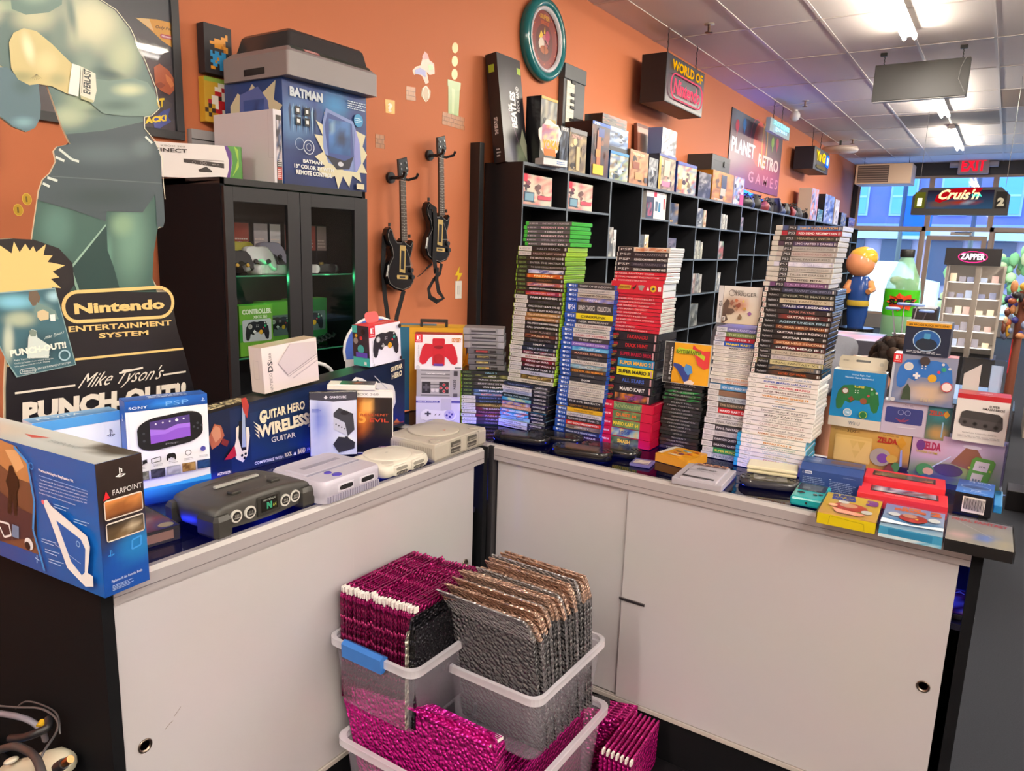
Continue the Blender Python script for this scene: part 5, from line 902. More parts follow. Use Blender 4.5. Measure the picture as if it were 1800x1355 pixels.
# yellow cartridge game box
M = at(-.733, 1.955, CTOP+.0005, -11); m, F = carton(M, .107, .108, .024, '#dd9a18', 'card'); f = F['top']; f.r(0, 0, 1, 1, '#e8a420'); f.poly([(.0, .8), (.25, 1), (.1, 1), (0, .95)], '#e8e4dc'); f.r(0, .1, .13, .9, '#e8e4dc')
for a, b, c, e_ in ((.35, .6, '#2c3a5a', .08), (.5, .75, '#3a9ac0', .1), (.62, .7, '#e8e4d8', .08), (.55, .4, '#7a3a6a', .1), (.75, .5, '#c8502a', .09), (.8, .8, '#c84a3a', .08), (.4, .35, '#c8302a', .06)): f.e(a, b, e_, e_*.6, c, n=12)
f.t('GAMEBOY', .3, .1, .68, .22, '#f4ecd8', wt=.03)
m.single('cartridge_game_box', 'small bright yellow game box lying at the foot of the jewel case stack', 'game box')
M = at(-.795, 1.875, CTOP+.0005, 8); m = MB(M); m.box(-.029, 0, 0, .029, .062, .008, '#8a86c8', 'tint', .001); f = m.face((-.022, .01, .0083), (.044, 0, 0), (0, .036, 0)); f.r(0, 0, 1, 1, '#c8c4b8'); f.mosaic(.05, .05, .95, .95, 3, 3, ['#b8b4a8', '#6a7a8a', '#d8d4c8'], 2)
m.single('small_cartridge', 'small clear lilac cartridge with a pale label beside the yellow game box', 'cartridge')
# wide grey cartridge
M = at(-.602, 1.800, CTOP+.0005, 4); t = thing('wide_cartridge', 'wide pale grey cartridge with an embossed label lying near the counter edge', 'cartridge', M)
m = MB(M); m.box(-.066, .0, 0, .066, .16, .018, '#a9a5b0', 'plastic', .002); m.box(-.045, .002, .014, .05, .155, .0225, '#afabb6', 'plastic', .002); m.part('shell', t)
m = MB(M); f = m.face((-.045, .01, .0228), (.09, 0, 0), (0, .14, 0)); f.r(.02, .03, .95, .12, '#26242a'); f.line([(.05, .5), (.95, .5)], .001, '#3a383e'); f.line([(.02, .14), (.02, .5)], .002, '#3a383e'); f.t('GAME BOY', .22, .58, .82, .66, '#3a3840', wt=.03); f.t('SUPER', .22, .68, .45, .72, '#55535a'); f.line(ell(.5, .2, .4, .25, 12, 20, 160), .0008, '#55535a')
for i in range(4): f.r(.1+.24*i, .86, .3+.24*i, .98, '#c8906a'); f.r(.12+.24*i, .87, .28+.24*i, .93, '#5a3a34')
m.part('label', t)
# silver handheld with a cream one on top
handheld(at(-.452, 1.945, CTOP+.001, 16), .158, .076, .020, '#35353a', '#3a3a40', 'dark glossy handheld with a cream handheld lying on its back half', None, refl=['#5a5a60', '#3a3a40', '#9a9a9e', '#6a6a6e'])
M = at(-.455, 1.965, CTOP+.0225, 10); t = thing('folding_handheld', 'closed cream folding handheld lying on the dark glossy handheld', 'handheld console', M)
m = MB(M); m.box(-.064, .0, 0, .064, .072, .010, '#cfc9a8', 'gloss', .004); m.part('lower_half', t); m = MB(M); m.box(-.065, -.001, .0108, .065, .073, .0205, '#d8d2b4', 'gloss', .004); m.part('lid', t)
m = MB(M); m.cyl((-.03, .072, .0105), (.03, .072, .0105), .004, '#c0ba9c', 'gloss', 12); m.part('hinge', t)
# blue accessory box
M = at(-.312, 1.985, CTOP, 5); m = MB(M); w_, d, h = .150, .105, .062
sec = [(0, 0), (d, 0), (d, h), (.03, h+.004), (0, h*.86)]
m.loft([[(x, y, z) for y, z in sec] for x in (-w_/2, w_/2)], '#26417e', 'card')
f = m.face((-w_/2, 0, 0), (w_, 0, 0), (0, 0, h*.86)); f.r(0, 0, 1, 1, '#26417e'); f.rr(.08, .82, .2, .96, .01, '#f0f2f6'); f.t('HORI', .09, .84, .19, .94, '#26417e', wt=.05); ps_logo(f, .05, .88, .018, '#dfe6f4')
for i in range(7): f.lines(.06, .1+.09*i, .44, .19+.09*i, 1, '#8fa2cc', i, .35); f.lines(.5, .04+.09*i, .92, .13+.09*i, 1, '#8fa2cc', i+9, .35)
f.r(.49, .7, .52, .74, '#dfe6f4'); f.t('Wireless Adapter', .7, .88, .9, .93, '#a8b8dc', wt=0); f2 = m.face((-w_/2, .03, h+.0045), (w_, 0, 0), (0, d-.03, -.004)); f2.r(0, 0, 1, 1, '#2f4a86'); f2.r(.45, .3, .95, .8, '#5a3c44'); f2.t('PREMIUM', .06, .3, .3, .55, '#8a9ac8')
m.single('accessory_box', 'dark blue accessory box with small white print beside the tallest right stack', 'box')
# teal handheld
M = at(-.335, 1.828, CTOP+.0005, 3); t = thing('handheld_console', 'teal green pocket handheld lying on the counter before the dark blue box', 'handheld console', M)
TE = '#1f9aa0'; m = MB(M); m.box(-.039, 0, 0, .039, .133, .024, TE, 'gloss', .006); m.part('body', t)
m = MB(M); f = m.face((-.033, .062, .0243), (.066, 0, 0), (0, .062, 0), 'gloss'); f.rr(0, 0, 1, 1, .06, '#2a3038'); f.r(.15, .15, .85, .85, '#4a545c'); f.t('COLOR', .4, .03, .7, .09, '#c8c8c8'); m.part('screen', t)
m = MB(M); m.box(-.028, .036, .024, -.010, .042, .0265, '#23262c', 'satin', .001); m.box(-.022, .030, .024, -.016, .048, .0265, '#23262c', 'satin', .001); m.part('direction_pad', t)
for x, y in ((.014, .036), (.026, .042)): m = MB(M); m.cyl((x, y, .024), (x, y, .0265), .005, '#23262c', 'satin', 14); m.part('button', t)
m = MB(M); m.cyl((.0, -.001, .011), (.0, .003, .011), .003, '#15181c', 'satin', 10); m.part('link_port', t)
# three clear sleeved cartridge game boxes hanging over the front edge
def nesbox(x, y, rz, base, label, draw):
    M = at(x, y, CTOP+.0005, rz); t = thing('game_box', label, 'game box', M, 'sleeved game boxes along the front edge')
    m, F = carton(M, .122, .172, .025, base, 'card'); draw(F); m.part('box', t); protector(t, M, .124, .174, .0265)
def d1(F):
    f = F['top']; f.pic(0, 0, 1, 1, 6, 6, '#e8c81c', '#d8a858'); f.t('SUPER', .1, .84, .55, .97, '#2c3c98', wt=.07); f.t('BROS', .12, .7, .56, .83, '#3a4cb0', wt=.07); f.t('3', .74, .66, .96, .92, '#8a3a9c', wt=.09)
    f.e(.5, .45, .3, .17, '#c8452c'); f.e(.46, .5, .16, .1, '#e8b088'); f.e(.36, .62, .1, .06, '#e8e4d8'); f.e(.8, .32, .1, .08, '#e8e4d8'); f.poly([(.2, .3), (.8, .2), (.7, .1), (.3, .12)], '#c86a3a'); f.e(.2, .4, .08, .06, '#d88a5a')
    f = F['front']; f.r(0, 0, 1, 1, '#e4cf12'); f.line([(.2, .1), (.22, .9), (.8, .7), (.82, .1)], .0008, '#a89410'); F['left'].r(0, 0, 1, 1, '#c8b010'); F['right'].r(0, 0, 1, 1, '#c8b010')
def d2(F):
    f = F['top']; f.pic(0, 0, 1, 1, 6, 6, '#8a9ad0', '#a8c8d8', [(.5, .3, .8, .2, '#3a8ac0', .6)]); f.t('SUPER', .28, .87, .62, .97, '#e88a4a', wt=.07); f.t('BROS', .16, .76, .7, .87, '#e8783a', wt=.07); f.t('2', .76, .76, .95, .96, '#e8783a', wt=.09)
    f.e(.5, .5, .24, .17, '#b83a2c'); f.e(.44, .58, .12, .08, '#d8a080'); f.e(.18, .55, .1, .08, '#e8ecec'); f.e(.84, .55, .1, .09, '#e8ecec'); f.poly([(0, .3), (.5, .2), (1, .32), (1, .2), (0, .12)], '#e8f0f4'); f.poly([(.5, .44), (.7, .4), (.6, .3), (.4, .32)], '#a02c24'); f.c(.56, .45, .03, '#d8b030')
    f = F['front']; f.r(0, 0, 1, 1, '#4aa4cc'); f.r(.15, .3, .85, .9, '#2f8cba'); f.mosaic(0, 0, 1, .3, 6, 1, ['#e0ecf0', '#6ab8d8', '#c8e4ec'], 3)
def d3(F):
    f = F['top']; f.pic(0, 0, 1, 1, 8, 8, '#8c8c92', '#a8a498', [(.6, .3, .25, .2, '#6a8ad0', .7), (.2, .25, .3, .2, '#d8b8b8', .8), (.8, .6, .3, .3, '#a8a49c', .9), (.85, .2, .2, .12, '#b8b098', .5)]); f.t('FINAL FANTASY', .06, .84, .94, .95, '#c0303c', wt=.03); f.line([(.15, .8), (.7, .35)], .0015, '#c8c8c8')
    F['front'].r(0, 0, 1, 1, '#1c1b1c'); F['right'].r(0, 0, 1, 1, '#2a2826')
nesbox(-.231, 1.742, 3, '#dcc41c', 'clear sleeved yellow game box over the front counter edge', d1)
nesbox(-.102, 1.742, 2, '#8ab4cc', 'clear sleeved light blue game box between the yellow and the dark one', d2)
nesbox(.024, 1.745, 1, '#2a2828', 'clear sleeved dark game box at the very end of the counter', d3)
# red windowed box, two steps
M = at(-.142, 1.945, CTOP, 4); t = thing('windowed_box', 'bright red stepped box with two dark windows behind the yellow game box', 'box', M)
m = MB(M); RD2 = '#cf2434'; m.box(-.098, 0, 0, .098, .095, .033, RD2, 'card', .0015); m.box(-.092, .096, 0, .092, .19, .048, RD2, 'card', .0015)
f = m.face((-.098, 0, .0332), (.196, 0, 0), (0, .095, 0)); f.r(.14, .34, .9, .86, '#1c1618'); f.r(.15, .36, .89, .84, '#3a3c44', 'gloss'); f.mosaic(.17, .38, .87, .82, 8, 2, ['#4a4c50', '#8a9ab4', '#b8b8c0', '#3a4a6a', '#6a6a70'], 5, 'gloss'); f.t('LIMITED EDITION COLLECTION', .3, .14, .75, .22, '#f0b8b8', wt=0)
f = m.face((-.092, .096, .0482), (.184, 0, 0), (0, .094, 0)); f.r(.1, .3, .88, .8, '#1c1618'); f.mosaic(.13, .36, .85, .76, 8, 2, ['#3a3430', '#6a5a44', '#c86a3a', '#4a4a40', '#5a5a50'], 7, 'gloss'); m.part('box', t)
# blue cradle box
M = at(.003, 2.035, CTOP, -1); m, F = carton(M, .078, .125, .052, '#2a64b4', 'card'); f = F['top']; f.pic(0, 0, 1, 1, 8, 6, '#1c4a9c', '#2f78cc', [(.5, .5, .6, .2, '#0e2c60', .8)]); f.line(ell(.5, .52, .4, .16, 18)+[(.9, .52)], .001, '#dfe8f8'); f.t('PS VITA', .3, .84, .9, .94, '#cfe0f8', wt=.0); f.t('Cradle', .4, .2, .66, .28, '#e8f0ff'); f.t('Base de chargement', .2, .08, .85, .15, '#cfe0f8', wt=0)
f = F['front']; f.r(0, 0, 1, 1, '#15161a'); f.r(.22, .1, .82, .85, '#e4dfd4')
for i, a in enumerate(np.linspace(.26, .78, 22)): f.r(a, .25, a+(.012 if i % 3 else .02)*.8, .8, '#2a2826')
m.single('cradle_box', 'blue topped box with a barcode on its black end, beside the red box', 'box')
# big picture boxes at the back of the counter end
M = at(-.269, 2.292, CTOP, 1); m, F = carton(M, .212, .05, .118, '#b48a3c', 'gloss'); f = F['front']
f.pic(0, 0, 1, 1, 10, 6, '#c8a058', '#b8883c', [(.75, .4, .4, .6, '#c89038', .8), (.9, .1, .3, .3, '#241c30', .6), (.1, .0, .4, .15, '#2c2418', .5)]); f.t('NINTENDO', .06, .87, .2, .915, '#8a6a30', wt=0); f.t('3DS', .21, .86, .33, .93, '#5a4220', wt=.01); f.t('XL', .34, .87, .38, .915, '#8a6a30', wt=0)
f.rr(.07, .12, .54, .78, .02, '#d8b26a'); f.rr(.08, .14, .53, .7, .02, '#e0bb74'); f.poly([(.26, .66), (.36, .66), (.31, .45)], '#d8b268'); f.poly([(.3, .42), (.4, .42), (.35, .22)], '#d8b268'); f.poly([(.36, .66), (.46, .66), (.41, .44)], '#d4ac60')
f.t('ZELDA', .6, .72, .84, .86, '#b02a24', wt=.04); f.t('INCLUDES THE', .66, .9, .85, .93, '#6a4a20', wt=0); f.poly([(.83, .78), (.89, .62), (.95, .78), (.89, .94)], '#c8902a')
f.e(.66, .36, .13, .22, '#a89a90'); f.e(.69, .34, .07, .12, '#7a4a98'); f.e(.8, .36, .07, .1, '#c8a048'); f.poly([(.76, .05), (.84, .3), (.92, .25), (.88, .02)], '#4a7a48'); f.poly([(.9, .2), (.93, .22), (.91, .62), (.89, .6)], '#8a9ad8'); f.poly([(.7, .02), (.78, .25), (.86, .04)], '#7a3a3c')
m.single('handheld_bundle_box', 'gold coloured box showing a gold folding handheld, at the back of the counter end', 'box')
M = at(-.052, 2.285, CTOP, -3); m, F = carton(M, .216, .055, .130, '#8a7ab0', 'gloss'); f = F['front']
f.pic(0, 0, 1, 1, 12, 8, '#b8a8d4', '#5a7a54', [(.2, .7, .5, .5, '#d0a8c8', .9), (.6, .75, .4, .3, '#c8b0d8', .9), (.5, .3, .6, .2, '#8a9a5a', .6), (.3, .1, .4, .2, '#4a4a6a', .6)])
f.poly([(.45, .45), (.6, .84), (.66, .86), (.72, .82), (.84, .5), (.7, .36)], '#8a5a4c'); f.e(.66, .86, .1, .04, '#d8d0e8'); f.t('ZELDA', .1, .66, .33, .84, '#a82858', wt=.05); f.e(.1, .74, .05, .12, '#6a3a88'); f.t('OCARINA OF TIME', .06, .58, .3, .63, '#c8b048', wt=.02)
f.line([(.18, .18), (.45, .6)], .003, '#c8d4f0'); f.e(.18, .22, .1, .14, '#4a8a48'); f.e(.22, .2, .06, .08, '#d0a080'); f.e(.44, .3, .16, .13, '#4a3c4c'); f.poly([(.05, .0), (.2, .14), (.36, .06), (.34, 0)], '#3a5a7a')
f.poly([(.64, .08), (.68, .62), (.72, .68), (.9, .66), (.93, .6), (.86, .06), (.82, .0), (.68, .02)], '#5a9440'); f.poly([(.7, .4), (.72, .6), (.87, .59), (.85, .39)], '#d4ccd4'); f.poly([(.68, .1), (.7, .34), (.82, .33), (.79, .09)], '#c8c2c0'); f.t('2DS', .76, .47, .83, .51, '#5a5a60'); f.c(.88, .42, .014, '#a8b040', n=8); f.c(.66, .44, .016, '#b8b048', n=8)
for i in range(3): f.r(.71+.03*i, .17, .73+.03*i, .22, '#6a7a8a')
m.single('handheld_bundle_box', 'lilac skied picture box showing a green slab handheld, at the counter end', 'box')
# second tier
z = CTOP+.1185
M = at(-.313, 2.276, z, 1); t = thing('wired_pad_box', 'blue hanging box with a green controller on it, next to the tallest right stack', 'box', M)
m, F = carton(M, .138, .052, .165, '#d4cabc', 'card'); f = F['front']; f.r(0, 0, 1, 1, '#d4cabc'); f.pic(0, .17, 1, 1, 6, 6, '#0f7cc0', '#0a86c4', [(.5, .6, .6, .5, '#0a70b4', .9)]); pad(f, .1, .3, .93, .76, '#1e6a38', '#7a4a38', '#8a4a34', '#3a8a4a', '#8a3a28')
f.t('Wired Fight Pad', .36, .92, .7, .955, '#dff0fa', wt=0); f.t('Manette filaire de combat', .24, .875, .78, .905, '#dff0fa', wt=0); f.t('LUIGI', .44, .72, .62, .76, '#d8c84a', wt=.04); f.c(.36, .27, .085, '#c8ccd0'); f.c(.36, .27, .065, '#8ab4d0'); f.t('Wii', .325, .25, .395, .285, '#fff'); f.c(.66, .26, .085, '#1e6a38'); f.ring(.66, .26, .07, .001, '#d8d860'); f.t('Wii U', .4, .06, .62, .12, '#6a7480', wt=.02)
f = F['right']; f.pic(0, 0, 1, 1, 3, 4, '#8a9ac8', '#a8a4c0'); F['top'].r(0, 0, 1, 1, '#e0d8c8'); m.part('box', t)
m = MB(M); m.prism([(-.06, 0), (.06, 0), (.064, .006), (.064, .03), (.058, .037), (-.058, .037), (-.064, .03), (-.064, .006)], 0, .001, '#d8cfbc', 'card'); fh = m.face((-.064, 0, .001), (.128, 0, 0), (0, .037, 0)); fh.rr(.35, .55, .65, .72, .02, '#1c1a18'); fh.c(.88, .5, .045, '#b8b0a0', n=12); fh.t('NINTENDO', .08, .55, .2, .68, '#8a8274')
h = m.part('hang_tab', t); h.matrix_local = Matrix.Translation((0, .045, .1655)) @ Matrix.Rotation(math.radians(75), 4, 'X')
M = at(-.160, 2.288, z-.002+.0, 1); m, F = carton(M, .172, .05, .094, '#b8acc4', 'gloss'); f = F['front']; f.r(0, 0, 1, 1, '#bcb2c8'); f.t('2DS XL', .3, .87, .45, .93, '#7a6a8a', wt=0); f.rr(.06, .34, .6, .82, .03, '#303a7c'); f.poly([(.2, .5), (.3, .44), (.36, .55), (.33, .44), (.42, .5), (.36, .4), (.28, .38)], '#8a3a5a'); f.ring(.28, .68, .04, .001, '#a8b4d8', 12); f.ring(.38, .68, .04, .001, '#a8b4d8', 12); f.line([(.25, .22), (.52, .25)], .002, '#dcd8e4')
f.pic(.66, 0, 1, 1, 6, 8, '#1c5a68', '#4a6a5a', [(.5, .2, .6, .3, '#b89058', .8), (.5, .75, .5, .3, '#2c7a84', .8)]); f.t('ZELDA', .68, .72, .92, .86, '#b03a2c', wt=.04); f.poly([(.88, .78), (.92, .66), (.97, .78), (.92, .9)], '#c8902a'); f.poly([(.88, .1), (.9, .1), (.9, .55), (.88, .55)], '#8ab4d8')
m.single('handheld_bundle_box', 'pale lilac box with a dark blue folding handheld, between the second tier boxes', 'box')
M = at(-.008, 2.262, CTOP+.1305, 1); m, F = carton(M, .118, .07, .128, '#dcd8d6', 'card'); f = F['front']; f.r(0, 0, 1, 1, '#dedad8'); f.r(0, .9, 1, 1, '#b8202c'); f.t('SUPER', .62, .76, .82, .81, '#2a2628', wt=.02); f.t('SMASH BROS', .5, .7, .92, .75, '#2a2628', wt=.02)
f.poly([(.08, .4), (.12, .62), (.2, .66), (.82, .64), (.9, .58), (.93, .36), (.86, .28), (.16, .32)], '#3a383a'); f.poly([(.08, .4), (.1, .5), (.9, .47), (.93, .36), (.86, .28), (.16, .32)], '#4a484a')
for i in range(4): f.c(.2+.2*i, .41-.015*i, .045, '#2a282a', n=14); f.c(.2+.2*i, .41-.015*i, .025, '#0c0c0c', n=10)
f.t('GameCube Controller Adapter', .18, .18, .84, .22, '#6a6668', wt=0); f.lines(.1, .1, .95, .15, 2, '#b0acac', 4); F['top'].r(0, 0, 1, 1, '#b8202c'); F['top'].t('NINTENDO', .4, .3, .65, .55, '#f0d0d0')
m.single('adapter_box', 'white box with a red top band and a black four socket adapter on it', 'box')
M = at(-.155, 2.276, z+.0925, 1); m, F = carton(M, .154, .062, .135, '#9aa0b8', 'gloss'); f = F['front']; f.pic(0, 0, 1, 1, 6, 6, '#8a90a8', '#6a7aa4', [(.6, .25, .6, .15, '#d8b890', .6), (.3, .1, .4, .12, '#b8b8c8', .8)]); pad(f, .08, .3, .96, .92, '#2c6fc0', '#d8d4cc', '#d8a428', '#2f9a7a', '#e8e8ec'); sw_logo(f, 0, .82, .14, 1); f.r(0, 0, .04, .82, '#b8c0d0')
f.c(.5, .9, .08, '#3a3234', n=14); f.poly([(.2, .08), (.22, .3), (.28, .42), (.33, .3), (.35, .08)], '#3a4a38'); f.c(.88, .42, .09, '#c84a50', n=14); f.c(.88, .42, .075, '#e8dcdc', n=14); f.t('of the Wild', .5, .08, .72, .16, '#c8b890', wt=.01); F['top'].r(0, 0, 1, 1, '#c85a64'); f.c(.07, .06, .04, '#d0d0d4', n=12)
m.single('switch_controller_box', 'clear fronted box holding a bright blue controller, under the small helmet picture box', 'box')
M = at(-.158, 2.272, z+.0925+.1355, -2); m, F = carton(M, .108, .06, .092, '#18243c', 'card'); f = F['front']; f.r(0, 0, 1, 1, '#15233e'); f.r(0, .84, 1, .97, '#e0a01c'); f.t('AN ARCADE BLOCK EXCLUSIVE!', .06, .87, .94, .93, '#1c1a10', wt=.02); f.r(0, .97, 1, 1, '#e8e0cc')
f.e(.5, .45, .31, .32, '#b8d4e8'); f.e(.5, .45, .29, .30, '#1f5ea8'); f.e(.5, .34, .24, .18, '#1a2a3c'); f.rr(.43, .5, .57, .66, .02, '#4a9ac8'); f.lines(.08, .06, .92, .14, 2, '#c8d0dc', 2); F['right'].r(0, 0, 1, 1, '#101a2c')
m.single('collectable_box', 'small navy box with a yellow band and a blue dome picture, topmost of the pile', 'box')
# clear display stand behind the adapter box
M = at(-.005, 2.345, CTOP, 0); t = thing('acrylic_holder', 'clear acrylic holder with white cards behind the white adapter box', 'holder', M)
m = MB(M)
for x in (-.065, .0, .032): m.box(x, -.012, 0, x+.003, .010, .345, '#eef4f8', 'glass')
m.box(-.065, .008, 0, .035, .010, .345, '#eef4f8', 'glass'); m.part('clear_panels', t)
m = MB(M); m.prism([(-.058, 0), (-.02, 0), (-.02, .33), (-.058, .30)], 0, .0015, '#c8c4c0', 'card'); c_ = m.part('card', t); c_.matrix_local = Matrix.Rotation(math.radians(90), 4, 'X')
m = MB(M); m.prism([(.002, 0), (.03, 0), (.03, .33), (.002, .33)], 0, .0015, '#a8c4e8', 'card'); c_ = m.part('card', t, 'pale blue card'); c_.matrix_local = Matrix.Rotation(math.radians(90), 4, 'X')
m = MB(at(.058, 2.26, CTOP, 0)); m.box(0, -.07, 0, .002, .09, .24, '#eef4f8', 'glass'); m.single('acrylic_guard', 'thin clear acrylic sheet standing at the end of the counter', 'guard')
m = MB(at(.052, 2.11, CTOP-.0, 0)); m.box(-.006, -.02, 0, .012, .12, .02, '#1f78b0', 'satin', .002); m.single('blue_holder', 'small bright blue plastic strip at the end of the counter', 'holder')
# ---------------------------------------------------------------- along the orange wall: standee, cabinet, pictures, guitars
def traced(M, pts): # outline in the photograph -> local x,z of the upright plane whose frame is M
    F = MB(M).face((0, 0, 0), (1, 0, 0), (0, 0, 1)); return [F.px(*p) for p in pts]
# big cardboard standee
M = at(-1.90, 0, 0, 90); t = thing('cardboard_standee', 'large cardboard cutout of a boxer with cream lettering on its black base', 'cardboard cutout', M)
OUT = [(-90, -60), (120, -60), (173, 0), (201, 18), (226, 50), (241, 83), (253, 110), (271, 156), (277, 191), (263, 204), (251, 206), (251, 226), (261, 238), (272, 251), (282, 276), (284, 321), (287, 350), (289, 388), (286, 399), (277, 402), (270, 445), (268, 490), (278, 508), (296, 513), (301, 541), (309, 581), (319, 611), (336, 676), (352, 745), (392, 960), (8, 960), (7, 680), (10, 624), (-6, 560), (-60, 520), (-60, 440), (-20, 421), (20, 419), (56, 421), (66, 352), (68, 336), (75, 316), (88, 304), (98, 284), (94, 266), (100, 258), (123, 253), (108, 221), (94, 181), (83, 151), (66, 148), (70, 185), (69, 208), (60, 225), (45, 232), (22, 223), (0, 206), (-90, 170)]
pl = traced(M, OUT); m = MB(M)
m.loft([[(x, .006, z) for x, z in pl], [(x, 0, z) for x, z in pl]], '#cfc6ae', 'card'); m.part('board', t, 'cardboard edge')
m = MB(M); f = m.face((0, -.0005, 0), (1, 0, 0), (0, 0, 1), 'print', .0003); q = f.px
P_ = lambda pts, c: f.poly([q(*p) for p in pts][::-1] if sum(a[0]*b[1]-b[0]*a[1] for a, b in zip(pts, pts[1:]+pts[:1])) > 0 else [q(*p) for p in pts], c)
LEG = [(56, 421), (66, 350), (130, 340), (284, 330), (289, 388), (277, 402), (270, 445), (268, 490), (278, 520), (100, 540), (60, 470)]
soft(f, LEG, '#3f5e58', [(100, 400, 40, 60, '#557a72', .8), (230, 420, 45, 120, '#6a8f80', .9), (215, 395, 30, 30, '#7f9f84', .8), (190, 450, 12, 60, '#5e8578', .8)], 6)
P_([(187, 395), (126, 470), (133, 515), (212, 515), (200, 470), (189, 440)], '#24403f'); P_([(185, 394), (126, 466), (127, 471), (186, 397)], '#8fb0a0'); P_([(126, 470), (134, 495), (141, 515), (136, 515), (124, 480)], '#86a898')
TOR = [(-90, -60), (120, -60), (173, 0), (201, 18), (226, 50), (241, 83), (253, 110), (271, 156), (277, 191), (263, 204), (251, 206), (251, 214), (180, 230), (115, 236), (108, 221), (94, 181), (83, 151), (66, 148), (-10, 110), (-90, 60)]
soft(f, TOR, '#5a7270', [(160, 40, 90, 80, '#c9c9a6', .9, 20), (60, 30, 60, 40, '#b6b899', .9), (215, 100, 45, 60, '#a9b394', .9), (105, 60, 25, 60, '#6c8078', .9, 10), (150, 175, 60, 45, '#93a48a', .9), (120, 205, 50, 30, '#a8b59a', .9), (150, 110, 30, 50, '#7c8f82', .9), (190, 130, 40, 14, '#3f5654', .9, 15), (200, 195, 70, 12, '#48605e', .9), (225, 165, 50, 32, '#9fb08f', .9), (60, 5, 45, 22, '#6f8478', .9), (20, 10, 60, 16, '#8fa08a', .7), (125, 25, 12, 60, '#5f756f', .9, -10), (-30, 20, 50, 40, '#d2cfae', .9)], 5)
soft(f, [(12, -60), (112, -60), (108, 8), (85, 22), (45, 26), (20, 16)], '#5f7a74', [(60, -6, 40, 22, '#7f9a8a', .9)], 6)
SHO = [(123, 253), (115, 236), (180, 230), (251, 214), (251, 226), (261, 238), (272, 251), (282, 276), (284, 321), (287, 350), (289, 388), (286, 399), (275, 398), (272, 342), (250, 373), (187, 371), (185, 389), (128, 369), (66, 352), (68, 336), (75, 316), (88, 304), (98, 284), (94, 266), (100, 258)]
soft(f, SHO, '#414f56', [(180, 270, 110, 30, '#56666c', .9), (250, 260, 30, 25, '#5e6e73', .9), (180, 345, 110, 26, '#36464a', .9)], 6)
f.line([q(*p) for p in ((90, 310), (284, 322))], .002, '#5c6a70')
for a in (((103, 262), (125, 280), (138, 284)), ((97, 276), (112, 283)), ((82, 312), (100, 318)), ((74, 322), (86, 328)), ((254, 240), (266, 252))): f.line([q(*p) for p in a], .006, '#cfd8d2')
# arm, gloves, wrist wrap
soft(f, [(160, 138), (190, 142), (235, 138), (258, 145), (272, 165), (277, 191), (262, 204), (225, 205), (180, 200), (158, 182)], '#6f8880', [(225, 158, 40, 16, '#c0c8a4', .9), (205, 185, 50, 14, '#4f6865', .9)], 4)
soft(f, [(-90, 130), (-20, 120), (10, 118), (30, 135), (66, 148), (70, 185), (69, 208), (60, 225), (45, 232), (22, 223), (0, 206), (-90, 170)], '#55707a', [(40, 150, 30, 25, '#4a6468', .9), (40, 215, 30, 14, '#79a0ac', .9)], 5)
GL = [(14, 75), (22, 58), (40, 50), (62, 55), (90, 78), (125, 113), (118, 166), (90, 152), (66, 148), (50, 150), (30, 140), (18, 120)]
soft(f, GL, '#c3b682', [(48, 85, 14, 40, '#eae0bc', .9, -15), (80, 110, 30, 30, '#d3c795', .9), (35, 135, 40, 16, '#9c9a70', .9), (100, 140, 26, 18, '#a8a47a', .9)], 4)
for k in range(7): f.line([q(*p) for p in ((62, 131), (52+3.2*k, 141-abs(k-3)*.8))], .0006, '#6f6a4c')
P_([(124, 112), (139, 117), (135, 170), (117, 165)], '#e4e4dc'); P_([(139, 117), (165, 130), (167, 160), (162, 180), (138, 168)], '#d8d6c6'); P_([(139, 168), (162, 177), (160, 181), (139, 174)], '#b6b58e')
f.tq('EVERLAST', q(156, 167), q(157, 125), q(143, 163), '#3a4446', wt=.03); f.line([q(*p) for p in ((140, 164), (143, 121))], .001, '#3a4446')
f.line([q(*p) for p in OUT[2:17]], .0018, '#d8d8c0')
# black base panel
P_([(56, 421), (100, 436), (124, 462), (128, 500), (118, 512), (296, 513), (301, 541), (309, 581), (319, 611), (336, 676), (352, 745), (392, 960), (8, 960), (7, 680), (10, 624), (-6, 560), (0, 500), (40, 440)], '#1b191e'); P_([(-60, 440), (-20, 421), (20, 419), (56, 421), (100, 436), (122, 460), (124, 490), (112, 508), (90, 520), (-60, 520)], '#1d1b1f')
GD = '#dfbf7c'
star = [(-60, 440), (-5, 430), (17, 445), (21, 424), (31, 443), (41, 428), (49, 440), (55, 432), (60, 443), (77, 429), (73, 448), (89, 449), (80, 460), (111, 466), (89, 477), (101, 487), (86, 490), (104, 506), (88, 504), (90, 515), (-60, 520)]
P_(star, GD)
f.tq('Nintendo', q(128, 552), q(286, 542), q(126, 533), GD, wt=.045)
ro = rrect(0, 0, 1, 1, .48, 6); ring_ = [(107+194*x+3*y, 566-15*x-50*y+(0)) for x, y in [(p[0], p[1]) for p in rrect(0, 0, 1, 1, .12, 6)]]
rp = []
for x, y in rrect(0, 0, 192, 52, 25, 8): rp.append(q(108+x+(y-26)*-.06, 566-y-x*.055))
f.line(rp+[rp[0]], .0085, GD)
f.tq('ENTERTAINMENT', q(117, 583), q(298, 571), q(116, 573), GD, wt=.03); f.tq('SYSTEM', q(170, 594), q(257, 588), q(169.5, 585), GD, wt=.03)
f.line([q(128, 631), q(318, 612)], .006, GD); f.line([q(9, 642), q(16, 641)], .006, GD)
CRM = '#ded6cb'
f.tq("Mike Tyson's", q(130, 690), q(278, 672), q(140, 655), CRM, wt=.0, sh=.5); f.line([q(205, 655), q(247, 645)], .005, CRM); f.line([q(22, 690), q(128, 676)], .005, CRM); f.line([q(282, 658), q(322, 652)], .005, CRM)
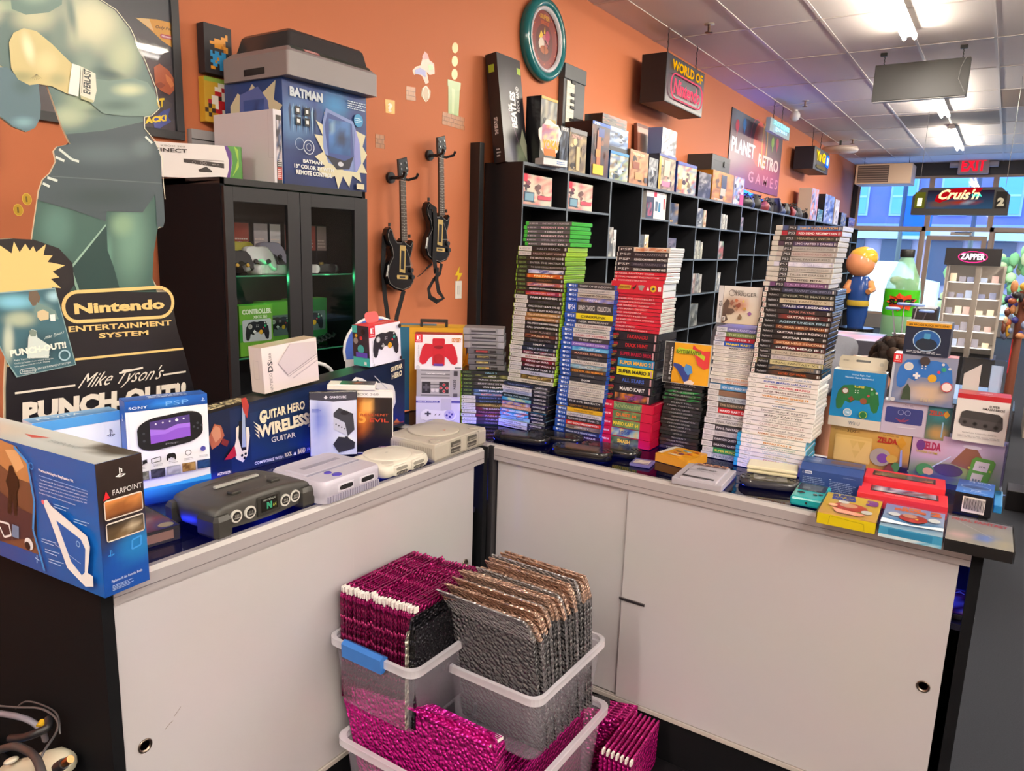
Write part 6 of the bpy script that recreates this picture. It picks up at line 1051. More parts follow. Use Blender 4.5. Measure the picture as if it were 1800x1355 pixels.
f.tq('PUNCH-OUT!!', q(35, 744), q(322, 702), q(35, 705), CRM, wt=.06); f.line([q(35, 757), q(200, 734)], .004, CRM); f.tq('WORLD CIRCUIT BOXING HEROES', q(85, 757), q(180, 744), q(85, 753), '#8a8478', wt=0)
# stuck-on picture card
P_([(-30, 515), (92, 505), (129, 640), (24, 662), (10, 640), (-30, 560)], '#8aa6a8')
cd_ = [(-26, 517), (91, 507), (127, 639), (26, 660), (12, 640), (-26, 565)]
soft(f, cd_, '#3d6470', [(20, 530, 60, 20, '#7fc0d8', .9), (70, 545, 26, 20, '#7a9a98', .9), (30, 560, 40, 20, '#a8b49c', .8), (10, 600, 14, 50, '#bcc6b4', .8), (70, 610, 60, 40, '#2c4a54', .9), (90, 520, 20, 14, '#a8d0dc', .9)], 4)
P_([(46, 512), (60, 510), (66, 522), (62, 535), (52, 537), (45, 525)], '#6a5a4c'); P_([(60, 530), (92, 545), (98, 560), (86, 560), (66, 550), (54, 548)], '#6f8a86'); f.e(*q(68, 553), .0, .0, '#c8c09a'); P_([(60, 547), (70, 543), (80, 548), (80, 560), (66, 563), (60, 556)], '#c9b894'); P_([(82, 552), (91, 551), (92, 563), (83, 563)], '#e4e8e4')
P_([(44, 592), (50, 577), (58, 580), (60, 592), (82, 606), (80, 628), (42, 628)], '#c8d4d0'); P_([(45, 580), (52, 578), (59, 582), (57, 590), (48, 590)], '#7a8a80')
f.tq('PUNCH-OUT!!', q(13, 626), q(111, 610), q(11, 614), '#e8e8dc', wt=.05); f.tq('Mike Tyson\'s', q(72, 597), q(106, 586), q(73, 590), '#e0e8e4', wt=0, sh=.4)
for i, s_ in enumerate(('Fight Tyson in The Dream Bout', 'Challenge boxers from around the globe', 'Win and become W.V.B.A. Champ')): f.tq(s_, q(20, 634+5.5*i), q(62+(26 if i == 1 else 20), 625+5*i), q(19, 631+5.5*i), '#e4e8e4', wt=0)
f.ring(*q(107, 623), .012, .0035, '#a8c8d4', 18, .012); f.tq('ENTERTAINMENT SYSTEM', q(60, 648), q(118, 637), q(60, 644.5), '#e0e6e4', wt=0); rp = [q(29+x-y*.1, 656-y-x*.14) for x, y in rrect(0, 0, 28, 8, 4, 4)]; f.line(rp+[rp[0]], .0012, '#e0e6e4'); f.tq('Nintendo', q(32, 654), q(55, 650), q(32, 649.5), '#e0e6e4', wt=0)
m.part('printed_front', t, 'printed picture of a boxer')
# black glass-door cabinet
CX = -2.60; M = at(CX, 1.83, 0, 90); W, D, H = .79, .45, 1.79; t = thing('glass_door_cabinet', 'black cabinet with two glass doors standing against the orange wall', 'cabinet', M)
BC = '#121116'
m = MB(M); m.box(0, .0, 0, .02, D, H, BC, 'dull'); m.box(W-.02, 0, 0, W, D, H, BC, 'dull'); m.box(.02, D-.012, 0, W-.02, D, H, '#141418', 'satin'); m.box(.02, 0.02, .03, W-.02, D, .06, BC, 'satin'); m.box(.0, -.0, H-.025, W, D, H, BC, 'satin'); m.part('body', t)
for x0, x1, g0, g1 in ((.004, .377, .045, .312), (.381, .786, .440, .702)):
    m = MB(M); z0, z1, a, b = .06, 1.757, .30, 1.70
    for bx_ in ((x0, z0, g0, z1), (g1, z0, x1, z1), (g0, z0, g1, a), (g0, b, g1, z1)): m.box(bx_[0], -.018, bx_[1], bx_[2], 0, bx_[3], '#17161b', 'satin', .001)
    dr = m.part('door', t); m = MB(M); m.ngon([(g0, -.009, a), (g1, -.009, a), (g1, -.009, b), (g0, -.009, b)], '#f2f4f8', 'glass'); m.part('door_glass', dr)
for z in (.62, 1.06, 1.405):
    m = MB(M); m.box(.022, .03, z-.006, W-.022, D-.02, z, '#e0f4ec', 'glass'); m.box(.022, .028, z-.006, W-.022, .03, z, '#3a8a6a', 'gloss'); m.part('glass_shelf', t)
def pad3d(M, label, col, accents=(), sc=1., white=False, group=None):
    t = thing('game_controller', label, 'game controller', M, group); m = MB(M)
    R = []
    for z, s_ in ((0, .90), (.008, .98), (.018, 1), (.028, .97), (.034, .86)): R.append([((x-.5)*.155*s_*sc, (y-.5)*.105*s_*sc+.052, z*sc) for x, y in PAD[::-1]])
    m.loft(R, col, 'satin', smooth=True); m.part('shell', t)
    for x, y, r_, c_ in accents: m = MB(M); m.cyl((x*sc, y*sc, .032*sc), (x*sc, y*sc, .042*sc), r_*sc, c_, 'satin', 14); m.part('thumb_stick', t)
    return t
inC = lambda Y, X, z, rz=90, rx=0: at(X, Y, z, rz, rx)
def up(Y, z, lab, col, dark, rx=-70, X=-2.70, sc=1.): return pad3d(at(X, Y, z, 90, 68), lab, col, ((-.03, .03, .009, dark), (.03, .03, .009, dark)), sc)
up(2.045, 1.435, 'yellow controller leaning upright on the upper cabinet shelf', '#9c962c', '#3a3828', X=-2.77, sc=1.05); up(2.20, 1.435, 'pale lilac controller leaning upright on the upper cabinet shelf', '#9a98ac', '#2a2a38', X=-2.775, sc=1.05)
up(2.075, 1.415, 'white controller with a black middle on the upper cabinet shelf', '#d4d4d6', '#1c1c20', X=-2.70, sc=1.1)
up(1.965, 1.41, 'black controller with yellow and red buttons at the left of the shelf', '#1e1e24', '#c89a28', X=-2.68, sc=.85)
pad3d(at(-2.655, 2.115, 1.407, 90), 'white controller lying flat at the front of the upper shelf', '#d8d8d8', (), 1.15)
pad3d(at(-2.655, 2.31, 1.407, 100), 'white controller lying flat behind the right hand door', '#d4d4d4', (), 1.15)
pad3d(at(-2.72, 2.47, 1.407, 80), 'black controller with gold marks behind the right hand door', '#24222a', ((0, .03, .01, '#8a7a30'),), 1.1)
rs = random.Random(8)
for i, (y, z, c_, w_) in enumerate(((2.01, 1.407, '#8a3a34', .06), (2.09, 1.407, '#a04a40', .11), (2.20, 1.407, '#b0a8ac', .09), (2.28, 1.407, '#c0bcc0', .07), (2.37, 1.407, '#8a342c', .08), (2.47, 1.407, '#a05048', .12), (2.56, 1.407, '#9a8a88', .07))):
    M2 = at(-2.84, y, z, 90); m, F = carton(M2, w_*.92, .05, .22, '#2a2a30', 'card'); f = F['front']; f.r(.05, .45, .95, .98, c_); f.lines(.1, .5, .9, .7, 3, '#d8c8c0', i); f.r(.05, .05, .95, .4, '#1c1c20')
    m.single('hanging_card', f'{["dark red","brick red","pale grey","silver grey","maroon","rust red","dusty pink"][i]} topped package at the back of the upper cabinet shelf, {ORD[i].replace("topmost","first")} from the left', 'package', 'packages at the back of the cabinet shelf')
for i, (y, x, z, lab) in enumerate(((2.02, -2.655, 1.062, 'lime green controller box lettered on top, lower shelf behind the left door'), (2.21, -2.74, 1.062, 'green controller box partly hidden behind the door post'), (2.44, -2.80, 1.062, 'dark green lit package standing behind the right hand door'))):
    M2 = at(x, y, z, 90); m, F = carton(M2, .17 if i < 2 else .22, .07, .215, '#5f9a28', 'card'); f = F['front']; f.r(0, 0, 1, 1, '#6aa832' if i < 2 else '#2a6a3c'); f.poly([(.0, .28), (.2, .3), (.24, .68), (.0, .62)], '#2a8a2c'); f.rr(.08, .28, .95, .72, .05, '#b8bcc4' if i == 0 else '#5a6a70'); pad(f, .16, .3, .88, .68, '#1a1c24')
    if i == 0: f.t('CONTROLLER', .06, .83, .94, .93, '#e8ecd8', wt=.05); f.t('XBOX 360', .38, .74, .8, .8, '#e8ecd8', wt=.03); f.t('XBOX', .2, .08, .4, .16, '#cfe0a8')
    m.single('controller_box', lab, 'box')
m = MB(at(-2.70, 2.33, 1.062, 95)); m.box(-.05, 0, 0, .05, .06, .03, '#d0d0d4', 'satin', .003); f = m.face((-.04, -.0003, .006), (.08, 0, 0), (0, 0, .018)); f.rr(.1, .1, .4, .9, .05, '#222'); m.single('white_adapter', 'small white adapter box on the lower cabinet shelf behind the right door', 'adapter')
m = MB(at(-2.74, 2.50, 1.062, 90))
for i in range(5): m.tube([(-.06+.025*i+.03*math.cos(a/3), .02*math.sin(a)+.02, .008+.006*i+.01*math.sin(a*2)) for a in range(0, 14)], .005, '#2a2a30', 'satin', 6)
m.single('cable_coil', 'coiled dark cables on the lower shelf behind the right hand door', 'cable')
# on top of the cabinet
M = at(-2.812+.004, 1.852, H, 51.6); m, F = carton(M, .38, .085, .135, '#e4e2e4', 'card'); f = F['front']; f.r(0, 0, 1, 1, '#e6e4e6')
f.poly([(.835, 0), (.87, .0), (.9, .5), (.9, .8), (.86, 1), (.83, 1), (.87, .6), (.865, .3)], '#5a2c8c'); f.poly([(.87, 0), (1, 0), (1, 1), (.86, 1), (.9, .8), (.905, .5)], '#3f8a2c'); f.poly([(.9, .1), (.97, .4), (.97, .9), (.93, 1), (.96, .6), (.93, .3)], '#9ac83c')
f.poly([(.42, .45), (.42, .56), (.82, .48), (.82, .34)], '#2a2426'); f.r(.42, .54, .82, .56, '#8a8688'); f.poly([(.56, .26), (.64, .36), (.7, .24), (.69, .2), (.57, .2)], '#2a2426')
for x, r_ in ((.52, .014), (.6, .014), (.635, .012)): f.ring(x, .47-(x-.5)*.1, r_, .0012, '#9a969a', 12)
f.t('KINECT', .14, .72, .46, .83, '#3a3638', wt=.03); f.t('XBOX 360', .2, .87, .44, .92, '#8a8a8a', wt=0); f.t('XBOX 360', .7, .42, .77, .45, '#d0d0d0', wt=0)
F['right'].r(0, 0, 1, 1, '#4a9a34'); m.single('sensor_bar_box', 'white box with black sensor bar and green edge, on the black cabinet', 'box')
M = at(-2.615, 2.105, H, 90); m = MB(M); m.box(0, 0, 0, .042, .40, .296, '#d6d2dc', 'card'); f = m.face((0, -.0003, 0), (.042, 0, 0), (0, 0, .296)); f.r(.0, 0, 1, 1, '#d8d4dc'); f.r(.3, .0, .95, .93, '#3a3434'); f.mosaic(.32, .3, .93, .86, 3, 8, ['#b8a8b0', '#5a6a90', '#3a3440', '#d8d0d8'], 4); f.r(.35, .05, .92, .22, '#b03a34'); f.lines(.38, .07, .88, .2, 5, '#e8d8d4', 3); f.lines(.38, .23, .9, .34, 4, '#c8c8c8', 6)
f = m.face((0, .40, 0), (0, -.40, 0), (0, 0, .296)); f.r(0, 0, 1, 1, '#d9d5df'); f.line([(.92, .35), (.92, .98)], .001, '#b8b4c0'); f.line([(.92, .35), (1, .34)], .001, '#b8b4c0')
m.single('white_box', 'plain white box with a thin printed front edge, leaning beside the blue picture box', 'box')
M = at(-2.61, 2.152, H, 90); m = MB(M); w_, d, h = .488, .385, .43; m.box(0, 0, 0, w_, d, h, '#223a74', 'card')
f = m.face((0, 0, 0), (w_, 0, 0), (0, 0, h)); f.pic(0, 0, 1, 1, 14, 12, '#2c4688', '#1a2c60', [(.15, .6, .3, .35, '#5a86b8', .9), (.6, .85, .25, .2, '#2f86c4', .9), (.3, .3, .4, .3, '#1c2f68', .9)], seed=11, amp=.2)
rs = random.Random(4)
for i in range(9): a = .06+.035*i; f.poly([(a, .72), (a+.02, .78), (a+.03, .72), (a+.015, .5)], '#8ab0d4' if i % 2 else '#2a3a60')
f.poly([(.48, .1), (.36, .18), (.46, .22), (.34, .3), (.44, .36), (.34, .52), (.44, .52), (.36, .66), (.46, .62), (.46, .76), (.56, .64), (.6, .7), (.98, .6), (.94, .48), (1, .4), (.94, .3), (1, .2), (.9, .2), (.92, .1), (.8, .16), (.76, .03), (.68, .14), (.62, .0), (.58, .13)], '#d4cfb0')
f.poly([(.44, .66), (.48, .8), (.82, .72), (.9, .5), (.92, .3), (.86, .2), (.7, .2), (.5, .26), (.44, .4)], '#7c90c8'); f.poly([(.46, .62), (.5, .76), (.8, .69), (.82, .36), (.7, .3), (.5, .33)], '#3c5090'); f.pic(.51, .36, .78, .7, 6, 6, '#4a78b8', '#2c5a98', [(.6, .5, .3, .3, '#1c2c50', .6), (.15, .75, .15, .12, '#9ac0dc', .5)], seed=3, amp=.4)
f.poly([(.46, .34), (.6, .2), (.76, .22), (.82, .36), (.7, .3), (.5, .33)], '#2a2c3c'); f.poly([(.84, .66), (.9, .5), (.9, .28), (.84, .2), (.82, .36)], '#8a90d0'); f.e(.65, .26, .035, .025, '#c8ccd8')
f.t('BATMAN', .07, .84, .44, .93, '#c8d4e0', wt=.06); f.t('BATMAN', .2, .225, .42, .26, '#e8ecec', wt=.04); f.t('13" COLOR TV WITH', .1, .165, .56, .205, '#e8ecec', wt=.04); f.t('REMOTE CONTROL', .12, .105, .54, .15, '#e8ecec', wt=.04); f.c(.88, .74, .06, '#2f8fc8', n=16); f.lines(.83, .71, .93, .77, 3, '#b8e0f4', 2); f.lines(.74, .84, .98, .93, 4, '#c8dcf0', 1)
for a, b in ((.12, .68), (.22, .68), (.12, .58), (.22, .58)): f.r(a, b, a+.06, b+.075, '#14161c'); f.r(a+.015, b+.02, a+.045, b+.055, '#d8dce0')
f.ring(.16, .4, .05, .002, '#a8bcd8', 14); f.ring(.26, .38, .06, .004, '#c8d4e4', 14); f.ring(.26, .38, .03, .002, '#c8d4e4', 12); f.r(.84, .02, .94, .08, '#d8d0b0')
f = m.face((0, d, 0), (0, -d, 0), (0, 0, h)); f.pic(0, 0, 1, 1, 10, 10, '#22407e', '#2a4a8c', seed=12, amp=.25); f.poly([(.1, .6), (.1, .78), (.24, .9), (.36, .84), (.5, .97), (.64, .86), (.9, .98), (.86, .8), (1, .74), (.86, .6), (.8, .3), (.2, .3)], '#d0ccae'); f.poly([(.24, .4), (.28, .88), (.6, .94), (.76, .8), (.84, .4)], '#5a6cb0'); f.pic(.34, .4, .7, .82, 5, 5, '#3a5aa4', '#2a4488', [(.6, .6, .3, .3, '#1c2440', .6)], seed=5, amp=.4)
m.single('television_box', 'big blue box picturing a winged blue television, on top of the black cabinet', 'box')
# giant console shaped display lid
M = at(-2.55, 2.135, 1.79+.431, 90); t = thing('console_shaped_lid', 'grey plastic display lid shaped like an old console, on the blue box', 'display lid', M)
m = MB(M); m.loft([[(x, y, z) for x, y in rrect(s_, s_, .52-s_, .43-s_, .012)] for z, s_ in ((0, 0), (.095, 0), (.12, .025))], '#8d8689', 'satin'); m.part('base', t)
m = MB(M); f = m.face((0, .43, 0), (0, -.43, 0), (0, 0, .1)); f.r(.34, .15, .66, .42, '#16141a'); m.part('handle_slot', t)
m = MB(M); m.loft([[(x, y, z) for x, y in rrect(.03+s_, .03+s_, .49-s_*.6, .38-s_, .012)] for z, s_ in ((.118, 0), (.185, .018), (.197, .03))], '#3b3a3c', 'gloss'); m.part('smoked_cover', t)
m = MB(M); f = m.face((.03, -.0+.0125, .1075), (.46, 0, 0), (0, .012, .012)); f.r(0, 0, 1, 1.3, '#2f3a38'); f.rr(.16, .15, .34, 1.15, .01, '#c87a7c'); f.t('NINTENDO', .18, .35, .32, .95, '#f0e0e0'); m.part('front_strip', t)
# wall pictures
def picture(M, w_, h, dep, frame, fw, name, lab, cat, group=None):
    t = thing(name, lab, cat, M, group); m = MB(M)
    for b_ in ((-w_/2, 0, w_/2, fw), (-w_/2, h-fw, w_/2, h), (-w_/2, fw, -w_/2+fw, h-fw), (w_/2-fw, fw, w_/2, h-fw)): m.box(b_[0], 0, b_[1], b_[2], dep, b_[3], frame, 'satin', .001)
    m.part('frame', t); return t
wl = WX+.004
M = at(wl+.02, 1.62, 1.965, 90); t = picture(M, .74, 1.10, .02, '#2c2e33', .035, 'framed_poster', 'tall black framed game poster behind the boxer cutout', 'poster')
m = MB(M); f = m.face((-.335, .012, .035), (.67, 0, 0), (0, 0, 1.03)); f.pic(0, 0, 1, 1, 10, 12, '#55606e', '#3c3340', [(.3, .8, .5, .3, '#7a5060', .9), (.8, .2, .3, .2, '#5a4048', .9)]); q = f.px
PP = lambda pts, c: f.poly([q(*p) for p in pts], c)
PP([(238, 31), (275, 34), (300, 40), (308, 38), (309, 88), (285, 72), (262, 50)], '#e0a63c'); PP([(238, 31), (262, 33), (270, 55), (258, 46)], '#e8c890'); f.tq('Only For', q(273, 51), q(303, 56), q(273, 44), '#55401c', wt=.02, sh=.3)
rp = [q(281+x, 66-y+x*.22) for x, y in rrect(0, 0, 25, 7, 3.4, 4)]; f.poly(rp, '#c04a54'); f.tq('Nintendo', q(284, 65), q(303, 69), q(284, 61), '#f0e0e0', wt=.03)
PP([(270, 118), (280, 112), (296, 124), (306, 140), (308, 156), (298, 167), (283, 160), (272, 148)], '#c0643c'); PP([(290, 130), (300, 138), (306, 150), (300, 154), (292, 142)], '#dc8a52'); PP([(270, 148), (282, 144), (290, 150), (282, 156)], '#a04c30')
PP([(268, 210), (285, 195), (299, 190), (294, 205), (300, 214), (286, 222), (272, 232)], '#3c4aa0'); f.tq('AT', q(270, 190), q(288, 188), q(270, 174), '#e8c828', wt=.06); f.tq('ACK!', q(254, 218), q(292, 213), q(254, 206), '#e8c828', wt=.06)
m.part('poster_print', t)
m = MB(M); m.ngon([(-.335, .008, .035), (.335, .008, .035), (.335, .008, 1.065), (-.335, .008, 1.065)], '#ffffff', 'glass'); m.part('glazing', t)
M = at(wl+.02, 1.03, 1.79, 90); t = picture(M, .44, .52, .03, '#141318', .055, 'dark_frame', 'rounded black frame with a dark red print, seen under the boxer elbow', 'picture')
m = MB(M); f = m.face((-.17, .01, .055), (.34, 0, 0), (0, 0, .41)); f.pic(0, 0, 1, 1, 10, 12, '#15080c', '#8c2430', [(.4, .3, .5, .1, '#b03a44', .8), (.5, .7, .6, .2, '#2a0e14', .8)], seed=9, amp=.5); m.part('dark_print', t)
def pixels(M, w_, h, dep, bg, rows, pal, lab, y0, y1, x0, x1):
    t = thing('pixel_picture', lab, 'picture', M, 'small pixel pictures by the cabinet'); m = MB(M); m.box(-w_/2, 0, 0, w_/2, dep, h, bg, 'card', .001); m.part('canvas', t)
    m = MB(M); f = m.face((-w_/2, -.0002, 0), (w_, 0, 0), (0, 0, h)); n = len(rows); k = max(len(r) for r in rows)
    for j, r in enumerate(rows):
        for i, c_ in enumerate(r):
            if c_ in pal: f.k = 1; f.r(x0+(x1-x0)*i/k, y1-(y1-y0)*(j+1)/n, x0+(x1-x0)*(i+1)/k, y1-(y1-y0)*j/n, pal[c_])
    m.part('pixel_pattern', t)
pixels(at(wl+.055, 2.148, 2.262, 90), .138, .205, .05, '#26242a', ['.......y', '.....yyy', '..yyyyy.', 'yyyyyyo.', '..yyyoyy', '......oy', 'b.bb.bb.', 'bbbbbbb.', '.bbybbbb', 'bbybbbbb', '.bb.bbb.', 'yy..bb.b'], {'y': '#d8942c', 'o': '#b87420', 'b': '#3a9ad8'}, 'black pixel picture with an orange and blue block pattern', .1, .85, .2, .85)
pixels(at(wl+.045, 2.145, 2.058, 90), .138, .19, .04, '#c9a02c', ['gggggggg', '....ww..', '...wwr..', '...rrww.', '..wwbwr.', '.rwwrrww', '.b.wrrr.', 'b.brrwr.', '.b..rrw.'], {'g': '#8fae4a', 'w': '#ece8dc', 'r': '#b8242c', 'b': '#3a2418'}, 'yellow pixel picture with a red and white block pattern', .12, 1., .0, 1.)
m = MB(at(wl+.03, 2.075, 1.93, 90)); m.box(-.06, 0, 0, .07, .05, .09, '#9a9a9e', 'satin', .002); m.box(-.061, -.001, .045, .071, 0, .05, '#1a1a1c', 'satin'); m.single('grey_console_edge', 'light grey box with a dark line behind the white box on the cabinet', 'box')
# flat stickers on the wall
def sticker(pts, col, lab, extra=None, cat='sticker', grp=None):
    xs = [onx(*p, WX).y for p in pts]; zs = [onx(*p, WX).z for p in pts]; cy, cz = sum(xs)/len(xs), min(zs); M = at(WX+.0015, cy, cz, 90); pl = traced(M, pts); m = MB(M)
    if sum(a[0]*b[1]-b[0]*a[1] for a, b in zip(pl, pl[1:]+pl[:1])) < 0: pl = pl[::-1]
    m.loft([[(x, .001, z) for x, z in pl], [(x, 0, z) for x, z in pl]][::1], col, 'satin')
    f = m.face((0, 0, 0), (1, 0, 0), (0, 0, 1)); f.poly(pl, col)
    if extra: extra(f)
    return m.single('wall_sticker', lab, cat, grp)
def circ(cx, cy, rx, ry, n=18): return [(cx+rx*math.cos(2*math.pi*k/n), cy+ry*math.sin(2*math.pi*k/n)) for k in range(n)]
for i, (x, y, r_) in enumerate(((800, 84, 5.5), (799.5, 107.5, 5.5), (799, 130.5, 5.5))): sticker(circ(x, y, r_, 9.5), '#f0b868', f'{["highest","middle","lowest"][i]} of three pale gold round stickers in a column', cat='sticker', grp='round gold wall stickers')
for i, (x, y) in enumerate(((47, 350), (32, 369))): sticker(circ(x, y, 8, 10), '#c8a01c', f'{["upper","lower"][i]} of two yellow coin stickers left of the boxer legs', lambda f, x=x, y=y: (f.line([f.px(x-1, y-5), f.px(x, y+5)], .006, '#7a5c10'), f.ring(*f.px(x, y), .016, .002, '#e8cc4a', 14, .021)), grp='coin stickers')
def brick(rows, cols, p):
    def fn(f):
        (ax, ay), (bx, by), (cx, cy), (dx, dy) = [f.px(*k) for k in p]
        L = lambda u, v: (ax*(1-u)*(1-v)+bx*u*(1-v)+cx*u*v+dx*(1-u)*v, ay*(1-u)*(1-v)+by*u*(1-v)+cy*u*v+dy*(1-u)*v)
        for r in range(1, rows): f.line([L(0, r/rows), L(1, r/rows)], .003, '#7a5030')
        for r in range(rows):
            for c in range(1, cols+1): u = (c-(.5 if r % 2 else 0))/cols; f.line([L(u, r/rows), L(u, (r+1)/rows)], .003, '#7a5030')
    return fn
for p, r, c, lab in (([(714, 151), (730, 154), (730, 178), (714, 175)], 3, 2, 'small brick pattern sticker left of the outlined sticker'), ([(660, 235), (675, 238), (675, 262), (660, 259)], 3, 2, 'small brick pattern sticker nearest the blue television box'), ([(778, 196), (816, 207), (815, 229), (777, 218)], 3, 5, 'wide brick pattern sticker under the green one')): sticker(p, '#b0764c', lab, brick(r, c, p), grp='brick stickers')
sticker([(677, 174), (694, 177), (694, 201), (678, 198)], '#e8a42c', 'orange square sticker with a pale question mark', lambda f: f.tq('?', f.px(681, 196), f.px(690, 198), f.px(681, 180), '#f0e4cc', wt=.06))
sticker([(787, 139), (810, 146), (809, 158), (808, 158), (806, 205), (788, 199), (788, 151), (787, 150)], '#9ab47a', 'pale green pipe shaped sticker above the wide brick one', lambda f: f.poly([f.px(*p) for p in ((794, 155), (799, 157), (798, 200), (794, 198))], '#b4c890'))
sticker([(725, 124), (731, 117), (739, 115), (746, 90), (752, 95), (754, 105), (763, 112), (764, 130), (755, 132), (750, 126), (754, 145), (748, 148), (742, 134), (735, 128), (728, 132)], '#d8a08c', 'irregular faded sticker in red, blue and pale green blobs', lambda f: [f.poly([f.px(*p) for p in pts], c) for pts, c in (([(742, 98), (747, 91), (752, 96), (754, 103), (743, 105)], '#c05a5a'), ([(729, 123), (738, 119), (748, 124), (748, 136), (742, 132), (730, 130)], '#6a6ab0'), ([(752, 114), (760, 114), (762, 122), (754, 124)], '#8ab878'))])
sticker([(742, 155), (750, 151), (757, 160), (756, 172), (747, 178), (740, 168)], '#b8a080', 'small outlined pale brown sticker below the irregular one', lambda f: f.ring(*f.px(748.5, 165), .03, .004, '#e8d8c0', 8, .045))
sticker([(808, 468), (800, 484), (805, 484), (803, 499), (813, 480), (807, 480)], '#e8c82c', 'small yellow lightning bolt sticker above the light switch')
m = MB(at(WX+.006, onx(805, 510, WX).y, onx(805, 525, WX).z, 90)); m.box(-.035, 0, 0, .035, .006, .12, '#e8e4de', 'satin', .002); sw = m.single('light_switch', 'white wall plate with a slim rocker on the orange wall', 'light switch'); m = MB(); m.box(-.014, -.004, .03, .014, .0, .09, '#dcd8d2', 'satin', .001); m.part('rocker', sw)
m = MB(at(wl+.16, .80, 1.60, 90)); m.box(-.14, 0, 0, .14, .15, .05, '#5a4456', 'satin', .01)
for i in range(12): m.sph((-.11+.02*i, .05+.02*(i % 3), .06+.01*(i % 2)), .018, ['#5a4a2c', '#2a2430', '#8a6a2c', '#3a3a5a'][i % 4], 'satin', 8, 6)
m.single('wall_shelf', 'small purple grey ledge with trinkets left of the boxer cutout', 'shelf')
sh = MB(at(wl+.13, .86, 1.545, 90, 0, -14)); sh.box(-.17, 0, 0, .17, .12, .045, '#55424f', 'satin', .003); sh.box(-.14, -.002, .046, .10, .1, .06, '#2a2028', 'satin', .003); sh.single('purple_grey_tray', 'tilted purple grey plastic tray left of the boxer cutout', 'tray')
# wall guitars
GM = at(-2.995, 3.36, 0, 90); F0_ = MB(GM).face((0, 0, 0), (1, 0, 0), (0, 0, 1)); TR = lambda pts: [(x, z-1.62) for x, z in [F0_.px(*p) for p in pts]]
def ccw(p): return p if sum(a[0]*b[1]-b[0]*a[1] for a, b in zip(p, p[1:]+p[:1])) > 0 else p[::-1]
body = ccw(TR([(683, 402), (687, 399), (691, 404), (694, 416), (699, 424), (705, 424), (709, 419), (716, 427), (721, 430), (725, 422), (728, 425), (726, 440), (722, 455), (724, 470), (728, 485), (728, 496), (722, 506), (708, 512), (694, 508), (684, 500), (680, 486), (683, 465), (690, 450), (688, 436), (682, 424), (680, 412)]))
def slab(m, pts, y0, y1, col, fin='gloss', b=.006):
    ins = inset(pts, b); m.loft([[(x, y1, z) for x, z in ins], [(x, y1-b, z) for x, z in pts], [(x, y0+b, z) for x, z in pts], [(x, y0, z) for x, z in ins]], col, fin)
def wall_guitar(M, lab):
    t = thing('toy_guitar', lab, 'toy guitar', M, 'black toy guitars on the wall')
    m = MB(); slab(m, body, 0, .045, '#141418'); m.part('body', t)
    m = MB(); f = m.face((0, -.0004, 0), (1, 0, 0), (0, 0, 1)); ins = inset(body, .010); f.line(ins+[ins[0]], .0022, '#8a8680')
    f.poly(ccw(TR([(703, 431), (713, 432), (712, 480), (702, 478)])), '#b89c5c'); f.poly(ccw(TR([(705, 440), (711, 441), (710, 474), (704, 473)])), '#121214'); f.line([p for p in TR([(714, 437), (725, 467), (712, 468)])], .0025, '#8a8680')
    f.poly(ccw(TR([(697, 485), (698, 483), (716, 484), (717, 487), (716, 491), (698, 490)])), '#b89c5c'); f.poly(ccw(TR([(702, 485.5), (712, 486), (712, 489), (702, 488.5)])), '#2a2a2c'); m.part('gold_strum_plate', t, 'gold strum bar surround')
    for p in ((722, 475), (724, 487)):
        m = MB(); a = TR([p])[0]; m.cyl((a[0], 0, a[1]), (a[0], -.012, a[1]), .014, '#232328', 'satin', 14); m.part('knob', t)
    m = MB(); n0, n1 = TR([(708.5, 424)])[0], TR([(706, 318)])[0]; w_ = .026
    m.loft([[(n0[0]-w_, 0, n0[1]), (n0[0]+w_, 0, n0[1]), (n1[0]+w_*.85, .0, n1[1]), (n1[0]-w_*.85, .0, n1[1])], [(n0[0]-w_, -.012, n0[1]), (n0[0]+w_, -.012, n0[1]), (n1[0]+w_*.85, -.012, n1[1]), (n1[0]-w_*.85, -.012, n1[1])]][::-1], '#43372e', 'satin')
    for i in range(17): u = 1-(1-i/18)**1.5; x = n0[0]+(n1[0]-n0[0])*(1-u); z = n0[1]+(n1[1]-n0[1])*(1-u); m.box(x-w_*.9, -.0135, z-.001, x+w_*.9, -.012, z+.001, '#a8a49c', 'metal'); m.sph((x, -.0125, z+.012), .003, '#d8d4c8', 'satin', 6, 4)
    m.part('neck', t, 'dark brown fretted neck')
    m = MB(); hp = ccw(TR([(700, 315), (710, 318), (716, 300), (713, 276), (698, 280), (699, 298)])); slab(m, hp, -.012, .006, '#3d4246', 'gloss', .003)
    for a, b in ((701, 288), (710, 286), (702, 297), (711, 296), (703, 306), (712, 305)): p = TR([(a, b)])[0]; m.cyl((p[0], -.012, p[1]), (p[0], -.018, p[1]), .006, '#8a8c8e', 'metal', 8)
    m.part('headstock', t)
    for p in ((689, 398), (724, 418)): m = MB(); a = TR([p])[0]; m.cyl((a[0], .02, a[1]), (a[0], .02, a[1]+.02), .008, '#1a1a1c', 'satin', 10); m.part('strap_button', t)
    return t
g1 = wall_guitar(at(-2.995, 3.36, 1.62, 90), 'lower black toy guitar, its strap hanging behind the boxes'); g2 = wall_guitar(at(-2.995, 3.36+.348, 1.62+.165, 90), 'higher black toy guitar with its strap looped below it')
def ribbon(m, pts, w_, col, tw=(0, 1, 0)):
    P = [Vector(p) for p in pts]; R = []
    for i, p in enumerate(P):
        d = (P[min(i+1, len(P)-1)]-P[max(i-1, 0)]).normalized(); s_ = d.cross(Vector(tw)).normalized()*w_/2; n = d.cross(s_).normalized()*.0012; R.append([p-s_-n, p+s_-n, p+s_+n, p-s_+n])
    m.loft(R, col, 'fabric')
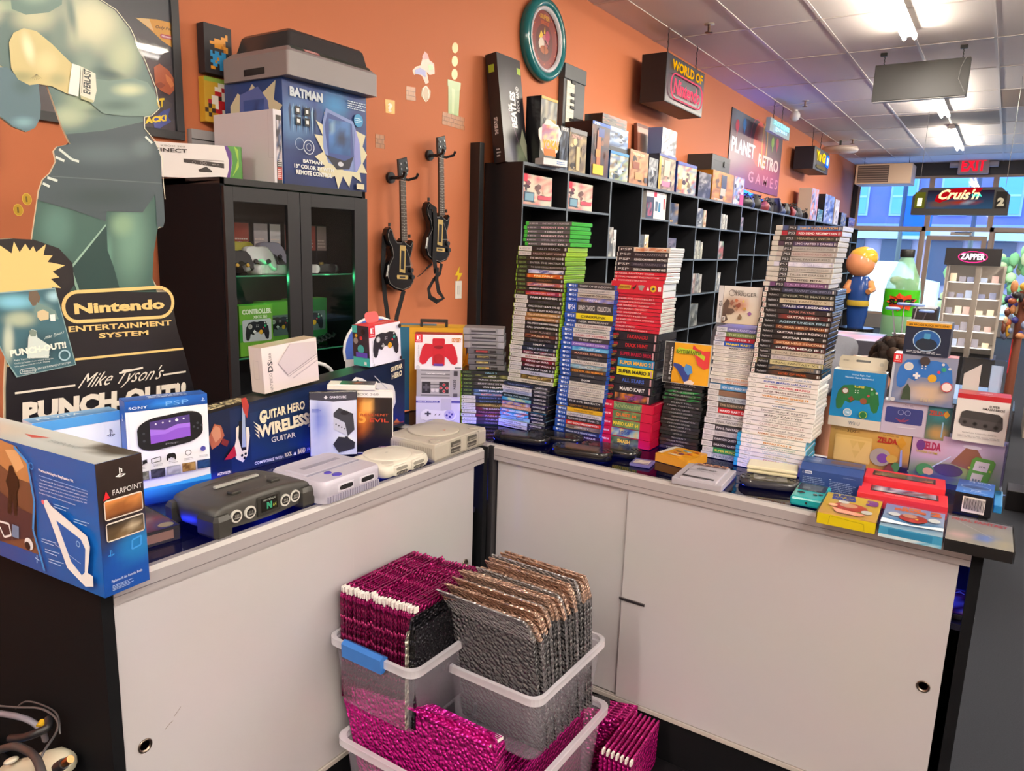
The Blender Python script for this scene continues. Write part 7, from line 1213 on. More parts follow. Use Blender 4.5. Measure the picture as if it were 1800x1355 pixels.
m = MB(); a = TR([(682, 415), (680, 470), (683, 520), (690, 570)]); b = TR([(712, 510), (707, 530), (700, 555), (696, 585)]); ribbon(m, [(x, .03, z) for x, z in a], .034, '#17161a'); ribbon(m, [(x, .01, z) for x, z in b], .034, '#1a191d'); m.part('strap', g1)
dx, dz = .348, .165; T2 = lambda pts: [(x-dx, z-dz) for x, z in TR(pts)]
m = MB(); ribbon(m, [(x, -.006, z) for x, z in T2([(754, 362), (763, 367), (764, 400), (762, 455), (765, 480)])], .036, '#1a191d'); a = T2([(776, 463), (773, 480), (761, 492), (752, 508), (754, 522), (766, 530), (777, 524), (768, 512), (764, 492), (765, 470)]); ribbon(m, [(x, -.002*i, z) for i, (x, z) in enumerate(a)], .03, '#17161a', (0, 1, .3)); m.part('strap', g2)
for i, (y, z) in enumerate(((3.335, 1.925), (3.335+.348, 1.925+.165))):
    m = MB(at(WX, y, z, 90)); m.cyl((-.035, -.002, 0), (-.035, -.02, 0), .032, '#1c1b1f', 'satin', 20); m.tube([(-.035, -.02, 0), (-.02, -.05, 0), (.0, -.065, -.004)], .010, '#1c1b1f', 'satin', 10)
    for s_ in (-1, 1): m.tube([(0, -.065, -.004), (s_*.045, -.08, -.006), (s_*.055, -.13, .006), (s_*.06, -.14, .03)], .008, '#1c1b1f', 'satin', 10)
    m.single('guitar_hook', f'round black wall hook holding the {["lower","higher"][i]} toy guitar', 'hook', 'guitar hooks')
m = MB(at(WX+.02, onx(735, 480, WX).y, onx(735, 480, WX).z, 90)); m.tube([(-.03, 0, -.02), (0, -.015, .0), (.02, -.03, .03)], .003, '#1a1a1c', 'satin', 6); m.tube([(.02, -.03, .03), (.05, -.05, .06)], .006, '#1a1a1c', 'satin', 6); m.single('whammy_arm', 'short thin black lever between the two toy guitars', 'lever')
# ---------------------------------------------------------------- long black cubby shelving and what stands on it
SX = -2.75; ST = 2.105
cols = [4.224, 4.834, 5.534, 6.151, 6.807, 7.552, 8.319, 9.063, 9.742, 10.427, 11.06, 11.75, 12.45, 13.1, 13.8, 14.5, 15.2, 15.9, 16.6, 17.3]
SB = '#17181d'; SE = '#5c646c'
def cubby(i0, i1, zs, label, skip=()):
    Y0, Y1 = cols[i0], cols[i1]; M = at(SX, Y0, 0, 90); t = thing('cubby_shelf', label, 'shelving unit', M, 'black cubby shelving units'); D = .31
    m = MB(M); m.box(0, D-.01, 0, Y1-Y0, D, ST, '#0d0f14', 'satin'); m.part('back_panel', t)
    m = MB(M); m.box(0, 0, ST-.02, Y1-Y0, D, ST, SB, 'satin'); m.box(0, -.001, ST-.02, Y1-Y0, 0, ST, SE, 'satin'); m.part('top_panel', t)
    for k in range(i0, i1+1):
        x = cols[k]-Y0; x0 = max(0, x-.012); x1 = min(Y1-Y0, x+.012); m = MB(M); m.box(x0, 0, 0, x1, D-.01, ST-.02, SB, 'satin'); m.box(x0, -.001, 0, x1, 0, ST-.02, SE, 'satin'); m.part('upright', t)
        if k < i1:
            for j, z in enumerate(zs):
                if (k, j) in skip: continue
                m = MB(M); m.box(x1, .003, z-.016, cols[k+1]-Y0-.012, D-.01, z, SB, 'satin'); m.box(x1, .002, z-.016, cols[k+1]-Y0-.012, .003, z, SE, 'satin'); m.part('shelf_board', t)
cubby(0, 4, (1.835, 1.49, 1.12, .75, .38), 'first tall black cubby unit beside the orange wall, nearest the camera', {(2, 0), (0, 1)})
cubby(4, 7, (1.806, 1.472, 1.108, .75, .38), 'second black cubby unit, behind the gap between the case stacks')
cubby(7, 11, (1.815, 1.53, 1.197, .85, .45), 'third black cubby unit, left of the tallest right stack')
cubby(11, 15, (1.82, 1.5, 1.2, .85, .45), 'fourth black cubby unit, under the clutter and the picture boxes')
cubby(15, 19, (1.82, 1.5, 1.2, .85, .45), 'last black cubby unit, next to the shop front')
m = MB(at(WX, 4.08, 0, 90)); m.box(0, -.08, 0, .05, 0, 2.22, '#17181c', 'satin', .002); m.single('black_post', 'narrow black upright board against the orange wall left of the shelving', 'post')
def pbox(Y0, Y1, z0, z1, cols_, lab, d=.12, X=SX-.02, side='#1c1e2a', bands=(), rx=0, name='game_box', cat='box', seed=1, grp='boxes on top of the long shelving', rz=90, nx=6, ny=9):
    w_ = Y1-Y0; M = at(X, (Y0+Y1)/2, z0, rz, rx); m, F = carton(M, w_, d, z1-z0, side, 'gloss'); f = F['front']; f.mosaic(0, 0, 1, 1, nx, ny, cols_, seed)
    r2 = random.Random(seed*7)
    for i in range(9):
        u, v, a, b_ = r2.uniform(.1, .8), r2.uniform(.08, .75), r2.uniform(.05, .16), r2.uniform(.04, .14); L = r2.choice(cols_); k = r2.choice((.35, .6, 1.25)); c_ = '#'+''.join('%02x' % min(255, int(int(L[j:j+2], 16)*k)) for j in (1, 3, 5))
        f.poly([(u+a*math.cos(t_*.9)*r2.uniform(.5, 1), v+b_*math.sin(t_*.9)*r2.uniform(.5, 1)) for t_ in range(7)], c_)
    for b in bands:
        if len(b) == 5: f.r(*b)
        else: f.t(b[4], b[0], b[1], b[2], b[3], b[5], rot=b[6] if len(b) > 6 else 0, wt=.03)
    return m.single(name, lab, cat, grp)
# long leaning music game box
M = at(-2.87, 4.33, ST, 90, -8); m, F = carton(M, .28, .09, .70, '#1d1b22', 'gloss'); f = F['front']; f.pic(0, 0, 1, 1, 6, 12, '#26242c', '#1c1a24', [(.4, .75, .4, .2, '#3a3844', .9), (.8, .12, .3, .15, '#8a9a80', .7), (.3, .1, .3, .15, '#2c2c4a', .9)])
f.t('THE', .33, .48, .42, .55, '#e8e8ec', rot=90, wt=.03); f.t('BEATLES', .42, .34, .66, .68, '#f0f0f4', rot=90, wt=.05); f.t('ROCK BAND', .7, .5, .82, .74, '#e0e0e4', rot=90, wt=.03); f.r(.82, .86, .98, .92, '#9ab83a'); f.line([(.3, .5), (.7, .15)], .004, '#8a6a8a'); f.poly([(.7, .2), (.95, .05), (1, .2), (.85, .35)], '#a8b09a')
f = F['left']; f.r(0, 0, 1, 1, '#1b191f'); f.t('THE BEATLES', .3, .26, .62, .42, '#d8d8dc', rot=90, wt=.03); f.r(.2, .83, .7, .9, '#9ab83a'); f.lines(.3, .05, .7, .14, 3, '#c8c8cc', 2)
m.single('music_game_box', 'tall scuffed black box with white sideways lettering, leaning on the orange wall', 'box')
pbox(4.50, 4.72, ST, 2.57, ['#8a8c84', '#b8b8ac', '#5a5c58', '#a8a08c', '#6a6c70'], 'tall grey patterned box with a yellow top, right of the leaning black box', d=.12, X=-2.80, side='#1c1c20', bands=((.5, .35, .9, .7, '#a89040'), (0, .96, 1, 1, '#c8a02c')), seed=3, ny=9)
M = at(-2.745, 4.545, ST, 78); t = thing('shaped_display_card', 'shaped card with orange lettering on a white base, at the front shelf edge', 'display card', M)
m = MB(M); o = [(.14*math.cos(a/16*6.283)*(1+.12*((a*5) % 3-1)), .19+.115*math.sin(a/16*6.283)*(1+.1*((a*7) % 3-1))) for a in range(16)]; m.loft([[(x*.8, .004, z) for x, z in o], [(x*.8, 0, z) for x, z in o]], '#e8e4dc', 'card'); f = m.face((-.11, -.0004, .09), (.22, 0, 0), (0, 0, .2)); f.mosaic(.12, .12, .88, .9, 5, 6, ['#c8a8b0', '#e0c890', '#a87a9a', '#d8a060', '#e8e0d4', '#b0607a'], 4); f.t('YOKAI', .14, .12, .9, .42, '#e8a01c', wt=.07); f.poly([(.25, -.1), (.8, -.1), (.75, .12), (.2, .12)], '#d8742c'); m.part('printed_card', t)
m = MB(M); m.prism([(-.12, -.06), (.12, -.06), (.11, .03), (-.11, .03)], 0, .045, '#dcdce0', 'card', .002); f = m.face((0, -.0605, .002), (.115, 0, 0), (0, 0, .04)); f.lines(.1, .2, .9, .8, 2, '#5a8ac8', 3); m.part('base', t)
# little keyboard
M = at(-3.03, 5.36, ST, 90, 0); t = thing('toy_keyboard', 'grey toy keyboard standing on end against the orange wall', 'keyboard', M); m = MB(M); m.box(-.17, 0, 0, .17, .045, .74, '#4a4e52', 'plastic', .004); m.box(-.172, -.01, .73, .172, .05, .84, '#4c5054', 'plastic', .005); m.part('body', t)
m = MB(M); m.box(-.13, -.006, .02, -.01, .0, .72, '#d6d4c6', 'satin'); f = m.face((-.13, -.0065, .02), (.12, 0, 0), (0, 0, .70))
for i in range(1, 15): f.line([(0, i/15), (1, i/15)], .0015, '#6a6a60')
m.part('white_keys', t)
m = MB(M)
for i in range(15):
    if i % 7 not in (2, 6): m.box(-.07, -.016, .02+.0467*(i+.7), -.01, -.006, .02+.0467*(i+.7)+.022, '#1c1c1e', 'satin', .001)
m.part('black_keys', t, kind='stuff')
m = MB(M)
for i in range(2):
    for j in range(7): m.box(.05+.05*i, -.006, .04+.045*j, .085+.05*i, .0, .07+.045*j, '#a8aaa6', 'satin', .002)
m.part('round_pads', t, kind='stuff')
PBX = [(4.725, 4.845, ST, 2.40, ['#1c2030', '#2a3044', '#14161e', '#5a6478'], 'dark box with a grey figure print and a grey top band', '#1c2030', ((0, .9, 1, 1, '#6a6a6e'), (.2, .91, .8, .98, 'PS3', '#d8d8d8')), .16),
 (4.86, 5.12, ST, 2.41, ['#6a5a4c', '#8a7a60', '#4c4238', '#a8946c'], 'brown box with a pale standing figure and a grey top band', '#1c2030', ((0, .9, 1, 1, '#7a7a7c'), (.1, .78, .7, .86, 'DECEPTION', '#d8a89c'), (.4, .05, .6, .6, '#c8b080')), .22),
 (5.20, 5.50, ST, 2.51, ['#3a3440', '#5a3430', '#6a4434', '#34323e'], 'tall windowed figure box with bronze and yellow contents and a blue cap', '#11151f', ((0, .94, 1, 1, '#2a5ab8'), (.1, .94, .4, .99, 'PS4', '#e8eef8'), (.28, .2, .5, .85, '#a8643c'), (.34, .74, .66, .9, '#3a4a8a'), (.1, .04, .7, .22, '#d8b82c'), (.22, .36, .44, .5, '#c8843c')), .24),
 (5.53, 5.87, ST, 2.33, ['#c8c4b0', '#8a9a70', '#6a84a8', '#d8d0b8', '#7a6a54'], 'box with a crowd of small figures under a blue band', '#2a5a9c', ((0, .9, 1, 1, '#3a84c8'),), .14),
 (5.54, 5.88, 2.335, 2.52, ['#5a7aa8', '#8aa0c0', '#3a4a6c', '#a8b4c4'], 'box with a bluish car print standing on the crowd box', '#2a3a5c', ((0, 0, 1, .18, '#2a2c30'),), .14),
 (5.90, 6.28, ST, 2.385, ['#a8744c', '#b88458', '#8a6040', '#c09468'], 'brown box with orange cartridge drawings, front of the shelf', '#6a5440', ((.1, .84, .75, .93, 'YOUR GAME QUEST', '#e0d8a8'), (.15, .45, .5, .66, '#8a4a2c'), (.3, .15, .7, .36, '#c8905c'), (.8, .1, .95, .25, '#4a4a50')), .1),
 (6.30, 6.50, ST, 2.36, ['#6a6c70', '#8a8c90', '#4a4c52', '#a0a2a4'], 'grey box with a small dark sphere print', '#3a3c44', ((.2, .6, .8, .68, 'ROGUE', '#d8d8d8'),), .12),
 (6.52, 6.92, ST, 2.42, ['#a89878', '#c8b898', '#7a6a60', '#b8907c'], 'box with a pale bald face and a pink logo', '#15183a', ((0, .93, 1, 1, '#2a3a8c'), (.0, 0, .12, .93, '#b89a2c'), (.3, .4, .65, .85, '#d8b89c'), (.2, .1, .7, .25, '#c87a98')), .24),
 (6.98, 7.50, ST, 2.40, ['#c8a868', '#7a8a9c', '#d8d0b8', '#a84a4a', '#e0c890'], 'box with a busy cream and orange print under a blue cap', '#2a3a80', ((0, .9, 1, 1, '#2c3c98'), (.05, .1, .25, .45, '#d88a2c')), .22),
 (7.58, 7.95, ST, 2.36, ['#1c1a1e', '#3a3438', '#2a2428', '#8a8484'], 'black box with a grey figure, left of the yellow poster box', '#15131a', ((.2, .6, .6, .7, 'FALLEN', '#c8c0b8'),), .2),
 (8.0, 8.72, ST, 2.42, ['#c88a24', '#d89a34', '#b87a1c', '#a86a1c'], 'bright yellow box with a standing player print', '#8a5a14', ((.4, .35, .65, .9, '#3a4054'), (.38, .2, .62, .45, '#c8c0a8'), (.1, .02, .6, .08, 'SEPTEMBER 7', '#e8e0c8')), .3),
 (8.76, 9.14, ST, 2.42, ['#a8b0d8', '#e0d8e4', '#c85a7a', '#6a84c8', '#d8d0c0'], 'lilac and pink doll box, right of the bright yellow box', '#b8b8d8', ((.6, 0, 1, .4, '#c83a6a'),), .25)]
for i, (a, b, z0, z1, pal, lab, sd, bands, dp) in enumerate(PBX): pbox(a, b, z0+.0005, z1, pal, lab+', on the long shelving' if len(lab.split()) < 11 else lab, d=dp, side=sd, bands=bands, seed=i+10, X=SX-.02-(.02 if i == 4 else 0))
pbox(5.42, 5.86, 2.525, 2.60, ['#1c1c22', '#5a4a44', '#a84a3a', '#2c2c34'], 'small dark boxes topping the car print box', d=.16, side='#17171c', seed=31, X=-2.80)
M = at(-2.93, 6.12, ST+.0, 90, -10); m, F = carton(M, .36, .03, .56, '#b8b4a4', 'gloss'); f = F['front']; f.mosaic(0, 0, 1, 1, 4, 5, ['#a8a898', '#8a8c84', '#c0bca8'], 6); f.c(.65, .5, .16, '#e0dccc'); f.c(.65, .5, .04, '#6a6a68'); f.poly([(.4, .1), (.6, .3), (.7, 0), (.5, 0)], '#3a4a8a'); m.single('disc_sleeve', 'greenish grey sleeve with a pale disc, leaning on the wall behind the brown box', 'sleeve')
M = at(-2.985, 6.72, ST+.0, 90, -4); m, F = carton(M, .34, .03, .60, '#6a3a2c', 'satin'); F['front'].r(.06, .05, .94, .95, '#a8705c'); m.single('leaning_frame', 'reddish brown picture frame leaning back against the orange wall', 'frame')
pbox(6.60, 6.95, 2.425, 2.66, ['#d8d8dc', '#5a5a68', '#b8bcc8', '#3a3a44'], 'white and grey figure box standing on the pale face box', d=.14, side='#5a6a98', seed=22, X=-2.79)
m = MB(at(-2.80, 8.35, 2.4215, 90)); m.box(-.33, 0, 0, .28, .28, .17, '#2e2e2e', 'satin', .004); m.box(-.33, -.002, .11, .28, 0, .114, '#1a1a1a', 'satin'); m.box(.05, -.012, .06, .09, .0, .12, '#1a1a1a', 'satin', .003); m.single('black_case', 'small black hard case with a catch, standing on the bright yellow box', 'case')
rs = random.Random(12)
for i in range(13):
    y = 9.42+.26*i; m = MB(at(-2.85+rs.uniform(-.04, .04), y, ST, rs.uniform(0, 360))); c_ = ['#1c1c24', '#2a3a6a', '#16161c', '#8a3a44', '#24242c', '#3a3a44'][i % 6]; s_ = rs.uniform(.08, .125)
    m.loft([[((x-.5)*2*s_*k, (y_-.4)*1.4*s_*k, z*s_) for x, y_ in PAD[::-1]] for z, k in ((0, .8), (.3, 1.), (.7, 1.), (1.1+(i % 3)*.3, .6))], c_, 'satin', smooth=True)
    for k in range(2): m.tube([(s_*.8*math.cos(a*.7+k), s_*.7*math.sin(a*.9+k), s_*.9+.02*a % .1) for a in range(10)], .007, '#14141a', 'satin', 5)
    m.single('loose_controller', f'{["black","blue","black corded","dull red","dark","grey"][i%6]} controller in the clutter on the far shelving top, {ORD[i].replace("topmost","first")} from the left', 'controller', 'controllers and cords piled on the shelving')
FB = [(12.75, 13.25, 2.60, ['#c8b8b0', '#8a9ac8', '#d87a3c'], 'tall pale figure box standing above the clutter'), (13.3, 13.7, 2.30, ['#2c5a48', '#3a7a5a', '#a8b0a0'], 'low green box between the two tall boxes'), (13.8, 14.6, 2.58, ['#5a6a9c', '#8a9cc8', '#2a3048', '#b8b4b8'], 'wide blue figure box on the far shelving'), (14.7, 15.1, 2.55, ['#d8d0bc', '#e0d8c8', '#b8a890'], 'cream box right of the wide blue box'), (15.4, 15.9, 2.35, ['#4a5a5a', '#b8a83c', '#8a8c94'], 'low dark box with a yellow spot near the shop front'), (16.2, 16.9, 2.30, ['#8a4a34', '#c8a884', '#5a6a8a'], 'reddish low box at the far shelving end')]
for i, (a, b, z1, pal, lab) in enumerate(FB): pbox(a, b, ST+.0005, z1, pal, lab, d=.2, seed=40+i, side='#b8a898' if i in (0, 3) else '#1c1e2a')
# goods inside the cubbies
def cub(Y0, Y1, z, h, pal, lab, **k): pbox(Y0, Y1, z+.0005, z+h, pal, lab, grp='cases standing in the cubbies', X=k.pop('X', SX-.03), **k)
for Y0, n_ in ((4.27, 'first'), (4.89, 'second')): cub(Y0, Y0+.385, 1.835, .20, ['#d8b8a0', '#e0c8b0', '#c89080', '#b8c0b0', '#d0606a'], f'pink and cream console box in the {n_} top cubby', d=.09, side='#c8aca0', bands=((0, .75, .14, 1, '#d0283a'), (.05, .1, .38, .42, '#3a4a5a'), (.08, .14, .35, .38, '#7aa0b0'), (.5, .2, .95, .34, '#c84a54')), seed=5)
M = at(SX-.03, 6.545, 1.8355, 90); m, F = carton(M, .46, .10, .24, '#d0ccca', 'gloss'); f = F['front']; f.r(0, 0, 1, 1, '#dcd8d4'); f.r(0, 0, .38, .8, '#3a3a44'); f.r(.36, .82, .5, 1, '#d0283a'); f.r(.44, .3, .56, .66, '#5a6a78'); f.r(.6, .28, .7, .62, '#3a7a9c'); f.r(.86, .4, .93, .8, '#b84a54'); f.mosaic(.04, .1, .3, .6, 3, 3, ['#2c6a6c', '#1c1c28', '#a84a5a'], 3); m.single('console_box', 'white console box with small coloured handhelds, fourth top cubby', 'box')
CB = [(6.84, 7.10, 1.806, .20, ['#1c1e22', '#5a5c60', '#a88438'], 'dark case with a yellow corner'), (7.62, 7.80, 1.806, .19, ['#c8c4b4', '#4a4c50', '#8a8a84'], 'pale leaning case'), (7.84, 7.92, 1.806, .18, ['#d8cfae', '#c88a4c'], 'cream slim case'), (8.38, 8.46, 1.806, .17, ['#c8c4b4', '#a8a494'], 'first pale slim case'), (8.48, 8.56, 1.806, .17, ['#d8d4c4', '#a8a494'], 'second pale slim case'), (8.58, 8.64, 1.806, .165, ['#b8b4a4', '#e0dccc'], 'third pale slim case'), (9.12, 9.26, 1.815, .16, ['#8a8a8c', '#5a5a60', '#b08a8a'], 'grey case'),
 (5.59, 5.68, 1.49, .24, ['#b8b4a4', '#5a5a54', '#8a6a5a'], 'white spotted slim case'), (5.69, 5.74, 1.49, .22, ['#d8d8d4', '#a8a8a4'], 'white slim case'), (6.20, 6.31, 1.49, .19, ['#8a8c84', '#4a4c48'], 'grey green case'), (6.33, 6.42, 1.49, .20, ['#d8a03c', '#e0d8c8'], 'orange and white case'), (6.87, 7.10, 1.472, .20, ['#7a6a70', '#a89aa0', '#4a4048'], 'maroon grey case'), (7.62, 7.70, 1.472, .19, ['#b8b4a0', '#8a8878'], 'first cream case'), (7.72, 7.80, 1.472, .19, ['#c8c4b0', '#8a8878'], 'second cream case'), (7.82, 7.88, 1.472, .18, ['#a8a490', '#c8c4b0'], 'third cream case'), (8.38, 8.58, 1.472, .20, ['#3a6a3a', '#c8c4b8', '#a84a34'], 'green and white case'),
 (7.64, 7.72, 1.108, .21, ['#b8b0a4', '#8a5a4c'], 'cream slim case'), (7.74, 7.84, 1.108, .21, ['#a8a498', '#3a2c2a'], 'dark banded case'), (7.86, 7.93, 1.108, .20, ['#c8c0b4', '#8a8278'], 'tan slim case'), (8.36, 8.45, 1.108, .20, ['#c8c4bc', '#8a868a'], 'light grey case'), (8.47, 8.56, 1.108, .21, ['#d0ccc4', '#6a6870'], 'banded grey case'), (7.66, 7.88, .75, .24, ['#5a5a50', '#8a8a84', '#3a3a34'], 'clear cased green grey game'), (5.60, 5.78, 1.12, .12, ['#8a8a8c', '#2a2a34'], 'low grey case')]
rows_ = {1.806: 'top row', 1.815: 'top row', 1.49: 'second row', 1.472: 'second row', 1.108: 'third row', .75: 'fourth row', 1.12: 'third row'}
for i, (a, b, z, h, pal, lab) in enumerate(CB): cub(a, b, z, h, pal, f'{lab} in the cubbies, {rows_[z]}, {"near" if a < 6 else "middle" if a < 7.5 else "far"} part', d=.12, seed=60+i, nx=2, ny=5, side='#a8a8a4', name='game_case')
# wall clock
cy, cz = 4.90, 3.04; M = at(WX+.002, cy, cz, 90, 90); t = thing('wall_clock', 'round wall clock with a thick teal rim and a dark red face', 'clock', at(WX+.002, cy, cz-.25, 90))
def ringm(prof, col, fin): mm = MB(); mm.loft([[(r*math.cos(2*math.pi*k/40), -y, .25+r*math.sin(2*math.pi*k/40)) for k in range(40)] for r, y in prof][::-1], col, fin, cap=False, smooth=True); return mm
ringm([(.275, 0), (.29, .03), (.275, .065), (.235, .07), (.22, .045)], '#1d6a70', 'gloss').part('rim', t, 'teal rim')
ringm([(.222, .03), (.222, .06), (.205, .062), (.196, .04)], '#c8c4cc', 'gloss').part('inner_ring', t)
m = MB(at(WX+.002, cy, cz-.25, 90)); f = m.face((-.2, -.035, .05), (.4, 0, 0), (0, 0, .4)); f.e(.5, .5, .49, .49, '#7a2c2a', n=36); f.e(.5, .45, .3, .32, '#5a2424', n=30); f.t('SUPER', .33, .84, .67, .92, '#b8862c', wt=.05); f.t('BROS', .36, .75, .64, .82, '#a8461c', wt=.05)
f.poly([(.5, .72), (.53, .6), (.47, .6)], '#d8b02c'); f.poly([(.3, .5), (.5, .52), (.38, .64)], '#d8b83a'); f.e(.52, .47, .12, .12, '#b86a70'); f.e(.4, .42, .1, .1, '#d8ccc0'); f.e(.5, .33, .14, .07, '#a85a34'); f.e(.6, .58, .08, .09, '#a83a5a')
for k in range(12): f.c(.5+.42*math.cos(k*.5236), .5+.42*math.sin(k*.5236), .014, '#c8642c', n=8)
f.line([(.5, .5), (.5, .2)], .006, '#1a1a1a'); f.line([(.5, .5), (.62, .4)], .008, '#1a1a1a'); m.part('clock_face', t)
# hanging light boxes and signs
def hang(t, M, xs, z0, z1, c_='#3a3a3c'):
    for x, y in xs:
        m = MB(M); m.tube([(x+.003*math.sin(k*2.1), y+.003*math.cos(k*2.1), z0+(z1-z0)*k/12) for k in range(13)], .005, c_, 'metal', 6); m.part('hanging_chain', t)
M = at(-2.73, 6.93, 2.855, 90); t = thing('hanging_neon_sign', 'black hanging sign box with yellow and red neon lettering', 'sign', M); m = MB(M); m.box(-.48, 0, 0, .48, .24, .41, '#15151b', 'satin', .003); m.part('sign_box', t)
m = MB(M); f = m.face((-.47, -.001, .01), (.94, 0, 0), (0, 0, .39)); f.r(0, 0, 1, 1, '#2a2d38'); m.part('face_panel', t)
m = MB(M); f = m.face((-.47, -.02, .01), (.94, 0, 0), (0, 0, .39), 'emit1.0', .001); f.t('WORLD OF', .08, .70, .9, .92, '#ffb000', wt=.03); m.part('yellow_neon', t, 'yellow neon lettering')
m = MB(M)
rp = [(-.40+x, -.02, .05+z) for x, z in rrect(0, 0, .80, .21, .1, 6)]; m.tube(rp+[rp[0]], .006, '#ff5a78', 'emit0.9', 6); f = m.face((-.47, -.02, .01), (.94, 0, 0), (0, 0, .39), 'emit1.4', .001); f.t('Nintendo', .14, .2, .86, .54, '#ff4a66', wt=.02, sh=.15); m.part('red_neon', t, 'red neon lettering and ring'); hang(t, M, ((-.36, .05), (.36, .05)), .41, CEIL-2.855)
M = at(WX+.012, 10.6, 2.40, 90); m = MB(M); m.box(-1.23, 0, 0, 1.23, .008, .90, '#2b2d3c', 'satin'); f = m.face((-1.23, -.0003, 0), (2.46, 0, 0), (0, 0, .90)); f.pic(0, 0, 1, 1, 12, 10, '#30323e', '#7a2c4c', [(.5, .62, .3, .35, '#6a2434', .9), (.15, .9, .2, .2, '#6a7a8a', .8), (.7, .3, .6, .3, '#a8385a', .9)]); f.c(.52, .68, .12, '#c8402c', n=24); f.ring(.45, .72, .11, .012, '#c03a5a', 20); f.ring(.62, .7, .05, .05, '#d89a3c', 20, .34)
f.t('PLANET', .03, .44, .44, .64, '#e0e4ea', wt=.03); f.t('RETRO', .52, .36, .95, .56, '#e8c8c8', wt=.03); f.t('G A M E S', .36, .1, .97, .26, '#d88a9c', wt=.01)
for a, b, c_ in ((.1, .8, '#c04858'), (.22, .86, '#3a7ab8'), (.78, .8, '#7aa83a'), (.88, .82, '#b8385a')): f.c(a, b, .03, c_, n=10); f.poly([(a-.02, b), (a+.02, b), (a, b-.16)], c_)
m.single('shop_banner', 'wide dark banner with a red planet and pink lettering, high on the orange wall', 'banner')
M = at(-2.78, 10.55, 3.1, 90); t = thing('hanging_neon_sign', 'small hanging sign with pale cyan glowing letters before the dark banner', 'sign', M); m = MB(M); m.box(-.5, 0, 0, .5, .06, .17, '#9ab0b8', 'gloss', .004); m.part('sign_box', t); m = MB(M); f = m.face((-.5, -.012, .0), (1., 0, 0), (0, 0, .17), 'emit2.2', .001); f.t('SYSTEMS', .12, .56, .9, .88, '#8af4ff', wt=.03); f.t('games', .2, .14, .8, .44, '#a8d8ff', wt=.02); m.part('cyan_neon', t); hang(t, M, ((-.28, .03), (.15, .03)), .17, CEIL-3.1)
M = at(-2.72, 12.95, 2.86, 90); t = thing('hanging_neon_sign', 'black hanging sign box with yellow letters and a blue glow, far along the wall', 'sign', M); m = MB(M); m.box(-.55, 0, 0, .55, .3, .34, '#121218', 'satin', .004); m.part('sign_box', t); m = MB(M); f = m.face((-.55, -.01, .0), (1.1, 0, 0), (0, 0, .34), 'emit1.6', .001); f.t('Yu Gi', .1, .42, .72, .88, '#ffc81c', wt=.05); f.rr(.74, .3, .98, .86, .05, '#1c6aff'); f.rr(.79, .4, .93, .76, .04, '#c8f0ff'); f.r(.15, .1, .75, .24, '#6a6048'); m.part('yellow_neon', t); hang(t, M, ((-.3, .1), (.3, .1)), .34, CEIL-2.86)
M = at(WX+.06, 9.95, 2.29, 90); t = thing('blue_neon_tube', 'bent bright blue neon tube on the wall under the dark banner', 'neon tube', M); P3 = [(-.45, -.0, .0), (-.47, 0, .05), (-.42, 0, .09), (.5, 0, .02), (.9, 0, -.01)]; m = MB(M); m.tube(P3, .018, '#2a6aff', 'emit5', 8); m.part('glowing_tube', t); m = MB(M); m.box(-.4, .02, -.02, .8, .05, .06, '#1c1c5a', 'satin', .004); m.part('backing', t)
point('blue_neon_light', (-2.92, 9.95, 2.31), 16, (.08, .15, 1), .1)
# ceiling fixtures, sprinklers, panels
for i, (x, y, L) in enumerate(TUBES):
    M = at(x, y, CEIL-.095); t = thing('ceiling_light', f'white two tube strip light, {["right row, farthest behind","aisle row, before the hanging panel","aisle row, past the hanging panel","aisle row, farthest","right row, behind the camera","right row, near","right row, far","aisle row, behind the camera","far right row, near","far right row, far"][i]}', 'ceiling light', M, 'strip lights on the ceiling')
    m = MB(M); m.loft([[(a, b, z) for a, b in ((-w2_, -L/2), (w2_, -L/2), (w2_, L/2), (-w2_, L/2))] for z, w2_ in ((.03, .06), (.095, .03))], '#e8e6e2', 'satin'); m.part('housing', t)
    for s_ in (-.04, .04): m = MB(M); m.cyl((s_, -L/2+.02, .014), (s_, L/2-.02, .014), .016, '#fff2dc', 'emit120', 10); m.part('tube', t, 'glowing tube')
for i, (x, y) in enumerate(((-2.44, 6.64), (-2.46, 10.4), (-2.49, 14.1))):
    m = MB(at(x, y, CEIL-.075)); m.cyl((0, 0, .01), (0, 0, .075), .012, '#8a7468', 'metal', 10); m.lathe([(.001, .0), (.035, .0), (.035, .006), (.001, .006)], '#8a7468', 'metal', 12); m.lathe([(.001, .068), (.045, .068), (.045, .075), (.001, .075)], '#a8a09a', 'satin', 12); m.single('sprinkler_head', f'{["nearest","middle","farthest"][i]} brass sprinkler head on the ceiling', 'sprinkler', 'ceiling sprinklers')
M = at(-.935, 8.28, 3.05, 0); t = thing('ceiling_board', 'plain black board hanging from the ceiling in front of the strip lights', 'board', M); m = MB(M); m.box(-.40, 0, 0, .40, .10, .335, '#2f2f30', 'satin', .004); m.box(-.39, .01, -.006, .39, .09, 0, '#c8c8c8', 'satin'); m.part('dark_face', t); hang(t, M, ((-.33, .04), (.33, .04)), .335, CEIL-3.05)
m = MB(M); m.tube([(.36, -.004, .33), (.33, -.008, .25), (.32, -.008, .15), (.38, -.004, .03)], .004, '#8a8a8a', 'satin', 5); m.part('cord', t); 
for x in (-.34, .33): m = MB(M); m.box(x-.03, .02, .42, x+.03, .06, .449, '#22201e', 'satin', .003); m.part('ceiling_hook', t)
m = MB(at(-2.72, 11.0, 3.42)); m.sph((0, 0, 0), .07, '#d8d4d4', 'gloss', 12, 8); m.cyl((0, 0, .0), (0, 0, .08), .03, '#d8d4d4', 'satin'); m.single('dome_camera', 'white dome camera on the ceiling near the wall', 'camera')
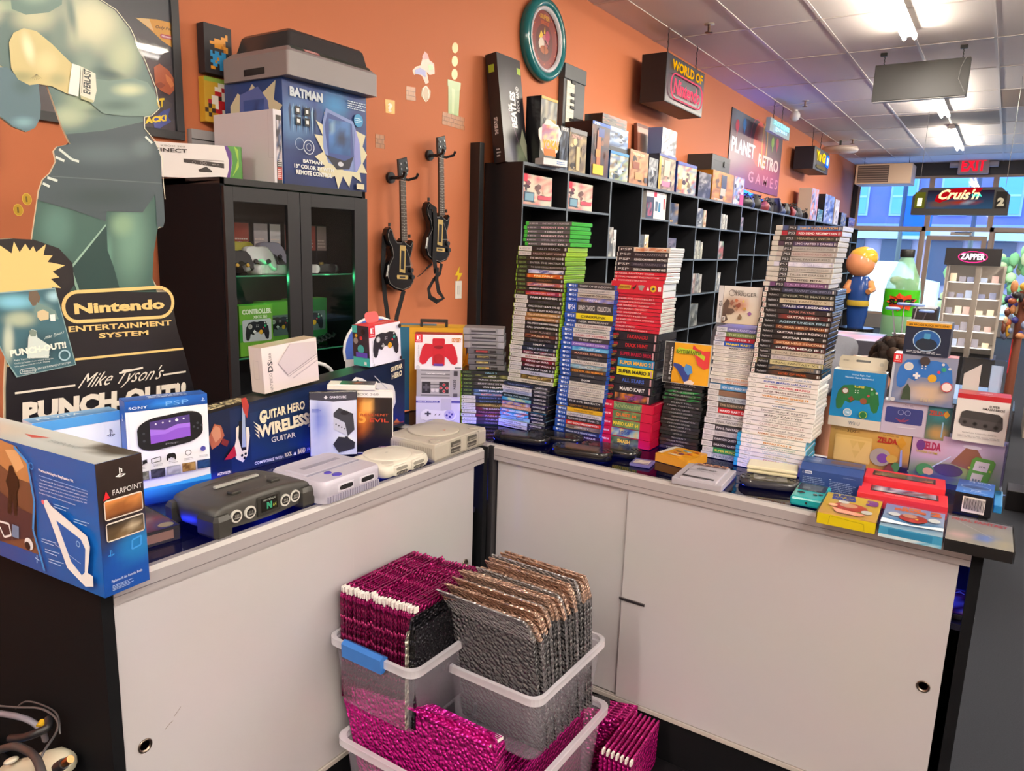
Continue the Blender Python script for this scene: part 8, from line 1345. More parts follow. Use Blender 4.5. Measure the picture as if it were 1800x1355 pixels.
m = MB(at(-2.7, 14.2, 3.30)); m.cyl((0, 0, 0), (0, 0, .2), .02, '#333', 'satin'); m.lathe([(.001, 0), (.28, .01), (.3, .05), (.28, .09), (.001, .1)], '#c8b8b0', 'satin', 20); m.single('ceiling_speaker', 'round pale unit hanging from the ceiling above the far yellow sign', 'speaker')
M = at(-2.28, 16.7, 2.95); t = thing('unit_heater', 'cream square heater unit hanging at the shop front corner', 'heater', M); m = MB(M); m.box(-.50, -.3, 0, .50, .35, .38, '#c8b09a', 'satin', .01); m.part('housing', t)
m = MB(M); f = m.face((-.46, -.302, .03), (.56, 0, 0), (0, 0, .32)); f.r(0, 0, 1, 1, '#4a3e3a')
for k in range(7): f.r(.02, .06+.135*k, .98, .12+.135*k, '#8a7a70')
m.part('louvre', t); hang(t, M, ((-.4, 0), (.4, 0)), .38, CEIL-2.95)
# over the shop front: exit sign, lit marquee
M = at(-.85, 17.9, 3.24); t = thing('exit_sign', 'lit exit sign with two small lamps above the door', 'exit sign', M); m = MB(M); m.box(-.27, 0, 0, .27, .1, .36, '#c8b4b0', 'satin', .02); m.part('housing', t); m = MB(M); f = m.face((-.24, -.003, .02), (.48, 0, 0), (0, 0, .32), 'emit1.2'); f.t('EXIT', .06, .1, .94, .9, '#f01c34', wt=.05); m.part('red_letters', t)
for s_ in (-1, 1): m = MB(M); m.cyl((s_*.27, .05, .19), (s_*.42, .03, .19), .055, '#c8c4c4', 'satin', 12); m.part('side_lamp', t)
M = at(-.56, 9.9, 2.05); t = thing('arcade_marquee', 'hanging black arcade marquee with red script and the numbers 1 and 2', 'sign', M); m = MB(M); Wm, Hm = .95, .30
oo = [(-Wm/2, 0), (Wm/2, 0), (Wm/2, .21), (Wm/2-.09, Hm), (-Wm/2+.09, Hm), (-Wm/2, .21)]; m.loft([[(x, .16, z) for x, z in oo], [(x, 0, z) for x, z in oo]], '#15151a', 'satin'); m.part('housing', t)
m = MB(M); f = m.face((-Wm/2, -.002, 0), (Wm, 0, 0), (0, 0, Hm), 'emit0.8'); f.pic(.16, .22, .84, .9, 8, 6, '#2a1c2a', '#3a5a7a', [(.55, .35, .3, .2, '#b83a1c', .7), (.2, .25, .3, .2, '#8a5a2c', .9), (.6, .28, .06, .1, '#9ac0d0', .5)]); f.poly([(.24, .5), (.3, .44), (.42, .62), (.56, .72), (.7, .84), (.72, .98), (.5, 1.), (.34, .9), (.26, .72)], '#c80f1c'); f.r(.03, .24, .14, .84, '#6a6a20'); f.r(.86, .24, .97, .84, '#3a3430'); m.part('picture_panel', t, 'glowing picture panel')
m = MB(M); f = m.face((-Wm/2, -.006, 0), (Wm, 0, 0), (0, 0, Hm), 'emit1.6'); f.t("Cruis'n", .28, .56, .70, .94, '#ffdca0', wt=.03, sh=.4); f.t('USA', .62, .66, .72, .76, '#4af0c8', wt=.03); m.part('glowing_script', t)
for a_ in (('1', .06, .32, .11, .62, '#fff8c0'), ('2', .88, .32, .95, .62, '#a89a80')): m = MB(M); f = m.face((-Wm/2, -.006, 0), (Wm, 0, 0), (0, 0, Hm), 'emit1.6'); f.t(*a_, wt=.07); m.part('glowing_number', t)
for x in (-.42, .42): m = MB(M); m.tube([(x, .05, Hm), (x, .05, CEIL-2.05)], .0025, '#777', 'metal', 5); m.part('hanging_wire', t)

# ---------------------------------------------------------------- plastic bins and bubble mailers on the floor
def bin_(M, w_, d, h, tp, label, group, rim=.008):
    t = thing('storage_bin', label, 'storage bin', M, group); T = .0025; m = MB(M)
    R = lambda k, z, o=0: [(x, y, z) for x, y in rrect(-w_/2+tp*(1-k)-o, -d/2+tp*(1-k)-o, w_/2-tp*(1-k)+o, d/2-tp*(1-k)+o, .03, 5)]
    m.loft([R(0, .0, -.01), R(0, .006), R(1, h)], '#dcd8ea', 'frost', cap=False, smooth=True); m.ngon(R(0, .0, -.01)[::-1], '#dcd8ea', 'frost'); m.part('tub', t, 'clear plastic tub')
    m = MB(M); m.loft([R(1, h-.018, .0), R(1, h-.018, rim), R(1, h, rim), R(1, h+.001, rim-.003), R(1, h+.001, -.001), R(1, h-.004, -.001)], '#ebe8f2', 'tint', cap=False, smooth=False); m.part('rim', t, 'thicker translucent rim')
    return t
MAG = '#a01468'; MD = '#7e0f4a'
def mailer(name, lab, M, w_, h, th, col, edge, group, path=None, strip=True):
    """one padded envelope: w_ along local x, standing along z, th thick in y"""
    t = thing(name, lab, 'mailer', M, group); P = path or [(0, 0), (0, h*.9), (-.004, h)]
    m = MB(M); R = []
    for i, (y, z) in enumerate(P): k = .45 if i in (0, len(P)-1) else 1; R.append([(-w_/2, y-th/2*k, z), (w_/2, y-th/2*k, z), (w_/2, y+th/2*k, z), (-w_/2, y+th/2*k, z)])
    m.loft(R[:2], col, 'bubble'); m.loft(R[1:], edge, 'bubble') if len(R) > 2 else None; m.part('envelope', t)
    if strip: y, z = P[-1]; m = MB(M); m.box(-w_/2-.001, y-th*.25, z-.013, -w_/2+.013, y+th*.25, z+.0006, '#ece8e4', 'satin'); m.part('seal_strip', t, 'white seal strip')
    return t
rs = random.Random(21)
B1 = at(-1.112, 1.295, .455); bin_(B1, .262, .335, .175, .012, 'clear bin with a blue handle grip, full of dark magenta mailers', 'clear bins of mailers'); b1 = [o for o in COL.objects if o.name.startswith('storage_bin')][-1]
m = MB(); m.loft([[(x, -.1675-.017+y, z) for y, z in ((0, -.022), (.012, -.022), (.02, -.01), (.022, .012), (.008, .02), (-.002, .012))] for x in np.linspace(-.075, .05, 7)], '#2f6fc0', 'satin', smooth=False); h_ = m.part('handle_grip', b1, 'blue handle grip'); h_.location = (.0, 0, .168)
G1 = 'dark magenta mailers standing in the blue handled bin'; P0 = None
for i in range(34):
    x = -1.228+.0064*i; dz = rs.uniform(-.003, .003)+(.004 if 12 < i < 15 else 0); M = at(x, 1.278+rs.uniform(-.002, .002)+.0006*i, .462, 90+rs.uniform(-.6, .6), 0, 0)
    if P0 is None: P0 = mailer('bubble_mailer', 'upright dark magenta mailer in the blue handled bin', M, .262, .292, .0058, MD, '#a81c6a', G1); P0.children[0].name
    else: c = clone(P0, M @ Matrix.Translation((0, 0, dz)), 'upright dark magenta mailer in the blue handled bin', G1)
for i in range(3): mailer('bubble_mailer', f'black mailer at the right end of the blue handled bin, {["next to the magenta ones","middle","outermost"][i]}', at(-1.006+.0055*i, 1.27, .47, 90+.5*i), .25, .275-.012*i, .007, '#1c1b22', '#2a2930', None, strip=False)
mailer('pale_mailer', 'single pale cream mailer edge between magenta and black ones', at(-1.012, 1.262, .47, 91), .255, .245, .003, '#c8c4b4', '#c8c4b4', None, strip=False)
B2 = at(-.880, 1.448, .392); bin_(B2, .262, .335, .178, .012, 'clear bin without a handle, full of silver mailers leaning forward', 'clear bins of mailers')
G2 = 'silver bubble mailers leaning forward in the clear bin'
for i in range(19):
    y = 1.338+.0128*i; k = rs.uniform(-.005, .005); L_ = rs.uniform(.205, .222)
    mailer('silver_mailer', ['silver bubble mailer with a coppery flap in the clear bin', 'foremost silver mailer hanging over the bin edge'][i == 0], at(-.876+rs.uniform(-.006, .006), y, .402, rs.uniform(-2, 2)), .238+rs.uniform(-.006, .008), .3, .0122, '#77767a', '#d2b09c' if i % 5 else '#c0c0c4', G2 if i else None, path=[(0, 0), (-.058+.0010*i, L_+.10+k), (-.088+.0016*i+k, L_+.148+k), (-.112+.0020*i, L_+.172+k)], strip=False)  # coppery flap colour paints a warm reflection onto the silver foil
m = MB(at(-.95, 1.325, .41, 10, 10)); m.cyl((0, 0, .02), (.004, .0, .055), .004, '#3a3c44', 'satin', 8); m.sph((0, 0, .016), .008, '#3a3c44', 'satin', 8, 6); m.single('small_screw', 'small dark metal pin lying inside the silver mailer bin', 'pin')
B3 = at(-.972, 1.372, .0); bin_(B3, .47, .50, .378, .03, 'largest clear bin, on the floor under the two smaller ones', 'clear bins of mailers', .012)
# magenta mailers in the floor bin
tr = lambda Y, pts: [(p.x, p.z) for p in [ony(a, b, Y) for a, b in pts]]
def sheet(Y, pts, lab, col, th=.006, grp=None):
    o = tr(Y, pts); cx = sum(p[0] for p in o)/len(o); M = at(cx, Y, .25); o = ccw([(x-cx, z-.25) for x, z in o]); t = thing('bubble_mailer', lab, 'mailer', M, grp); m = MB(M); m.loft([[(x, th, z) for x, z in o], [(x, 0, z) for x, z in o]], col, 'bubble'); m.part('envelope', t); return t
sheet(1.150, [(604, 1228), (612, 1205), (700, 1232), (712, 1237), (862, 1288), (872, 1305), (868, 1400), (640, 1400), (612, 1260)], 'large bright magenta mailer standing at the front of the floor bin', '#c4148a')
for i in range(7):
    o = tr(1.162+.009*i, [(712+2*i, 1236-2*i), (868+3*i, 1286-2*i), (868+3*i, 1400), (712+2*i, 1400)]); M = at(sum(p[0] for p in o)/4, 1.162+.009*i, .2)
    w_ = o[1][0]-o[0][0]; zt = (o[0][1]+o[1][1])/2-.2; t = mailer('bubble_mailer', 'bright magenta mailer with a folded top behind the large front one', M, w_, zt, .008, '#b01278', '#d01c94', 'folded magenta mailers in the floor bin', path=[(0, 0), (0, zt-.03), (-.012, zt-.004), (-.022, zt-.006)], strip=False)
    m = MB(M); m.box(w_/2-.016, -.014, zt-.012, w_/2+.001, -.006, zt-.005, '#ece8e4', 'satin'); m.part('seal_strip', t, 'white seal strip')
for i in range(9):
    mailer('bubble_mailer', 'dark magenta mailer at the right side of the floor bin', at(-.905+.0145*i, 1.42, .15, 90, 0, 0), .34, .215+.005*(i % 3), .009, '#a41470', '#c01c88', 'magenta mailers at the right of the floor bin')
sheet_p = [(-.17, 0), (.17, 0)]
for i in range(8): mailer('bubble_mailer', 'bright magenta mailer lying crooked in the middle of the floor bin', at(-1.0+.012*i, 1.28+.004*i, .16+.003*i, 40+6*i, 20), .17, .16, .008, '#c01484', '#d42492', 'crooked magenta mailers in the floor bin')
m = MB(at(-.58, 1.50, 0)); m.box(-.155, -.26, 0, .38, .285, .16, '#0e0d11', 'dull', .004); m.single('black_floor_box', 'low black box on the floor between the bins and the white doors', 'box')
for i in range(7): mailer('bubble_mailer', 'magenta mailer standing outside the floor bin, by the white doors', at(-.715+.013*i, 1.655, .1605, 92), .20, .135, .010, '#c81888', '#e03098', 'magenta mailers outside the floor bin')
for i in range(6): mailer('bubble_mailer', 'magenta mailer in the row tucked against the counter corner', at(-.79, 1.70+.013*i, .1605 if i > 9 else .02, 20), .16, .27, .010, '#c81888', '#e03098', 'magenta mailers tucked by the counter')
m = MB(at(-.83, 1.735, .28, 20)); m.prism(rrect(-.05, -.03, .05, .03, .02), 0, .012, '#4a484c', 'bubble', .003); m.single('grey_foam_piece', 'small grey bubbled packing piece behind the floor bin rim', 'packing')
# discs and cases on the black box
M = at(-.600, 1.605, .1615, -30); t = thing('disc_case', 'clear disc case holding a grey and orange disc, on the low black box', 'disc case', M)
m = MB(M); m.box(-.062, -.062, 0, .062, .062, .009, '#8a8c90', 'gloss', .001); m.part('case_shell', t); m = MB(M); m.cyl((0, 0, .009), (0, 0, .0102), .058, '#c4c0ba', 'gloss', 32); f = m.face((-.06, -.06, .0103), (.12, 0, 0), (0, .12, 0)); f.poly([(.5+.47*math.cos(math.radians(a)), .5+.47*math.sin(math.radians(a))) for a in range(-70, 30, 10)]+[(.62, .38)], '#d8922c'); f.c(.5, .5, .12, '#6a5a58', n=18); f.c(.5, .5, .05, '#c8c4c0', n=12); f.t('yEARS', .2, .2, .32, .8, '#b8a078', rot=90, wt=0); m.part('disc', t)
for i, (x, y, r_, c_, lab) in enumerate(((-.47, 1.60, 12, '#d8d4cc', 'white disc case with a dark and lime oval, at the bottom edge'), (-.40, 1.66, 4, '#cfcabf', 'cream game case under the white disc case'))):
    M = at(x, y, .1615+.0 if i == 0 else .1615, r_); m = MB(M); m.box(-.065, -.1, 0, .065, .04, .012-.001*i, c_, 'gloss', .002); f = m.face((-.065, -.1, .0122-.001*i), (.13, 0, 0), (0, .14, 0)); f.e(.5, .6, .35, .3, '#4a3c4c'); f.e(.62, .7, .14, .12, '#a8b82c'); f.t('CAPCOM', .2, .93, .5, .96, '#555')
    if i == 0: m.single('disc_case', lab, 'disc case')
m = MB(at(-.395, 1.70, .1615, -14, 30)); m.box(-.045, 0, 0, .045, .001, .075, '#5ab0c4', 'card'); f = m.face((-.045, -.0005, 0), (.09, 0, 0), (0, 0, .075)); f.line([(.3, .75), (.45, .78), (.4, .4), (.6, .3)], .0015, '#1c2a4a'); m.single('sticky_note', 'light blue paper note with pen marks beside the white disc case', 'note')
# cables and a white handset by the left counter's end
M = at(-1.72, .50, .0, 4); m = MB(M); m.box(-.35, -.1, 0, .24, .075, .47, '#0c0c0f', 'dull', .01); m.single('black_floor_bin', 'black box at the bottom left corner holding cables', 'box')
M = at(-1.475, .562, .520, 6, 0, -27); t = thing('white_handset', 'off white game handset lying on the black cables, bottom left corner', 'game controller', M); m = MB(M)
m.loft([[(x, ry*math.cos(a/12*6.283), rz_*math.sin(a/12*6.283)+.002) for a in range(12)] for x, ry, rz_ in ((-.13, .012, .012), (-.11, .018, .018), (-.05, .024, .022), (.0, .022, .022), (.06, .026, .028), (.105, .026, .029), (.135, .018, .02), (.142, .006, .008))], '#c9c6b2', 'satin', smooth=True); m.part('shell', t)
m = MB(M); m.sph((-.04, -.014, .03), (.02, .012, .006), '#d8d5c4', 'satin'); m.part('button', t)
def cable(pts, r, c_, lab, name='cable'):
    P = [Vector(p) for p in pts]; Q = []
    for i in range(len(P)-1):
        a, b, c, d = P[max(i-1, 0)], P[i], P[i+1], P[min(i+2, len(P)-1)]
        for k in range(6): u = k/6; Q.append(.5*((2*b)+(c-a)*u+(2*a-5*b+4*c-d)*u*u+(3*b-a-3*c+d)*u**3))
    Q.append(P[-1]); m = MB(); m.tube(Q, r, c_, 'satin', 8); return m.single(name, lab, 'cable')
ph = lambda x, y, Y: tuple(ony(x, y, Y))
cable([ph(-30, 1238, .56), ph(25, 1243, .57), ph(70, 1245, .575), ph(98, 1262, .57), ph(100, 1285, .55), ph(75, 1325, .5), ph(60, 1370, .48)], .0022, '#5a585c', 'thin grey cable looping over the white handset')
cable([ph(-30, 1250, .54), ph(25, 1258, .55), ph(55, 1268, .56), ph(74, 1284, .57), ph(80, 1300, .58)], .006, '#7c7a88', 'thick grey lilac cable behind the white handset')
cable([ph(28, 1245, .575), ph(45, 1233, .58), ph(72, 1238, .585), ph(100, 1255, .58), ph(106, 1290, .57)], .0018, '#4c4a4e', 'thin arched dark cable nearest the counter end')
cable([ph(-20, 1325, .47), ph(20, 1312, .475), ph(45, 1318, .48), ph(65, 1335, .47), ph(78, 1375, .46)], .007, '#3a3638', 'dark brown cable crossing in front of the white handset')
cable([ph(18, 1298, .53), ph(40, 1296, .54), ph(60, 1290, .55), ph(84, 1278, .57), ph(86, 1262, .58)], .008, '#1c1b20', 'black cable with a pale plug end', )
m = MB(); m.cyl(ph(70, 1278, .565), ph(77, 1268, .575), .008, '#c8a01c', 'satin', 10); m.single('yellow_plug', 'yellow plug standing out of the black cables', 'plug')
m = MB(); a, b = Vector(ph(100, 1350, .47)), Vector(ph(124, 1334, .48)); m.tube([a, a.lerp(b, .55)], .009, '#1c1b20', 'satin', 8); m.tube([a.lerp(b, .55), b], .0065, '#b8865a', 'metal', 8); m.single('metal_plug', 'black plug with a coppery metal tip at the frame bottom', 'plug')
m = MB(at(-1.47, .52, .4705, 20)); m.box(-.05, -.02, 0, .02, .03, .03, '#1c62b8', 'satin', .003); m.single('blue_plug_block', 'small bright blue block under the white handset', 'block')
m = MB(at(-2.02, .60, .0)); m.box(-.02, 0, 0, .01, .01, .56, '#15151a', 'satin'); m.box(-.06, -.002, .42, -.02, .0, .49, '#c8c8c0', 'card'); m.single('paper_tag', 'small white paper tag on a dark post at the left frame edge', 'tag')
# ---------------------------------------------------------------- the person bent over behind the counter
def skinned(name, pts, edges, parent, col, fin, lab=None, root=0, sub=2, cols=None):
    me = bpy.data.meshes.new('s'); me.from_pydata([p[:3] for p in pts], edges, []); o = bpy.data.objects.new('s', me); COL.objects.link(o)
    md = o.modifiers.new('skin', 'SKIN'); md.use_smooth_shade = True; sd = me.skin_vertices[0].data
    for i, p in enumerate(pts): sd[i].radius = (p[3], p[4] if len(p) > 4 else p[3]); sd[i].use_root = i == root
    ss = o.modifiers.new('sub', 'SUBSURF'); ss.levels = sub; ss.render_levels = sub
    dg = bpy.context.evaluated_depsgraph_get(); ev = bpy.data.meshes.new_from_object(o.evaluated_get(dg)); m = MB()
    m.raw([tuple(v.co) for v in ev.vertices], [tuple(p.vertices) for p in ev.polygons], col, fin, smooth=True); bpy.data.objects.remove(o); bpy.data.meshes.remove(ev)
    return m.part(name, parent, lab)
PM = at(-1.05, 2.98, 0); pr = thing('person', 'person bent over behind the counter, curly dark hair, grey shirt and navy trousers', 'person', PM)
# local coordinates: +x towards the head
pel, sp, ch, nk, hd = (-.02, 0, 1.06), (.2, 0, 1.15), (.46, 0, 1.16), (.62, 0, 1.15), (.76, -.01, 1.14)
B = [(*pel, .10), (*sp, .09), (*ch, .095), (*nk, .055), (*hd, .085), (.50, -.17, 1.13, .045), (.49, -.24, 1.05, .042), (.42, -.29, .92, .034), (.40, -.31, .86, .03), (.50, .19, 1.10, .05), (.52, .22, .90, .04), (.50, .2, .72, .03), (-.04, -.1, .95, .085), (.02, -.12, .52, .06), (-.02, -.12, .1, .045), (-.04, .1, .95, .085), (.02, .12, .52, .06), (-.02, .12, .1, .045)]
E_ = [(0, 1), (1, 2), (2, 3), (3, 4), (2, 5), (5, 6), (6, 7), (7, 8), (2, 9), (9, 10), (10, 11), (0, 12), (12, 13), (13, 14), (0, 15), (15, 16), (16, 17)]
skinned('body', B, E_, pr, '#c98e74', 'skin')
skinned('shirt', [(.20, 0, 1.15, .185, .17), (.3, 0, 1.165, .185, .17), (.46, 0, 1.16, .19, .18), (.61, 0, 1.15, .12), (.50, -.20, 1.15, .10), (.485, -.262, 1.06, .085), (.50, .20, 1.11, .10), (.51, .25, 1.0, .085)], [(0, 1), (1, 2), (2, 3), (2, 4), (4, 5), (2, 6), (6, 7)], pr, '#6d6f7a', 'fabric', 'grey short sleeved shirt', 1)
skinned('trousers', [(.24, 0, 1.145, .2, .185), (.01, 0, 1.165, .23, .22), (-.06, -.1, .93, .13), (.02, -.12, .52, .08), (-.02, -.12, .14, .065), (-.06, .1, .93, .11), (.02, .12, .52, .08), (-.02, .12, .14, .065)], [(0, 1), (1, 2), (2, 3), (3, 4), (1, 5), (5, 6), (6, 7)], pr, '#2c3d60', 'fabric', 'navy trousers', 1)
rs = random.Random(2); m = MB(); m.sph((.775, -.0, 1.19), (.105, .10, .085), '#2c211c', 'fabric', 18, 12)
for i in range(150):
    a, b = rs.uniform(0, 6.283), rs.uniform(-.35, 1.45); c = Vector((.775+.1*math.cos(b)*math.cos(a), .095*math.cos(b)*math.sin(a), 1.19+.085*math.sin(b))); m.sph(tuple(c), rs.uniform(.014, .024), rs.choice(['#2c211c', '#3a2a22', '#4a372c', '#241a16']), 'fabric', 7, 5)
m.part('hair', pr, 'curly dark brown hair')
m = MB()
for s_ in (-1, 1): m.sph((.74, s_*.088-.01, 1.13), (.016, .01, .026), '#c98e74', 'skin', 10, 8)
m.sph((.86, -.01, 1.11), (.02, .012, .018), '#c98e74', 'skin', 10, 8)
for s_ in (-1, 1): m.sph((.845, s_*.03-.01, 1.135), (.006, .011, .008), '#2a1c18', 'gloss', 8, 6)
m.part('face_features', pr)
for sx, hx, hy, hz in ((-1, .395, -.315, .83), (1, .495, .2, .69)):
    for k in range(5):
        a = (k-2)*.011; tb = k == 4; skinned('finger', [(hx, hy+a*.6, hz+.02, .014), (hx+.004+(.02 if tb else 0), hy+a*1.2+(.012 if tb else 0), hz-.02, .008), (hx+.012, hy+a*1.4+(.014 if tb else 0), hz-(.035 if tb else .048+.004*(2-abs(k-1))), .0065)], [(0, 1), (1, 2)], pr, '#c98e74', 'skin', sub=1)
for y in (-.12, .12): m = MB(); m.loft([[(x*k+.02, y+yy*k, z) for x, yy in rrect(-.09, -.045, .17, .045, .04)] for z, k in ((0, 1), (.03, 1), (.07, .8), (.09, .5))], '#1c1c20', 'satin', smooth=True); m.part('shoe', pr)
# ---------------------------------------------------------------- far part of the shop
def pedestal(x, y, w_, d, h, c_, lab, name='display_stand'): m = MB(at(x, y, 0)); m.box(-w_/2, -d/2, 0, w_/2, d/2, h, c_, 'satin', .004); return m.single(name, lab, 'stand')
pedestal(-1.10, 8.55, 1.05, .9, .72, '#3a3a44', 'low dark display stand under the statue and the tall bottle')
M = at(-1.33, 8.9, .72); t = thing('display_statue', 'tall rounded statue in blue and yellow with an orange topped head, by the window', 'statue', M)
m = MB(M); m.cyl((0, 0, 0), (0, 0, .06), .19, '#1a1a1c', 'gloss', 24); m.part('base', t)
m = MB(M); m.loft([[(x*k+.0, y*k*.7, z) for x, y in ell(0, 0, .11, .11, 18)] for z, k in ((.06, .75), (.2, .95), (.34, 1.0), (.46, 1.05), (.58, .95), (.62, .7))], '#24468c', 'gloss', smooth=True); m.lathe([(.112, .30), (.118, .33), (.112, .36)], '#c8a83c', 'gloss', 20); m.part('figure', t, 'blue figure with a yellow belt')
m = MB(M); m.sph((-.02, 0, .76), (.15, .14, .15), '#e0946a', 'gloss', 20, 14); m.part('head', t, 'plain orange head'); m = MB(M); m.sph((.0, .02, .82), (.15, .14, .12), '#e0b040', 'gloss', 18, 10); m.part('head_top', t, 'yellow head top')
for s_ in (-1, 1): m = MB(M); m.tube([(s_*.09, 0, .56), (s_*.13, -.03, .48), (s_*.1, -.1, .46)], [.045, .04, .03], '#d8905a', 'gloss', 10); m.part('arm', t)
M = at(-.86, 8.45, .72); t = thing('giant_bottle', 'giant clear soda bottle display with a green label and a black cap', 'bottle display', M)
m = MB(M); m.lathe([(.14, 0), (.165, .03), (.165, .26), (.16, .28), (.165, .3), (.165, .50), (.15, .6), (.09, .75), (.06, .83), (.06, .86)], '#a8e8b0', 'tint', 32); m.part('bottle', t, 'green tinted body')
m = MB(M); m.lathe([(.062, .84), (.066, .85), (.066, .91), (.06, .92), (.001, .92)], '#1c1c1c', 'satin', 24); m.part('cap', t)
m = MB(M); m.loft([[(.167*math.cos(2*math.pi*k/32), .167*math.sin(2*math.pi*k/32), z) for k in range(32)] for z in (.26, .52)], '#4ac81c', 'gloss', cap=False, smooth=True)
a0, a1 = -140, -28
v, fc = tmesh('SURGE', .06, .15)
bp_ = lambda u, w__: (.177*math.cos(math.radians(a0+(a1-a0)*u)), .177*math.sin(math.radians(a0+(a1-a0)*u)), .3+.2*w__)
st = [(.5+(.46 if k % 2 else .34)*math.cos(k/9*math.pi)*1., .5+(.46 if k % 2 else .3)*math.sin(k/9*math.pi)) for k in range(18)]; m.raw([bp_(.5, .5)]+[bp_(*p) for p in st], [(0, i+1, (i+1) % 18+1) for i in range(18)], '#e04818', 'satin'); m.raw([(q[0]*1.04, q[1]*1.04, q[2]) for q in [bp_(.16+.68*a, .36+.3*b) for a, b in v]], fc, '#181410', 'satin'); m.part('label', t, 'green label with black lettering on a red star')
m = MB(M)
rs = random.Random(6)
for i in range(26): m.sph((rs.uniform(-.1, .1), rs.uniform(-.1, .1), .53+rs.uniform(0, .09)), rs.uniform(.02, .04), rs.choice(['#3a3840', '#8a8a94', '#c8b8b0', '#2a2c34']), 'gloss', 7, 5)
m.part('contents', t, kind='stuff')
M = at(-.66, 6.9, .0); t = thing('drum_controller', 'toy drum set with four small round blue pads on thin stands', 'drum set', M)
for i, (x, y, z) in enumerate(((-.10, 0, 1.13), (-.03, .12, 1.165), (.07, .10, 1.165), (.15, 0, 1.125))): m = MB(M); m.lathe([(.001, .0), (.055, .0), (.058, .012), (.05, .02), (.001, .02)], '#7a94d0', 'satin', 20, (x, y, z)); m.part('pad', t); m = MB(M); m.tube([(x*.6, y*.6, .93), (x, y, z)], .006, '#b0b0b8', 'metal', 6); m.part('pad_arm', t)
m = MB(M); m.cyl((-.06, 0, .0), (-.06, 0, .94), .012, '#9a9aa0', 'metal'); m.cyl((.08, 0, .0), (.08, 0, .94), .012, '#9a9aa0', 'metal'); m.cyl((-.08, 0, .93), (.1, 0, .93), .01, '#c8c8cc', 'metal'); m.part('stand', t)
M = at(-.23, 7.5, 0); t = thing('showcase_tower', 'white shelved glass showcase with a black header and pink glowing letters', 'showcase', M)
m = MB(M); m.box(-.22, 0, 0, .24, .4, .72, '#1c1c22', 'satin'); m.part('base', t, 'black base'); m = MB(M); m.box(-.24, -.02, 1.51, .17, .4, 1.655, '#1c1b1f', 'satin'); m.part('header', t, 'black header')
m = MB(M); f = m.face((-.24, -.022, 1.51), (.41, 0, 0), (0, 0, .145), 'emit2.4'); f.t('ZAPPER', .28, .34, .72, .7, '#ffd0e0', wt=.04); f.ring(.5, .5, .26, .006, '#ff2a7a', 14, .32); m.part('glowing_letters', t)
m = MB(M); m.box(-.22, .36, .72, .22, .38, 1.51, '#cdc0b4', 'satin'); 
for x in (-.22, .0, .02, .2): m.box(x, 0, .72, x+.02, .36, 1.51, '#d8ccc2', 'satin')
m.part('frame', t, 'white frame')
m = MB(M); m.ngon([(-.22, -.01, .72), (.22, -.01, .72), (.22, -.01, 1.51), (-.22, -.01, 1.51)], '#f4f8f8', 'glass'); m.part('glass_front', t)
rs = random.Random(9)
for j in range(5):
    m = MB(M); m.box(-.2, .03, .80+.14*j, .2, .36, .808+.14*j, '#e4dad0', 'satin'); m.part('shelf', t)
    for i, x in enumerate((-.16, -.09, -.03, .07, .15)):
        g = MB(at(-.23+x, 7.54, .8085+.14*j, rs.uniform(-8, 8), -12)); g.box(-.025, 0, 0, .025, .008, rs.uniform(.04, .075), rs.choice(['#5a5258', '#8a6a60', '#6a7080', '#a08a70', '#4a4a60']), 'satin'); g.single('small_cartridge', f'small dark card on the white showcase shelf, {["lowest","second lowest","middle","second highest","highest"][j]} row, {["first","second","third","fourth","fifth"][i]} along', 'cartridge', 'cards in the white showcase')
M = at(-.04, 4.2, 0); m = MB(M); m.box(-.32, 0, 0, .05, .5, .86, '#2a2c36', 'satin', .004); m.box(-.32, 0, .86, .05, .5, .885, '#8ab4e8', 'gloss'); m.single('blue_top_table', 'dark table with a pale blue lit top beyond the counter end', 'table')  # table top is plain pale blue gloss
M = at(.12, 6.5, 0); t = thing('figure_rack', 'thin brown rack crowded with small coloured figures at the right frame edge', 'rack', M); m = MB(M); m.cyl((0, 0, 0), (0, 0, 1.35), .03, '#7a4432', 'satin'); m.box(-.03, -.02, .75, .02, .02, 1.0, '#c8202c', 'satin'); m.part('pole', t, 'brown pole'); m = MB(M)
for i in range(48): m.sph((rs.uniform(-.10, .09), rs.uniform(-.09, .09), 1.02+rs.uniform(0, .38)), (rs.uniform(.015, .035), .02, rs.uniform(.02, .05)), rs.choice(['#c88a5a', '#d8a840', '#3a3a8a', '#2a2a30', '#a85a3a', '#e0c8a0', '#6a3a2a', '#8a9ac0']), 'satin', 7, 5)
m.part('figures', t, kind='stuff')
pedestal(.75, 8.2, .9, .6, .95, '#b8aca0', 'beige counter at the right frame edge far back', 'side_counter'); m = MB(at(.38, 7.9, .9505)); m.sph((0, 0, .1), (.16, .12, .1), '#3a84d8', 'satin'); m.single('blue_bag', 'bright blue bundle on the far beige counter', 'bag')
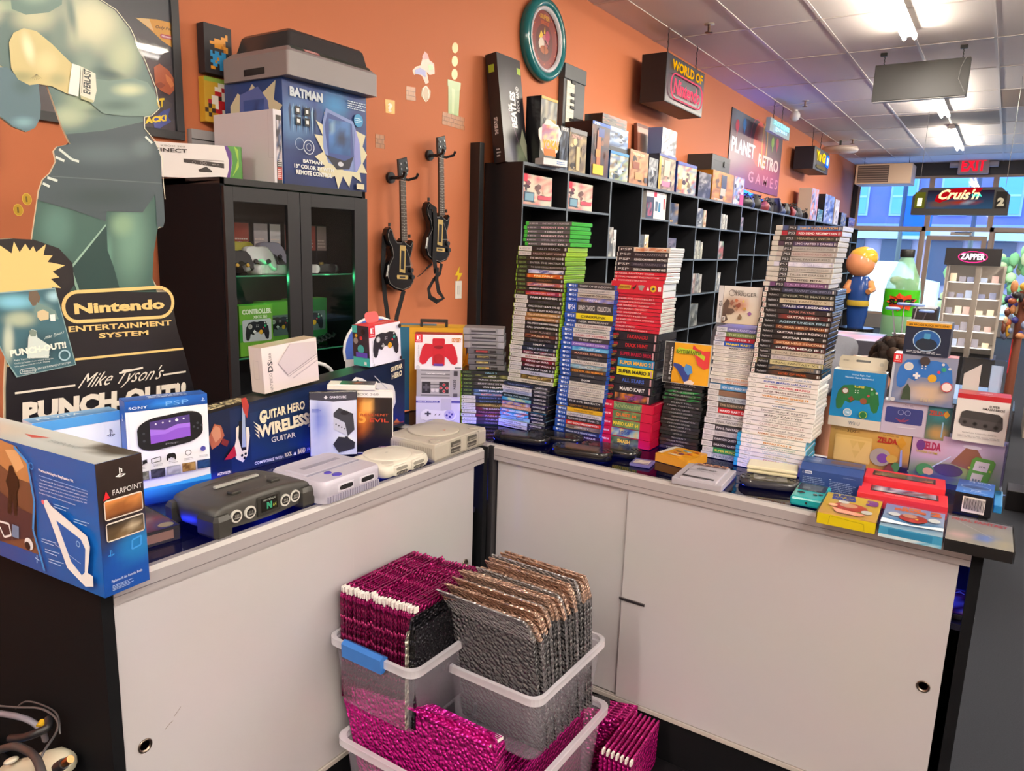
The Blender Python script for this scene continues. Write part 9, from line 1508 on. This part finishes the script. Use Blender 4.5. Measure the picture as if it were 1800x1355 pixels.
for i, (x, y, s_, h, c_, lab) in enumerate(((.16, 5.6, .20, .13, '#1c1a1e', 'black crate under the clutter at the right edge'), (.33, 5.4, .30, .62, '#16161a', 'dark shelf unit at the right edge'), (.34, 4.9, .16, .24, '#7a5438', 'brown cardboard carton on the floor at the right edge'), (.55, 6.3, .3, .9, '#1a1a20', 'dark cabinet behind the brown carton'))):
    m = MB(at(x+.12, y, 0)); m.box(-s_/2, -s_/2, 0, s_/2, s_/2, h, c_, 'satin', .004)
    if i == 2: f = m.face((-.06, -s_/2-.001, .06), (.08, 0, 0), (0, 0, .12)); f.r(0, 0, 1, 1, '#b8b0a8')
    m.single(['crate', 'shelf_unit', 'cardboard_carton', 'cabinet'][i], lab, ['crate', 'shelf', 'carton', 'cabinet'][i])
for i in range(14):
    x, y, z = rs.uniform(.36, .58), 5.4+rs.uniform(-.1, .1), .621+.0; m = MB(at(.45+rs.uniform(-.1, .1), 5.4+rs.uniform(-.1, .1), .6205+.032*i, rs.uniform(-20, 20))); m.box(-.1, -.07, 0, .1, .07, .03, rs.choice(['#1c1c20', '#2a2a34', '#8a8a90', '#1f6a3a', '#16161a', '#c8742c', '#3a2a24']), 'satin', .002)
    m.single('stacked_case', f'flat case in the dark untidy pile at the right edge, {ORD[13-i]} from the top' if i < 13 else 'topmost flat case of the dark untidy pile at the right edge', 'case', 'flat cases in the untidy pile')
m = MB(at(.15, 5.80, .0)); m.box(-.1, 0, 0, 1.2, .03, .008, '#a8c0d8', 'metal'); m.struct('floor_streak')  # thin pale strip added for a reflection streak on the floor
M = at(-1.0, 7.75, 0); m = MB(M); m.box(.35, -.2, 0, .52, .2, .95, '#1c1a20', 'satin'); m.prism([(.33, -.2), (.52, -.2), (.52, .2), (.36, .2)], .95, 1.12, '#2a2428', 'satin', .01); m.single('black_cabinet', 'black slanted machine between the tall bottle and the white showcase', 'machine')
m = MB(at(-1.2, 6.6, 0)); m.box(-.35, -.2, 0, .40, .5, .9, '#4a4a58', 'satin', .004); f = m.face((-.35, -.2, .9005), (.75, 0, 0), (0, .7, 0)); f.mosaic(0, 0, 1, 1, 7, 4, ['#7a94d8', '#d88aa8', '#8a8af0', '#a8b8c8', '#6a7a9a'], 3); m.single('low_table', 'low table with a pink and blue patterned top in front of the statue', 'table')
